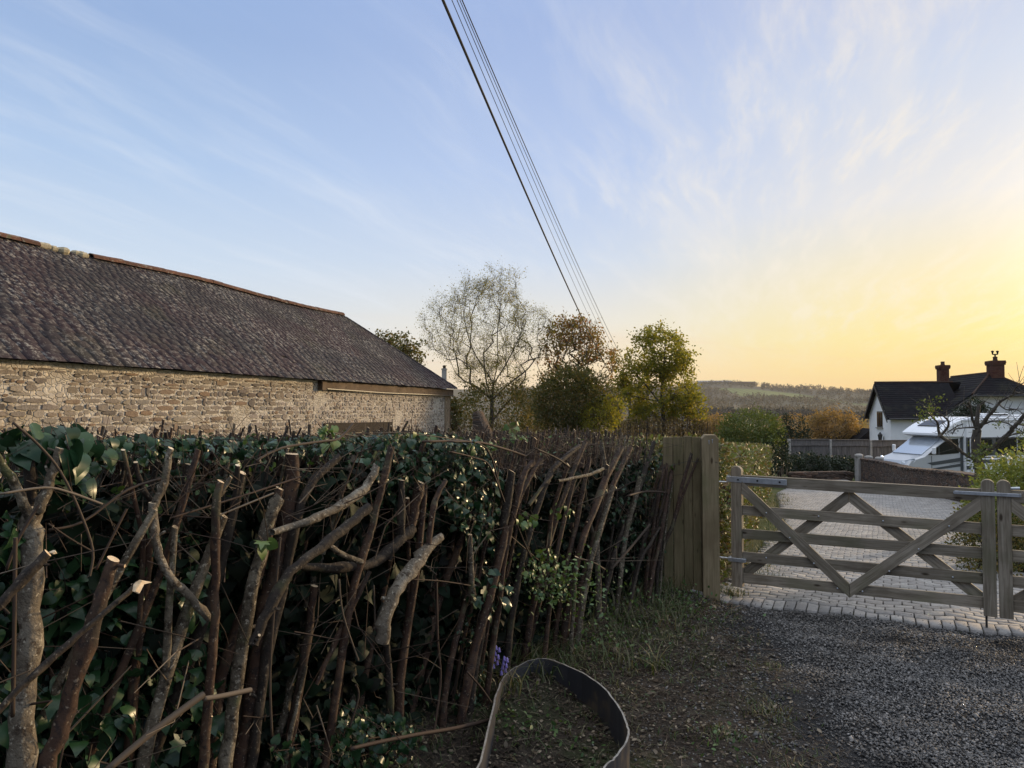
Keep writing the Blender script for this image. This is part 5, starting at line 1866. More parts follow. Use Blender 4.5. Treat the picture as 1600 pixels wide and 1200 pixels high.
ivy_patch('dark broad-leaved ivy filling the hedge bottom between the nearest stems', [(160, 1010, 190, 150, 520, .10, .42, .062), (180, 1130, 180, 90, 330, .02, .35, .066), (270, 900, 80, 90, 150, .1, .4, .045), (60, 930, 80, 90, 110, .14, .4, .065), (30, 1120, 50, 80, 90, .05, .3, .05), (290, 1010, 40, 90, 80, .02, .3, .05)])
ivy_patch('large glossy ivy leaves draped over the near top of the hedge', [(60, 692, 60, 20, 36, .05, .3, .07), (112, 690, 24, 26, 16, .0, .12, .078), (100, 745, 36, 40, 26, .05, .2, .075), (150, 708, 30, 22, 26, .05, .3, .06), (10, 835, 20, 40, 14, .0, .15, .06), (20, 686, 40, 12, 16, .1, .4, .08)], trails=5)
ivy_patch('glossy ivy hanging in a thick clump halfway along the hedge', [(740, 765, 42, 80, 560, -.02, .16, .048), (640, 720, 70, 36, 300, .03, .3, .05), (690, 760, 60, 50, 150, .06, .3, .05), (620, 790, 40, 40, 60, .1, .3, .06), (575, 745, 40, 40, 60, .1, .35, .055), (760, 850, 30, 40, 90, .0, .2, .04), (700, 705, 60, 16, 140, .1, .6, .045)], trails=14)
ivy_patch('pale-veined ivy sprawling low on the ground at the hedge foot', [(590, 1160, 70, 46, 240, -.12, .12, .042), (560, 1120, 34, 24, 60, .0, .2, .036), (480, 1175, 60, 30, 70, -.05, .2, .042), (660, 1080, 50, 50, 40, .1, .3, .05)], trails=10)
ivy_patch('small-leaved ivy matted along the top of the hedge below the barn wall', [(330, 697, 110, 15, 480, .15, .8, .036), (480, 695, 120, 14, 520, .15, .8, .038), (640, 691, 110, 15, 620, .15, .8, .040), (200, 700, 90, 18, 280, .15, .7, .038), (320, 735, 50, 30, 60, .1, .5, .04)], trails=14)
ivy_patch('sparse ivy trailing down the front beside the bluebell', [(765, 925, 34, 34, 40, -.1, .05, .055), (745, 1040, 16, 70, 90, .0, .14, .026), (735, 985, 22, 30, 50, .02, .15, .03), (715, 1110, 10, 40, 24, .0, .1, .04)], trails=5)
ivy_patch('dark ivy pressed against the left edge of the board screen', [(1036, 835, 20, 26, 130, -.02, .12, .05), (985, 780, 40, 60, 240, .0, .2, .035), (1000, 860, 40, 50, 160, .0, .2, .035), (1020, 740, 25, 45, 90, .02, .2, .035)], trails=6)
ivy_patch('yellow-green bramble shoots sprouting from the far half of the hedge', [(855, 900, 36, 44, 150, -.12, .05, .032), (822, 812, 18, 14, 18, -.08, 0, .05), (878, 795, 20, 12, 14, -.05, .05, .045), (755, 695, 26, 12, 30, -.05, .1, .04), (515, 680, 16, 18, 30, .1, .3, .045), (805, 672, 14, 14, 22, .2, .5, .05), (1052, 731, 6, 6, 4, -.08, 0, .05), (640, 685, 40, 10, 30, .1, .3, .045), (410, 848, 8, 8, 5, -.1, -.06, .05)], mat='ivy_young', trails=8)

# bluebell by the hedge foot
g = ground_at(766, 1085)
bb = empty('bluebell', g, 'small mauve bluebell flowering at the hedge foot behind the metal band', 'flower')
mbs, mbf = MB(), MB()
for sx, hh in ((0, .27), (.045, .21)):
    q0 = g + np.array([sx, .02 * sx, 0])
    tp_ = q0 + np.array([.04, -.01, hh])
    mbs.tube([q0, q0 + np.array([0, 0, hh * .6]), tp_], [.003, .0025, .002], 5)
    for j in range(7):
        c = q0 + (tp_ - q0) * (.62 + .38 * j / 6) + np.array([.012 * (1 if j % 2 else -.6), .008 * ((j % 3) - 1), -.004])
        mbf.lathe(c, [(.002, .012), (.007, .004), (.007, -.006), (.011, -.014)], 7)
mbs.build('stem', M['grass'], bb, smooth=True)
mbf.build('flower', M['bluebell'], bb, smooth=True)


# ================================================================== OVERHEAD LINE
uc = at(1012, 680, 45)
ub = np.array([uc[0], 45.0, float(gz(uc[0], 45))])
ut = at(1012, 581, 45)
up = empty('utility_pole', ub, 'slim timber utility pole standing in front of the yellow-green tree', 'utility pole')
mb = MB()
mb.tube([ub - [0, 0, .3], (ub + ut) / 2, ut], [.13, .115, .095], 10)
mb.build('pole', M['apple_bark'], up, smooth=True)
mb = MB()
for k in range(5):
    c = ut + np.array([-.02, -.10, -.12 - .11 * k])
    mb.box(c + [.0, .04, 0], (.05, .10, .02))
    mb.lathe(c + np.array([0, -.03, -.04]), [(.012, 0), (.035, .02), (.022, .04), (.035, .06), (.012, .08)], 8)
mb.build('insulator_bracket', M['galv'], up, smooth=True)
# a second pole, deep in the trees, takes the long lines
d2 = 52.0
wt = at(984, 606, d2)
wb2 = np.array([wt[0], d2, float(gz(wt[0], d2))])
up2 = empty('utility_pole', wb2, 'far pole almost hidden among the trees where the five overhead lines end', 'utility pole')
mb = MB()
mb.tube([wb2 - [0, 0, .3], wt], [.13, .10], 10)
mb.build('pole', M['apple_bark'], up2, smooth=True)
mb = MB()
mb.box(wt + [0, 0, -.1], (1.9, .12, .12))
mb.build('crossarm', M['old_timber'], up2)
for i, ((tx_, ty_), rr_, dist, (ex_, ey_)) in enumerate((((692, 0), .021, 9.6, (966, 604)), ((706, 0), .0062, 10.4, (977, 604)), ((714, 0), .0062, 10.4, (985, 604)), ((722, 0), .009, 10.4, (998, 605)), ((718.5, 0), .0062, 10.8, (992, 604)))):
    p0 = at(tx_, ty_, dist)
    p1 = at(ex_, ey_, d2 - .1)
    d = (p0 - p1)
    pts = [p1 + d * s_ + np.array([0, 0, -1.15 * 4 * (s_ / 1.62) * (1 - s_ / 1.62) + 1.15 * 4 * (1 / 1.62) * (1 - 1 / 1.62) * s_]) for s_ in np.linspace(0, 1.62, 40)]
    mb = MB()
    mb.tube(pts, rr_, 6)
    o = mb.build('overhead_cable', M['cable'], None, loc=pts[0])
    tag(o, ('thick black cable, lowest and boldest of the overhead lines', 'thin overhead wire next to the thick black cable', 'thin overhead wire in the middle of the five lines',
            'medium dark overhead line on the outer side of the bundle', 'thin overhead wire tucked beside the outer dark line')[i], 'cable', 'overhead lines running to the far pole')
mb = MB()
for k_, (ex, ey) in enumerate(((985, 588), (980, 595))):
    e = at(ex - 80, ey - 8, 52)
    a_ = ut + np.array([0, 0, -.15 - .2 * k_])
    mb.tube([a_ + (e - a_) * s_ + np.array([0, 0, -.5 * 4 * s_ * (1 - s_)]) for s_ in np.linspace(0, 1, 14)], .012, 5)
    mb_ = None
o = mb.build('service_wires', M['cable'], up)


# ================================================================== TREES AND SHRUBS BEHIND THE BARN AND HEDGE
def ell(x, y, rx, ry, d, rd=None):
    c = at(x, y, d)
    k = d / FPX
    return (c, (rx * k, (rx * k if rd is None else rd), ry * k))


def base_at(px_, d):
    p = at(px_, 640, d)
    return np.array([p[0], d, float(gz(p[0], d))])


# birch
d = 40
b = base_at(768, d)
tk = [b, at(768, 660, d), at(769, 625, d), at(771, 600, d)]
lb = [(3, [at(778, 560, d + .3), at(777, 520, d + .4), at(783, 470, d + .2), at(781, 432, d)]), (3, [at(757, 575, d), at(738, 545, d - .3), at(727, 505, d - .5), at(722, 465, d - .4)]),
      (2, [at(745, 605, d), at(716, 588, d + .4), at(700, 555, d + .8), at(684, 520, d + .8), at(672, 500, d + .8)]), (3, [at(790, 570, d - .4), at(808, 535, d - .8), at(826, 495, d - 1)]),
      (2, [at(795, 600, d + .2), at(826, 575, d + .4), at(846, 545, d + .8)]), (2, [at(760, 596, d - .6), at(756, 550, d - 1.2), at(760, 500, d - 1.5)]), (1, [at(800, 622, d), at(836, 612, d)])]
make_tree('birch_tree', 'tall airy tree with fine bare twigs and sparse young leaves behind the barn', 'tree', b, tk,
          [ell(762, 510, 66, 76, d), ell(700, 510, 40, 55, d), ell(825, 520, 40, 46, d), ell(780, 442, 38, 30, d), ell(675, 515, 22, 32, d), ell(740, 455, 36, 24, d), ell(770, 590, 62, 30, d), ell(850, 520, 16, 36, d)],
          900, 'birch_leaf', 19000, .07, .11, 'tree_bark', r_tip=.0042, expo=.50, twigs=9, twig_len=.55, twig_up=.3, step=.5, shell=.55, limbs=lb, rise=.9)
b = base_at(770, 39)
bush('understorey_shrub', 'dark green shrub growing round the foot of the tall airy tree', 'shrub', b, [ell(775, 640, 58, 40, 39), ell(735, 655, 26, 34, 39), ell(820, 645, 34, 36, 39)], 6500, .13, 'shrub_leaf')
# big dark shrub
b = base_at(900, 34)
bush('dark_shrub', 'large dense dark green shrub beside the reddish tree', 'shrub', b, [ell(892, 625, 46, 50, 34), ell(870, 640, 34, 44, 34), ell(925, 632, 40, 42, 34), ell(900, 602, 30, 26, 34), ell(855, 625, 24, 32, 34)], 15000, .12, 'shrub_leaf', shell=.6)
b = base_at(940, 33)
bush('golden_shrub', 'low golden-green shrub at the right foot of the dark shrub', 'shrub', b, [ell(935, 655, 28, 26, 33), ell(955, 640, 20, 22, 33)], 2600, .10, 'maple_leaf')
# reddish cherry
d = 41
b = base_at(905, d)
tk = [b, at(905, 650, d), at(904, 610, d), at(903, 580, d)]
make_tree('cherry_tree', 'thinly leaved reddish tree with upright twigs behind the dark shrub', 'tree', b, tk,
          [ell(895, 550, 44, 46, d), ell(885, 525, 30, 28, d), ell(915, 525, 24, 26, d), ell(940, 575, 28, 42, d), ell(960, 590, 16, 34, d), ell(860, 570, 22, 44, d), ell(895, 505, 16, 14, d), ell(930, 512, 12, 16, d), ell(868, 520, 10, 18, d)],
          300, 'cherry_leaf', 4600, .15, .15, 'tree_bark', r_tip=.010, expo=.42, twigs=3, twig_len=.5, twig_up=1.0, step=.5, shell=.4, rise=.8)
# maple
d = 38
b = base_at(1036, d)
tk = [b, at(1037, 660, d), at(1035, 635, d), at(1034, 600, d)]
lb = [(3, [at(1030, 570, d), at(1022, 545, d)]), (3, [at(1045, 570, d + .2), at(1052, 545, d + .3)]), (2, [at(1012, 605, d), at(995, 585, d)]), (2, [at(1060, 610, d), at(1080, 600, d)]), (3, [at(1038, 560, d - .4), at(1040, 530, d - .4)])]
make_tree('maple_tree', 'bushy yellow-green tree lit by low sun behind the utility pole', 'tree', b, tk,
          [ell(1035, 555, 42, 38, d), ell(1005, 560, 32, 28, d), ell(1062, 562, 24, 22, d), ell(1038, 532, 30, 19, d), ell(1010, 612, 46, 42, d), ell(1060, 615, 38, 42, d), ell(1085, 625, 22, 30, d), ell(985, 590, 22, 28, d), ell(990, 640, 34, 22, d), ell(1075, 642, 28, 18, d)],
          190, 'maple_leaf', 15000, .14, .17, 'tree_bark', r_tip=.012, expo=.42, twigs=2, twig_len=.40, step=.5, shell=.65, limbs=lb)
# trees behind the barn roof
for (px_, py_, rx, ry, d, lab) in ((602, 540, 20, 26, 52, 'dark tree top peeping over the left of the barn hip'), (636, 552, 18, 26, 50, 'pointed dark tree top beside the barn hip, nearer the tall airy tree')):
    b = base_at(px_, d)
    tk = [b, at(px_, 620, d), at(px_, py_ + 20, d), at(px_, py_ - 10, d)]
    make_tree('evergreen_tree', lab, 'tree', b, tk, [ell(px_, py_ + 18, rx * 1.5, ry * 1.1, d), ell(px_ - 6, py_ - 8, rx * .7, ry * .8, d), ell(px_ + 8, py_ + 2, rx * .8, ry * .7, d)], 70, 'shrub_leaf', 2000, .20, .2, step=.6, r_tip=.014, group='dark tree tops behind the barn', shell=.4, twigs=2, twig_len=.5, twig_up=.8)
# far cottage chimney above the hip
d = 62.0
cx = at(690, 600, d) - np.array([.2, 0, 0])
fc = empty('distant_cottage', (cx[0], d, float(gz(cx[0], d))), 'distant cottage showing only its pale chimney above the barn hip', 'house')
mb = MB()
g0 = float(gz(cx[0], d))
mb.box((cx[0] - 2.5, d + 2.5, (g0 + 1.25) / 2), (5.0, 5, 1.25 - g0))
mb.build('wall', M['white_render'], fc)
mb = MB()
mb.prism([(cx[0] - 5.4, d - .3, 1.2), (cx[0] - 5.4, d + 5.3, 1.2), (cx[0] - 5.4, d + 2.5, 3.6)], (0, 0, 0), (5.75, 0, 0))
rf = mb.build('roof', M['house_slate'], fc)
mb = MB()
ztop = at(691, 578, d + 2.5)[2]
mb.box((cx[0] + .2, d + 2.5, (3.0 + ztop) / 2), (.42, .42, ztop - 3.0))
mb.box((cx[0] + .2, d + 2.5, ztop + .06), (.5, .5, .12))
mb.build('chimney', M['concrete'], rf)
mb = MB()
mb.lathe((cx[0] + .2, d + 2.5, ztop + .12), [(.15, 0), (.13, .14), (.17, .24), (.08, .30)], 10)
mb.build('chimney_pot', M['old_timber'], rf)
# broken stone wall end beyond the barn
w0 = at(738, 690, 33)
mb = MB()
pr = [at(738, 700, 33), at(762, 700, 33), at(762, 680, 33), at(752, 660, 33), at(744, 642, 33), at(738, 646, 33)]
mb.prism(pr, (0, 0, 0), (.25, 1.6, 0), bev=.04)
o = mb.build('stone_wall', M['dark_stone'], None, loc=(w0[0], 33, float(gz(w0[0], 33))))
tag(o, 'broken end of a rubble wall sloping down beyond the barn', 'wall')
# pale hedge / reeds beyond the field gate
for (x0, x1, yt, d, nl, lab) in ((958, 1140, 657, 36, 7000, 'pale brown beech hedge running behind the board screen'),):
    c0, c1 = at(x0, yt, d), at(x1, yt, d + 2)
    b = (c0 + c1) / 2
    t = empty('beech_hedge', (b[0], b[1], float(gz(b[0], b[1]))), lab, 'hedge')
    s = rng.random((nl, 1))
    P = c0 + (c1 - c0) * s + np.column_stack([rng.normal(size=nl) * .1, rng.random(nl) * 1.0, -rng.random(nl) ** 1.3 * 3.0])
    P[:, 2] += .12 * np.sin(s[:, 0] * 40) + rng.random(nl) * .1
    leaf_obj('foliage', P, rdir(nl, .6), rdir(nl), .09 + rng.random(nl) * .06, DIAM, M['brown_leaf'], t, smooth=False)
    n = 500
    s = rng.random((n, 1))
    A = c0 + (c1 - c0) * s + np.column_stack([np.zeros(n), rng.random(n), np.full(n, -3.0)])
    B = A + np.column_stack([rng.normal(size=n) * .15, rng.normal(size=n) * .1, 2.7 + rng.random(n) * .5])
    V, F = sticks(A, B, .014, .006)
    npmesh('stems', V, 4, M['twig'], t, faces=F)

# clipped hedge along the drive
n = 17000
A2, B2 = np.array([2.05, 7.0]), np.array([7.35, 20.8])
dl = (B2 - A2) / np.linalg.norm(B2 - A2)
nl2 = np.array([-dl[1], dl[0]])
s = rng.random(n) ** 1.5
face = rng.random(n)
hgt = 1.36
q = np.where(face < .62, .03 * rng.normal(size=n) + .02, rng.random(n) * 1.2)
zz_ = np.where(face < .62, rng.random(n) * hgt, hgt - np.abs(rng.normal(size=n)) * .10)
endc = rng.random(n) < .14
s = np.where(endc, rng.random(n) * .012, s)
q = np.where(endc, rng.random(n) * 1.2, q)
zz_ = np.where(endc, rng.random(n) * hgt, zz_)
P = A2 + (B2 - A2) * s[:, None] + nl2 * (q + .05 * np.sin(s * 60) + .05 * np.sin(zz_ * 9 + s * 35))[:, None]
P = np.column_stack([P, gz(P[:, 0], P[:, 1]) + zz_ + .05 * np.sin(s * 70)])
ch_ = empty('clipped_hedge', (A2[0] - .4, A2[1] + .5, float(gz(2, 7))), 'clipped leafy hedge lining the drive behind the gate post', 'hedge')
out = np.column_stack([-nl2[0] * np.ones(n), -nl2[1] * np.ones(n), .5 * np.ones(n)])
leaf_obj('foliage', P, rdir(n, .2) + out * .4, nrmz(out + rng.normal(size=(n, 3)) * .7), .034 + rng.random(n) * .028 + s * .03, OVAL, M['clip_leaf'], ch_, smooth=False)
n = 1600
s = rng.random(n) ** 1.4
A = A2 + (B2 - A2) * s[:, None] + nl2 * (.15 + rng.random(n) * .8)[:, None]
A = np.column_stack([A, gz(A[:, 0], A[:, 1])])
B = A + np.column_stack([rng.normal(size=(n, 2)) * .15, .6 + rng.random(n) * .7])
V, F = sticks(A, B, .010, .004)
npmesh('stems', V, 4, M['twig'], ch_, faces=F)
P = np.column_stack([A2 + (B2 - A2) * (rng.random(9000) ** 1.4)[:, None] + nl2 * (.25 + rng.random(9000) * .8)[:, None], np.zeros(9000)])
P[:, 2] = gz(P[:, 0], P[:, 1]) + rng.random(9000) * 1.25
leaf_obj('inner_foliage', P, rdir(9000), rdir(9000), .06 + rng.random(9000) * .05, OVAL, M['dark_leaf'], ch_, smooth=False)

# shrubs between the clipped hedge and the panel fence
bush('round_shrub', 'broad rounded bright green shrub behind the clipped hedge', 'shrub', base_at(1172, 25), [ell(1172, 668, 40, 25, 25), ell(1150, 676, 26, 22, 25), ell(1195, 672, 24, 24, 25), ell(1172, 690, 44, 22, 25)], 9000, .075, 'green_leaf', shell=.7)
for (px_, yt, wd, d, lab) in ((1231, 647, 17, 36.0, 'taller of two dark columnar conifers left of the panel fence'), (1254, 655, 19, 37.0, 'wider dark conifer behind the end of the panel fence')):
    E = [ell(px_, yt + 24 + 22 * k_, wd * (.45 + .22 * k_), 26, d) for k_ in range(4)]
    bush('conifer', lab, 'conifer', base_at(px_, d), E + [ell(px_ - 3, yt + 14, 5, 14, d), ell(px_ + 9, yt + 26, 6, 14, d)], 7000, .09, 'dark_leaf', shell=.7, group='dark conifers by the panel fence')
bush('ivy_mound', 'dark creeper heaped over the near end of the panel fence', 'shrub', base_at(1215, 25), [ell(1213, 700, 15, 28, 25), ell(1222, 716, 12, 20, 26), ell(1203, 715, 12, 24, 24)], 3200, .08, 'dark_leaf')
d = 58
b = base_at(1302, d)
make_tree('budding_tree', 'rounded orange-brown budding tree beyond the panel fence', 'tree', b, [b, at(1302, 690, d), at(1303, 675, d)],
          [ell(1302, 668, 36, 22, d), ell(1275, 672, 18, 16, d), ell(1335, 675, 14, 14, d), ell(1302, 655, 24, 10, d)], 160, 'orange_leaf', 5200, .17, .22, r_tip=.014, twigs=3, twig_len=.5, step=.6, shell=.5)
make_tree('budding_tree', 'smaller brownish budding tree close to the white gable', 'tree', base_at(1345, 60), [base_at(1345, 60), at(1345, 690, 60), at(1345, 680, 60)],
          [ell(1343, 680, 18, 16, 60), ell(1357, 690, 12, 12, 60)], 60, 'brown_leaf', 1600, .17, .22, r_tip=.014, twigs=2, step=.6)
for i_, (px_, py_, rx, ry, d, lab) in enumerate(((1120, 662, 30, 14, 60, 'low orange thicket right of the yellow-green tree'), (1240, 664, 22, 16, 62, 'orange thicket behind the dark conifers'), (830, 668, 30, 18, 44, 'orange thicket left of the large dark shrub'))):
    bush('thicket', lab, 'thicket', base_at(px_, d), [ell(px_, py_, rx, ry, d), ell(px_ + 10, py_ + 12, rx, ry, d)], 2200, .15, 'orange_leaf' if i_ != 2 else 'brown_leaf', shell=.5)


# ================================================================== THE WALL, FENCE AND GARDEN BY THE DRIVE
WP = [np.array(p) for p in ((14.28, 29.6), (13.75, 26.6), (12.45, 22.7), (11.03, 17.56), (10.35, 14.8))]
WT = [-.33, -.28, -.17, .10, .12]
# capped rubble wall that follows the curve of the drive
W2 = catmull(np.array([[*p, t] for p, t in zip(WP, WT)]), 8)
wb = MB()
dd = nrmz(np.gradient(W2[:, :2], axis=0))
nw = np.column_stack([-dd[:, 1], dd[:, 0]])
vs = []
for p, n_ in zip(W2, nw):
    gzv = float(gz(p[0], p[1])) - .4
    for s_, z_ in ((-.17, gzv), (-.17, p[2]), (.17, p[2]), (.17, gzv)):
        vs.append((p[0] + n_[0] * s_, p[1] + n_[1] * s_, z_))
fs = []
for i in range(len(W2) - 1):
    for j in range(3):
        fs.append((i * 4 + j, (i + 1) * 4 + j, (i + 1) * 4 + j + 1, i * 4 + j + 1))
e_ = (len(W2) - 1) * 4
fs += [(0, 1, 2, 3), (e_ + 3, e_ + 2, e_ + 1, e_)]
wb.add(vs, fs)
gw = empty('garden_wall', (WP[2][0], WP[2][1], float(gz(*WP[2]))), 'dark rubble wall curving along the drive in front of the motorhome', 'wall')
wb.build('wall', M['dark_stone'], gw)
# rough cap stones on edge
mb = MB()
for i in range(len(W2) - 1):
    p, q_ = W2[i], W2[i + 1]
    L = np.linalg.norm(q_[:2] - p[:2])
    k_ = max(1, int(L / .30))
    for j in range(k_):
        s_ = (j + .5) / k_
        c = p + (q_ - p) * s_
        u_ = np.array([*dd[i], 0])
        mb.box((c[0], c[1], c[2] + .03 + .008 * rng.random()), (.30 * (.85 + .12 * rng.random()), .40, .06 + .03 * rng.random()), u_, np.array([-u_[1], u_[0], 0]), (0, 0, 1), bev=.012)
mb.build('capping', M['dark_stone'], gw)
# wall pier at its far end, with a white-washed edge and two rounded cap stones
pr_ = empty('wall_pier', (WP[0][0] - .1, WP[0][1], float(gz(*WP[0]))), 'narrow pale pier ending the curved wall with two rounded cap stones', 'pier')
mb = MB()
gb_ = float(gz(*WP[0])) - .3
mb.box((WP[0][0] - .22, WP[0][1] - .2, (gb_ - .24) / 2), (.20, .34, -.24 - gb_), bev=.01)
mb.build('shaft', M['concrete'], pr_)
for i, (dx_, dy_, zz0) in enumerate(((-.22, -.2, -.24), (.05, -.45, -.30), (.05, -1.3, -.29))):
    mb = MB()
    mb.lathe((WP[0][0] + dx_, WP[0][1] + dy_, zz0), [(.15, 0), (.16, .08), (.15, .12), (.09, .15)], 12)
    mb.build('cap_stone', M['concrete'], pr_, smooth=True)
# low border wall across the far end of the drive
mb = MB()
for i in range(26):
    s_ = i / 26
    c = np.array([11.0, 28.6]) + (np.array([14.0, 29.9]) - np.array([11.0, 28.6])) * s_
    g_ = float(gz(*c))
    for j in range(3):
        mb.box((c[0] + .03 * rng.normal(), c[1] + .03 * rng.normal(), g_ + .06 + .12 * j), (.17 + .05 * rng.random(), .25, .115), bev=.015)
o = mb.build('border_wall', M['dark_stone'], None, loc=(12.5, 29.2, float(gz(12.5, 29.2))))
tag(o, 'low dark stone edging across the far end of the paved drive', 'wall')

# panel fence on concrete posts
fn = empty('panel_fence', (13.7, 33, float(gz(13.7, 33))), 'grey weathered timber panel fence between pale concrete posts', 'fence')
F0, F1 = np.array([12.62, 33.0]), np.array([20.6, 34.2])
fd = (F1 - F0) / np.linalg.norm(F1 - F0)
fX = np.array([*fd, 0])
fY = np.array([-fd[1], fd[0], 0])
np_ = 4
for i in range(np_ + 1):
    c = F0 + fd * 2.02 * i
    g_ = float(gz(*c))
    zt = .36 - .035 * i
    mb = MB()
    mb.box((c[0], c[1], (g_ - .3 + zt) / 2), (.115, .12, zt - g_ + .3), fX, fY, (0, 0, 1), bev=.012)
    mb.build('concrete_post', M['concrete'], fn)
    if i < np_:
        pn = MB()
        a_ = c + fd * .06
        for j in range(15):
            q_ = a_ + fd * (.065 + .128 * j)
            zb_, zt_ = g_ + .12, zt - .30
            pn.box((q_[0] + fY[0] * .012 * (j % 2), q_[1] + fY[1] * .012 * (j % 2), (zb_ + zt_) / 2), (.14, .014, zt_ - zb_), fX, fY, (0, 0, 1))
        m_ = a_ + fd * .95
        for z_ in (zt - .16,):
            pn.box((m_[0] - fY[0] * .005, m_[1] - fY[1] * .005, z_), (1.89, .03, .25), fX, fY, (0, 0, 1), bev=.004)
        pn.box((m_[0] - fY[0] * .02, m_[1] - fY[1] * .02, zt - .02), (1.89, .09, .035), fX, fY, (0, 0, 1), bev=.004)
        pn.box((m_[0] - fY[0] * .02, m_[1] - fY[1] * .02, zt - .29), (1.89, .05, .04), fX, fY, (0, 0, 1), bev=.004)
        pn.build('panel', M['fence_wood'], fn)
for (px_, py_, rx, ry, d, lab) in ((1262, 722, 22, 14, 31.5, 'dark low shrub at the foot of the first fence panel'), (1292, 726, 22, 12, 31.2, 'dark spiky plant against the second fence post'), (1322, 728, 18, 13, 31.2, 'dark low shrub below the middle of the fence'), (1240, 728, 16, 16, 30.8, 'dark creeper at the near foot of the panel fence')):
    bush('border_plant', lab, 'plant', base_at(px_, d), [ell(px_, py_, rx, ry, d), ell(px_ + 6, py_ + 8, rx, ry, d)], 1500, .10, 'dark_leaf', shell=.5)

# bushes on the right of the drive
bush('lime_bush', 'bright lime-green bush growing in front of the pruned apple tree', 'bush', (5.95, 8.9, float(gz(5.95, 8.9))),
     [ell(1575, 775, 44, 44, 9.0), ell(1545, 790, 34, 40, 8.8), ell(1610, 760, 50, 50, 9.2), ell(1590, 730, 30, 22, 9.1), ell(1555, 752, 28, 24, 9.0), ell(1660, 775, 60, 66, 9.2), ell(1535, 805, 26, 22, 8.9)], 13000, .042, 'lime_leaf', tmpl=OVAL, shell=.6, stems=26)
bush('ground_shrub', 'low dark green shrub spreading over the drive edge behind the gates', 'shrub', (5.3, 8.0, float(gz(5.3, 8))),
     [ell(1530, 850, 36, 30, 8.0), ell(1515, 815, 26, 26, 8.8), ell(1570, 850, 50, 40, 8.1), ell(1630, 850, 60, 50, 8.2), ell(1545, 880, 40, 22, 7.7), ell(1500, 835, 18, 20, 8.6)], 9000, .032, 'shrub_leaf', tmpl=OVAL, shell=.7, stems=14)

# pruned apple tree
AT = 11.0
t = empty('apple_tree', base_at(1532, AT), 'pruned apple tree with crooked dark limbs in front of the motorhome', 'tree')
mb = MB()


def limb(path, wd, d0=AT, d1=None):
    k = len(path)
    ds = np.linspace(d0, d0 if d1 is None else d1, k)
    P = [at(x, y, d_) for (x, y), d_ in zip(path, ds)]
    ws = np.interp(np.linspace(0, 1, k), np.linspace(0, 1, len(wd)), wd)
    R_ = [w_ * .8 / 2 * p[1] / FPX for w_, p in zip(ws, P)]
    Q, rr = smooth_path(P, R_, 4)
    Q = Q + rng.normal(size=Q.shape) * (rr * .15)[:, None]
    mb.tube(Q, rr, 8, rnd=rng, wob=.12)
    return Q


bs_ = base_at(1535, AT)
P = [bs_, at(1533, 770, AT), at(1530, 730, AT), at(1524, 700, AT), at(1527, 672, AT)]
Q, rr = smooth_path(P, [.11, .085, .070, .062, .058], 4)
mb.tube(Q, rr, 10, rnd=rng, wob=.14)
twl = []
for path, wd, d1 in (([(1527, 675), (1527, 655), (1530, 632)], [9, 7], AT), ([(1526, 672), (1520, 655), (1516, 635), (1512, 628)], [6, 4], 10.8), ([(1530, 668), (1545, 650), (1560, 630), (1575, 620)], [8, 6, 4], 10.6),
                     ([(1522, 718), (1505, 708), (1485, 692), (1468, 680)], [4, 6, 7], 10.7), ([(1468, 681), (1466, 668), (1463, 658), (1452, 648)], [6, 4, 3], 10.7), ([(1468, 681), (1478, 672), (1482, 660), (1474, 650), (1455, 640)], [5, 4, 2], 10.6),
                     ([(1535, 712), (1548, 702), (1566, 688), (1580, 672), (1592, 660), (1606, 640)], [9, 9, 7], 10.5), ([(1566, 688), (1580, 680), (1600, 676)], [4, 2], 10.2), ([(1528, 668), (1515, 668), (1495, 670), (1488, 678)], [4, 2], 10.6),
                     ([(1535, 664), (1552, 658), (1575, 662), (1600, 676)], [3, 2], 10.5), ([(1575, 620), (1590, 614), (1606, 618)], [4, 2], 10.4), ([(1560, 630), (1572, 640), (1588, 640), (1604, 650)], [3, 2], 10.3),
                     ([(1530, 632), (1540, 628), (1552, 632)], [2, 1.5], 10.8), ([(1516, 640), (1505, 630), (1498, 634)], [2, 1.5], 10.8), ([(1580, 620), (1588, 605), (1600, 598)], [3, 2], 10.3), ([(1590, 662), (1606, 668), (1618, 690)], [4, 3], 10.3)):
    Qb = limb(path, wd, AT, d1)
    twl.append(Qb)
mb.build('trunk', M['apple_bark'], t, smooth=True)
src = np.vstack(twl)
n = 240
A = src[rng.integers(0, len(src), n)]
B = A + rdir(n, .5) * (.06 + rng.random((n, 1)) ** 2 * .34)
V, F = sticks(A, B, .005, .0025)
npmesh('twigs', V, 4, M['apple_bark'], t, faces=F)['kind'] = 'stuff'
P = []
for (x, y, rx, ry, n, d_) in ((1452, 642, 16, 15, 130, 10.6), (1440, 655, 8, 6, 30, 10.6), (1532, 712, 20, 16, 150, 10.6), (1540, 698, 12, 8, 40, 10.5), (1560, 664, 8, 6, 26, 10.4), (1596, 690, 12, 22, 90, 10.2), (1520, 726, 8, 8, 30, 10.6), (1470, 622, 10, 5, 20, 10.6)):
    for i in range(n):
        P.append(at(x + rng.normal() * rx * .55, y + rng.normal() * ry * .55, d_ + rng.normal() * .12))
P = np.array(P)
leaf_obj('crown', P, rdir(len(P)), rdir(len(P), .5), .028 + rng.random(len(P)) * .025, OVAL, M['green_leaf'], t, smooth=False)

# ================================================================== MOTORHOME
MH = np.array([15.55, 29.9, -1.46])
hx = np.array([-.985, -.17, 0.0])
hx /= np.linalg.norm(hx)
hy = np.array([-hx[1], hx[0], 0.0])             # the vehicle's left
mh = empty('motorhome', MH, 'white motorhome with black windows and grey stripes parked behind the curved wall', 'motorhome')


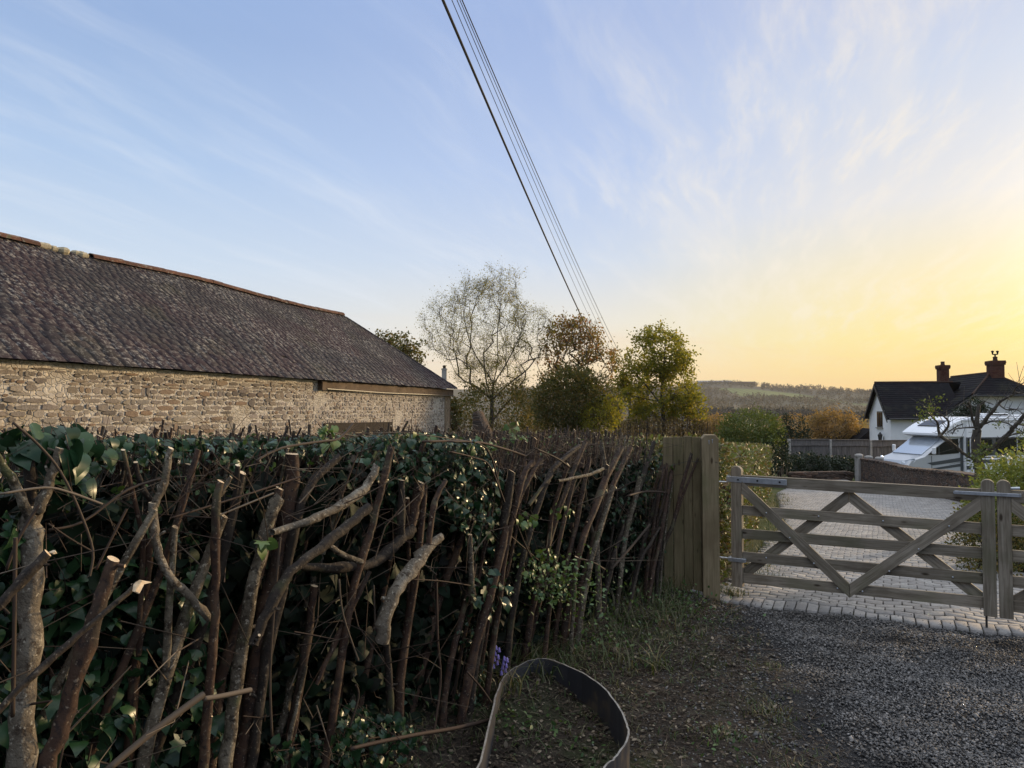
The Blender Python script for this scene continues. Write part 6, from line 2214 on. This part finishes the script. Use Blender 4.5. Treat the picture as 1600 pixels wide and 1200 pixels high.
def mp_(x, y, z):
    """x metres behind the nose, y to the vehicle's left"""
    return MH - hx * x + hy * y + np.array([0, 0, z])


def side_prism(poly, y0, y1, bev=.04, mb=None):
    mb = mb or MB()
    mb.prism([mp_(x, 0, z) for x, z in poly], hy * y0, hy * y1, bev=bev)
    return mb


wM = 1.12
body = side_prism([(2.59, .38), (7.1, .38), (7.15, 2.6), (7.0, 2.84), (2.8, 2.86), (2.59, 2.8)], -wM, wM, .07).build('body', M['van_white'], mh)
side_prism([(1.40, 2.12), (1.41, 2.20), (1.64, 2.37), (1.95, 2.55), (2.30, 2.71), (2.68, 2.83), (2.85, 2.85), (2.85, 2.06), (2.3, 2.02), (1.8, 2.04)], -1.06, 1.06, .06).build('overcab', M['van_white'], mh)
mb = MB()
a_, b_ = mp_(1.78, 0, 2.475), mp_(2.26, 0, 2.70)
mb.prism([a_ + hy * .55, a_ - hy * .55, b_ - hy * .55, b_ + hy * .55], (0, 0, 0), (0, 0, .02))
mb.prism([mp_(1.85, 1.05, 2.28), mp_(2.30, 1.05, 2.53), mp_(2.55, 1.05, 2.60), mp_(2.55, 1.05, 2.56), mp_(2.30, 1.05, 2.49), mp_(1.87, 1.05, 2.25)], (0, 0, 0), hy * .02)
mb.build('skylight', M['dark_glass'], mh)
cabP = [(.02, .42), (-.02, .62), (.03, .92), (.16, 1.10), (.78, 1.31), (1.85, 2.04), (1.96, 2.10), (2.60, 2.10), (2.60, .34), (.9, .34)]
side_prism(cabP, -.98, .98, .09).build('cab', M['van_silver'], mh)
mb = MB()
for sy in (1,):
    a_, b_, c_, d_ = mp_(.80, .84, 1.335), mp_(.80, -.84, 1.335), mp_(1.82, -.78, 2.03), mp_(1.82, .78, 2.03)
nv = np.cross(b_ - a_, d_ - a_)
nv /= np.linalg.norm(nv)
if nv[2] < 0:
    nv = -nv
mb.prism([a_, b_, c_, d_], nv * .0, nv * .025, bev=.008)
mb.build('windscreen', M['sky_glass'], mh)
yL = .985
win = side_prism([(.98, 1.35), (1.30, 1.58), (1.90, 1.97), (2.38, 1.99), (2.40, 1.40), (1.6, 1.34)], yL - .01, yL + .008, .005).build('cab_window', M['dark_glass'], mh)
side_prism([(1.46, 1.36), (1.50, 1.36), (1.50, 1.69), (1.46, 1.66)], yL + .009, yL + .016, .002).build('window_bar', M['van_grey'], win)
side_prism([(1.14, .50), (1.14, 1.30), (1.16, 1.30), (1.16, .50)], yL - .01, yL + .004, .001).build('door_seam', M['van_grey'], mh)
side_prism([(2.46, .5), (2.46, 2.06), (2.60, 2.06), (2.60, .5)], yL - .01, yL + .006, .002).build('door_pillar', M['van_grey'], mh)
side_prism([(2.62, 1.30), (2.62, 2.04), (5.6, 2.04), (5.95, 1.95), (5.95, 1.62), (5.6, 1.36), (5.2, 1.30)], wM - .01, wM + .010, .006).build('window_surround', M['van_grey'], mh)
side_prism([(2.70, 1.36), (2.70, 1.99), (3.8, 1.99), (3.8, 1.36)], wM + .011, wM + .022, .005).build('body_window', M['dark_glass'], mh)
side_prism([(4.0, 1.40), (4.0, 1.99), (5.5, 1.99), (5.75, 1.84), (5.5, 1.50), (5.2, 1.40)], wM + .011, wM + .022, .005).build('body_window', M['dark_glass'], mh)
for poly in ([(.95, 1.02), (2.45, 1.22), (2.45, 1.06), (1.2, .92)], [(1.15, .80), (2.45, .98), (2.45, .86), (1.3, .74)]):
    side_prism(poly, yL - .01, yL + .004, .002).build('stripe', M['van_grey'], mh)
for poly, m_ in (([(2.62, 1.08), (2.62, 1.26), (4.3, 1.24), (4.6, 1.10), (4.2, 1.0), (3.2, .98)], 'van_grey'), ([(2.62, .74), (2.62, .90), (3.4, .86), (3.1, .76)], 'van_grey'), ([(4.9, .9), (4.9, 1.0), (7.0, 1.22), (7.0, 1.02)], 'van_grey')):
    side_prism(poly, wM - .01, wM + .005, .002).build('stripe', M[m_], mh)
side_prism([(2.62, 1.15), (2.62, 1.19), (4.3, 1.20), (4.0, 1.13)], wM + .0055, wM + .009, .001).build('stripe', M['van_white'], mh)
for sy in (1, -1):
    mb = MB()
    mb.prism([mp_(.06, sy * .62, .82), mp_(.10, sy * .62, 1.06), mp_(.42, sy * .955, 1.20), mp_(.50, sy * .97, 1.12), mp_(.22, sy * .93, .84)], -hy * .04 * sy + hx * .02, hy * .035 * sy + hx * .06 + np.array([0, 0, .02]), bev=.012)
    mb.build('headlight', M['lamp_glass'], mh)
side_prism([(-.05, .40), (-.06, .60), (.0, .70), (.4, .66), (.4, .36)], -.96, .96, .04).build('bumper', M['van_grey'], mh)
mb = MB()
mb.prism([mp_(-.035, -.5, .74), mp_(-.035, .5, .74), mp_(.04, .5, .98), mp_(.04, -.5, .98)], hx * .0, hx * .03, bev=.006)
mb.build('grille', M['black_iron'], mh)
for sy in (1, -1):
    mb = MB()
    mb.box(mp_(1.12, sy * 1.16, 1.52), (.10, .16, .30), hx, hy, (0, 0, 1), bev=.03)
    mb.tube([mp_(1.16, sy * .97, 1.42), mp_(1.12, sy * 1.12, 1.42)], .02, 6)
    mb.build('mirror', M['van_white'], mh)
for x_ in (1.0, 5.4):
    for sy in (1, -1):
        mb = MB()
        c = mp_(x_, sy * .93, .34)
        mb.tube([c - hy * .10, c - hy * .09, c + hy * .09, c + hy * .10], [.29, .33, .33, .29], 22)
        wh = mb.build('wheel', M['rubber'], mh, smooth=False)
        mb = MB()
        mb.tube([c + hy * sy * .08, c + hy * sy * .112, c + hy * sy * .118], [.21, .20, .09], 16)
        mb.build('rim', M['galv'], wh)
mb = MB()
mb.box(mp_(4.6, .35, 2.93), (.95, .7, .16), hx, hy, (0, 0, 1), bev=.04)
rv = mb.build('roof_vent', M['van_white'], mh)
mb = MB()
mb.box(mp_(4.6, .35, 2.945), (.80, .725, .07), hx, hy, (0, 0, 1), bev=.01)
mb.build('vent_lid', M['dark_glass'], rv)
mb = MB()
mb.box(mp_(6.2, .3, 2.90), (.8, .9, .10), hx, hy, (0, 0, 1), bev=.03)
mb.build('roof_box', M['van_white'], mh)
mb = MB()
mb.tube([mp_(2.82, wM + .04, .55), mp_(2.78, wM + .04, 2.0)], .032, 8)
mb.build('support_pole', M['van_white'], mh)
mb = MB()
mb.tube([mp_(4.95, wM + .04, 1.4), mp_(4.95, wM + .05, 2.3), mp_(4.85, wM + .05, 2.48), mp_(4.6, wM + .03, 2.52)], .022, 8)
mb.build('grab_rail', M['van_silver'], mh)
for (x_, z_) in ((1.75, 2.20), (2.3, 2.30), (5.9, 2.2), (6.3, 2.05), (6.6, 1.6)):
    mb = MB()
    yy_ = 1.06 if x_ < 2.5 else wM
    mb.box(mp_(x_, yy_ + .004, z_), (.07, .02, .04), hx, hy, (0, 0, 1), bev=.006)
    mb.build('marker_lamp', M['van_grey'], mh)
mb = MB()
mb.box(mp_(4.7, wM + .015, 2.72), (4.5, .05, .05), hx, hy, (0, 0, 1), bev=.01)
mb.build('awning_rail', M['van_silver'], mh)

# ================================================================== HOUSE
HF0 = np.array([26.15, 50.0, 0.0])
ha = np.array([.98, -.19, 0.0])
ha /= np.linalg.norm(ha)
hb = np.array([-ha[1], ha[0], 0.0])
house = empty('white_house', (30, 52, -2.9), 'white rendered cottage with dark slate roofs and two brick chimneys behind the fence', 'house')


def h_(s, t_, z):
    return HF0 + ha * s + hb * t_ + np.array([0, 0, z])


HG = -3.4
EH, RH = 1.43, 3.66
mb = MB()
mb.prism([h_(0, 0, 0), h_(0, 5, 0), h_(3.4, 5, 0), h_(3.4, 0, 0)], (0, 0, HG), (0, 0, EH - .12))
mb.prism([h_(0, .02, EH - .12), h_(0, 4.98, EH - .12), h_(0, 2.5, RH - .2)], (0, 0, 0), ha * 3.0)
WS0, WS1, WR, WRZ, WT0, WT1 = 3.0, 10.8, 6.9, 4.25, -.45, 8.2
HZ = 2.92
mb.prism([h_(WS0 + .25, WT0, HG), h_(WS1 - .25, WT0, HG), h_(WS1 - .25, WT0, EH), h_(WS1 - 2.0, WT0, HZ - .22), h_(WS0 + 2.0, WT0, HZ - .22), h_(WS0 + .25, WT0, EH)], (0, 0, 0), hb * (WT1 - WT0))
mb.build('wall', M['white_render'], house)
mb = MB()


def slab(pts, th=.12):
    P = [np.array(p) for p in pts]
    mb.prism(P, (0, 0, -th), (0, 0, 0))


ov_ = .35
so_ = ov_ * (RH - EH) / 2.5
slab([h_(-.3, -ov_, EH - so_), h_(4.6, -ov_, EH - so_), h_(4.6, 2.5, RH), h_(-.3, 2.5, RH)])
slab([h_(-.3, 2.5, RH), h_(5.4, 2.5, RH), h_(5.4, 5 + ov_, EH - so_), h_(-.3, 5 + ov_, EH - so_)])
k_ = (WRZ - EH) / (WR - WS0)
sl0 = WS0 - .3
zl0 = EH - .3 * k_
sh = WS0 + (HZ - EH) / k_
sh2 = 2 * WR - sh
TA = WT0 + 1.9
fo = WT0 - .35
slab([h_(sl0, fo, zl0), h_(sh - .1, fo, HZ - .1 * k_), h_(WR, TA, WRZ), h_(WR, WT1, WRZ), h_(sl0, WT1, zl0)])
slab([h_(2 * WR - sl0, WT1, zl0), h_(WR, WT1, WRZ), h_(WR, TA, WRZ), h_(sh2 + .1, fo, HZ - .1 * k_), h_(2 * WR - sl0, fo, zl0)])
slab([h_(sh - .25, fo - .12, HZ - .22), h_(sh2 + .25, fo - .12, HZ - .22), h_(WR, TA, WRZ + .02)])
roof_h = mb.build('roof', M['house_slate'], house)
# slate courses on the slopes that can be seen
mb = MB()


def courses(fn_, n_, wid_s):
    """fn_(u, v) -> point; v up the slope"""
    for i in range(n_):
        v0, v1 = i / n_, (i + 1) / n_
        s_ = 0.0
        while s_ < 1:
            w_ = wid_s * (.85 + .3 * rng.random())
            e2 = min(1, s_ + w_ * .96)
            q_ = [fn_(s_, v0), fn_(e2, v0), fn_(e2, v1), fn_(s_, v1)]
            if q_[0] is not None:
                up_ = np.array([0, 0, .03 + .012 * rng.random()])
                mb.add([q_[0] + up_, q_[1] + up_, q_[2] + np.array([0, 0, .006]), q_[3] + np.array([0, 0, .006]), q_[0], q_[1]], [(0, 1, 2, 3), (4, 5, 1, 0)])
            s_ += w_


courses(lambda u, v: h_(-.3 + 4.4 * u, -ov_ + (2.5 + ov_) * v, EH - so_ + (RH - EH + so_) * v), 17, .06)


def wing_left(u, v):
    s_ = sl0 + (WR - sl0) * v
    z_ = zl0 + (WRZ - zl0) * v
    tf = fo if v < (HZ - zl0) / (WRZ - zl0) else fo + (TA - fo) * ((z_ - HZ) / (WRZ - HZ))
    return h_(s_, tf + (WT1 - tf) * u, z_)


courses(wing_left, 18, .045)


def wing_hip(u, v):
    a_ = h_(sh - .25, fo - .12, HZ - .22)
    b_ = h_(sh2 + .25, fo - .12, HZ - .22)
    c_ = h_(WR, TA, WRZ + .02)
    p, q_ = a_ + (c_ - a_) * v, b_ + (c_ - b_) * v
    return p + (q_ - p) * u


courses(wing_hip, 13, .06)
mb.build('slates', M['house_slate'], roof_h)
mb = MB()
for a_, b_ in ((h_(-.3, 2.5, RH + .04), h_(4.9, 2.5, RH + .04)), (h_(WR, TA, WRZ + .05), h_(WR, WT1, WRZ + .05)), (h_(WR, TA, WRZ + .05), h_(sh - .25, fo - .1, HZ - .16)), (h_(WR, TA, WRZ + .05), h_(sh2 + .25, fo - .1, HZ - .16))):
    mb.tube([a_ - np.array([0, 0, .03]), b_ - np.array([0, 0, .03])], .075, 8)
mb.build('ridge_tiles', M['old_clay'], roof_h)
mb = MB()
for a_, b_ in ((h_(sl0 - .05, fo - .03, zl0 - .10), h_(sh - .05, fo - .03, HZ - .14)), (h_(-.33, -ov_, EH - so_ - .10), h_(-.33, 2.5, RH - .10)), (h_(-.33, 2.5, RH - .10), h_(-.33, 5 + ov_, EH - so_ - .10))):
    mb = MB()
    mb.prism([a_, b_, b_ - np.array([0, 0, .22]), a_ - np.array([0, 0, .22])], -hb * .03 - ha * .03, hb * .03 + ha * .03)
    mb.build('bargeboard', M['black_iron'], roof_h)
mb = MB()
mb.tube([h_(-.2, -ov_ - .06, EH - so_ - .06), h_(3.4, -ov_ - .06, EH - so_ - .06)], .06, 8)
mb.tube([h_(2.35, -.08, EH - so_ - .06), h_(2.35, -.08, HG)], .045, 8)
mb.tube([h_(sh - .25, fo - .2, HZ - .3), h_(sh2 + .25, fo - .2, HZ - .3)], .06, 8)
mb.tube([h_(WS0 + 5.2, WT0 - .06, HZ - .3), h_(WS0 + 5.2, WT0 - .06, HG)], .05, 8)
mb.build('gutter', M['black_iron'], house)


def chimney(s, t_, z0, z1, wd, pots):
    mb = MB()
    c = h_(s, t_, 0)
    hgt_ = z1 - z0
    mb.box(c + [0, 0, (z0 + z1) / 2], (wd, wd, hgt_), ha, hb, (0, 0, 1))
    mb.box(c + [0, 0, z1 - .24], (wd + .12, wd + .12, .10), ha, hb, (0, 0, 1))
    mb.box(c + [0, 0, z1 - .13], (wd + .16, wd + .16, .12), ha, hb, (0, 0, 1))
    mb.box(c + [0, 0, z1 - .03], (wd + .14, wd + .14, .08), ha, hb, (0, 0, 1))
    ch__ = mb.build('chimney', M['chimney_brick'], roof_h)
    mb = MB()
    mb.lathe(c + np.array([0, 0, z1]), [(.17, 0), (.15, .05), (.13, .22), (.16, .26), (.12, .30)], 10)
    mb.build('chimney_pot', M['terracotta'], ch__)
    return ch__, c


chimney(5.95, 7.2, 3.4, 5.12, .66, 1)
ch2, c = chimney(7.1, 1.2, 3.0, 5.05, .80, 1)
mb = MB()
mb.tube([c + [0, 0, 5.3], c + [0, 0, 5.52]], .05, 8)
for dx_ in (-.17, .17):
    mb.tube([c + [0, 0, 5.5], c + np.array([dx_, 0, 5.52]), c + np.array([dx_, 0, 5.70])], [.045, .05, .075], 8)
    mb.lathe(c + np.array([dx_, 0, 5.68]), [(.06, 0), (.10, .03), (.10, .06), (.03, .09)], 8)
mb.build('cowl', M['old_timber'], ch2)
# gable window and lantern
wz = (1.58, .42)
fr = MB()
wf_ = lambda a0, a1, z0, z1, off, mb: mb.prism([h_(0, a0, z0), h_(0, a1, z0), h_(0, a1, z1), h_(0, a0, z1)], -ha * off, ha * .05)
wf_(1.75, 3.05, wz[1], wz[0], .02, fr)
wo = fr.build('window', M['van_grey'], house)
for a0 in (1.85, 2.27, 2.69):
    g_ = MB()
    wf_(a0, a0 + .30, wz[1] + .1, wz[0] - .08, .035, g_)
    g_.build('pane', M['dark_glass'], wo)
g_ = MB()
wf_(1.65, 3.15, wz[1] - .09, wz[1] - .005, .10, g_)
g_.build('sill', M['concrete'], wo)
ln = MB()
lc = h_(-.25, 1.55, -.25)
ln.lathe(lc, [(.05, -.32), (.11, -.26), (.17, .10), (.19, .14), (.06, .30), (.02, .36)], 6)
ln.tube([lc + np.array([0, 0, .05]) + ha * .25, lc + ha * .18 + np.array([0, 0, -.4]), lc + np.array([0, 0, -.3])], .025, 6)
lo2 = ln.build('wall_lantern', M['black_iron'], house)
ln = MB()
ln.box(h_(-.06, .9, -.75), (.12, .12, .30), ha, hb, (0, 0, 1), bev=.01)
ln.build('alarm_box', M['black_iron'], house)
# lean-to on the far side of the gable and a dark yew before the wing
mb = MB()
mb.prism([h_(-1.1, 5.2, HG), h_(-1.1, 5.2, -.9), h_(.2, 5.2, .25), h_(.2, 5.2, HG)], (0, 0, 0), hb * 2.5)
mb.build('lean_to', M['house_slate'], house)
d = 44.0
bush('yew_tree', 'dark clipped yew standing between the motorhome and the white house', 'tree', base_at(1522, d), [ell(1522, 636, 14, 14, d), ell(1512, 648, 20, 12, d), ell(1537, 648, 16, 12, d), ell(1522, 665, 24, 24, d)], 5200, .13, 'dark_leaf', shell=.6)

# ================================================================== FAR WOODS
def woodland(name, n, region, h0, h1, mat, label, cond=None, lmax=9.0, k=22):
    """canopy clumps over the far slopes"""
    az = region[0] + rng.random(n) * (region[1] - region[0])
    yy = region[2] + rng.random(n) * (region[3] - region[2])
    xx = az * yy
    if cond is not None:
        m = cond(xx, yy)
        xx, yy = xx[m], yy[m]
    n = len(xx)
    H = h0 + rng.random(n) * (h1 - h0)
    cen = np.column_stack([xx, yy, gz(xx, yy) + H * .45])
    P = np.repeat(cen, k, 0)
    d_ = rdir(n * k, .3)
    rad = np.repeat(np.column_stack([H * .42, H * .42, H * .55]), k, 0)
    P = P + d_ * rad * (.55 + .45 * rng.random((n * k, 1)))
    S_ = np.minimum(np.repeat(H * .30, k), lmax) * (.6 + .8 * rng.random(n * k))
    o = leaf_obj(name, P, rdir(n * k), nrmz(d_ + rdir(n * k) * .5), S_, DIAM, M[mat], smooth=False)
    tag(o, label, 'woodland', kind='stuff')
    return o


notfield = lambda x, y: ~(((y + .42 * x > 1262) & (y + .42 * x < 1446) & (x > 352) & (x < 500)) | ((y + .42 * x > 1180) & (y + .42 * x < 1262) & (x > 465) & (x < 600)))
woodland('woodland', 4200, (.0, .62, 950, 1440), 4, 9, 'far_leaf', 'brown woods and hedgerow trees scattered over the far hillside', lambda x, y: notfield(x, y) & ((np.sin(x / 47 + y / 61) + np.sin(y / 33 - x / 90) > -.25) | (rng.random(len(x)) < .35)))
woodland('plantation', 900, (.20, .62, 560, 640), 6, 9, 'fir_leaf', 'dark conifer plantation along the valley below the hill')
woodland('valley_wood', 700, (.0, .62, 640, 900), 5, 9, 'far_leaf', 'mixed brown valley woods behind the dark plantation')
woodland('crest_trees', 220, (.0, .62, 1420, 1560), 3, 8, 'far_leaf', 'thin line of trees along the crest of the far hill', lambda x, y: rng.random(len(x)) < .8)
woodland('scrub', 420, (.10, .62, 90, 240), 3, 6, 'brown_leaf', 'tawny scrub on the slope below the gardens', lmax=.38, k=130)
# farm buildings on the crest
for i, (az, yy, wd, lab) in enumerate(((.273, 1470, 46, 'long pale farm shed on the left of the hill crest'), (.315, 1480, 60, 'long low reddish farm range on the hill crest'), (.295, 1465, 22, 'small pale farmhouse between the sheds on the hill crest'))):
    x_ = az * yy
    z_ = float(gz(x_, yy))
    fb = empty('farm_building', (x_, yy, z_), lab, 'farm building', 'farm buildings on the hill crest')
    mb = MB()
    mb.box((x_, yy, z_ + 2.5), (wd, 14, 7))
    mb.build('wall', M['lime_mortar'] if i != 1 else M['fascia'], fb)
    mb = MB()
    mb.prism([(x_ - wd / 2 - 1, yy - 8, z_ + 6), (x_ - wd / 2 - 1, yy + 8, z_ + 6), (x_ - wd / 2 - 1, yy, z_ + 9)], (0, 0, 0), (wd + 2, 0, 0))
    mb.build('roof', M['terracotta'] if i == 1 else M['concrete'], fb)

# ------------------------------------------------------------------ evening air
hm, ht = newmat('haze')
ht.n('ShaderNodeOutputMaterial', {1: ht.n('ShaderNodeVolumePrincipled', {'Color': (0.9, 0.88, 0.86, 1), 'Density': 0.00012})})
mb = MB()
zlo_ = min(v[2] for v in (ground.bound_box)) - 1.0
zhi_ = max(v[2] for v in (ground.bound_box)) + 14.0
mb.box((0, 872, (zlo_ + zhi_) / 2), (3010, 1770, zhi_ - zlo_))
hz_o = mb.build('haze', hm, None)
hz_o['kind'] = 'stuff'
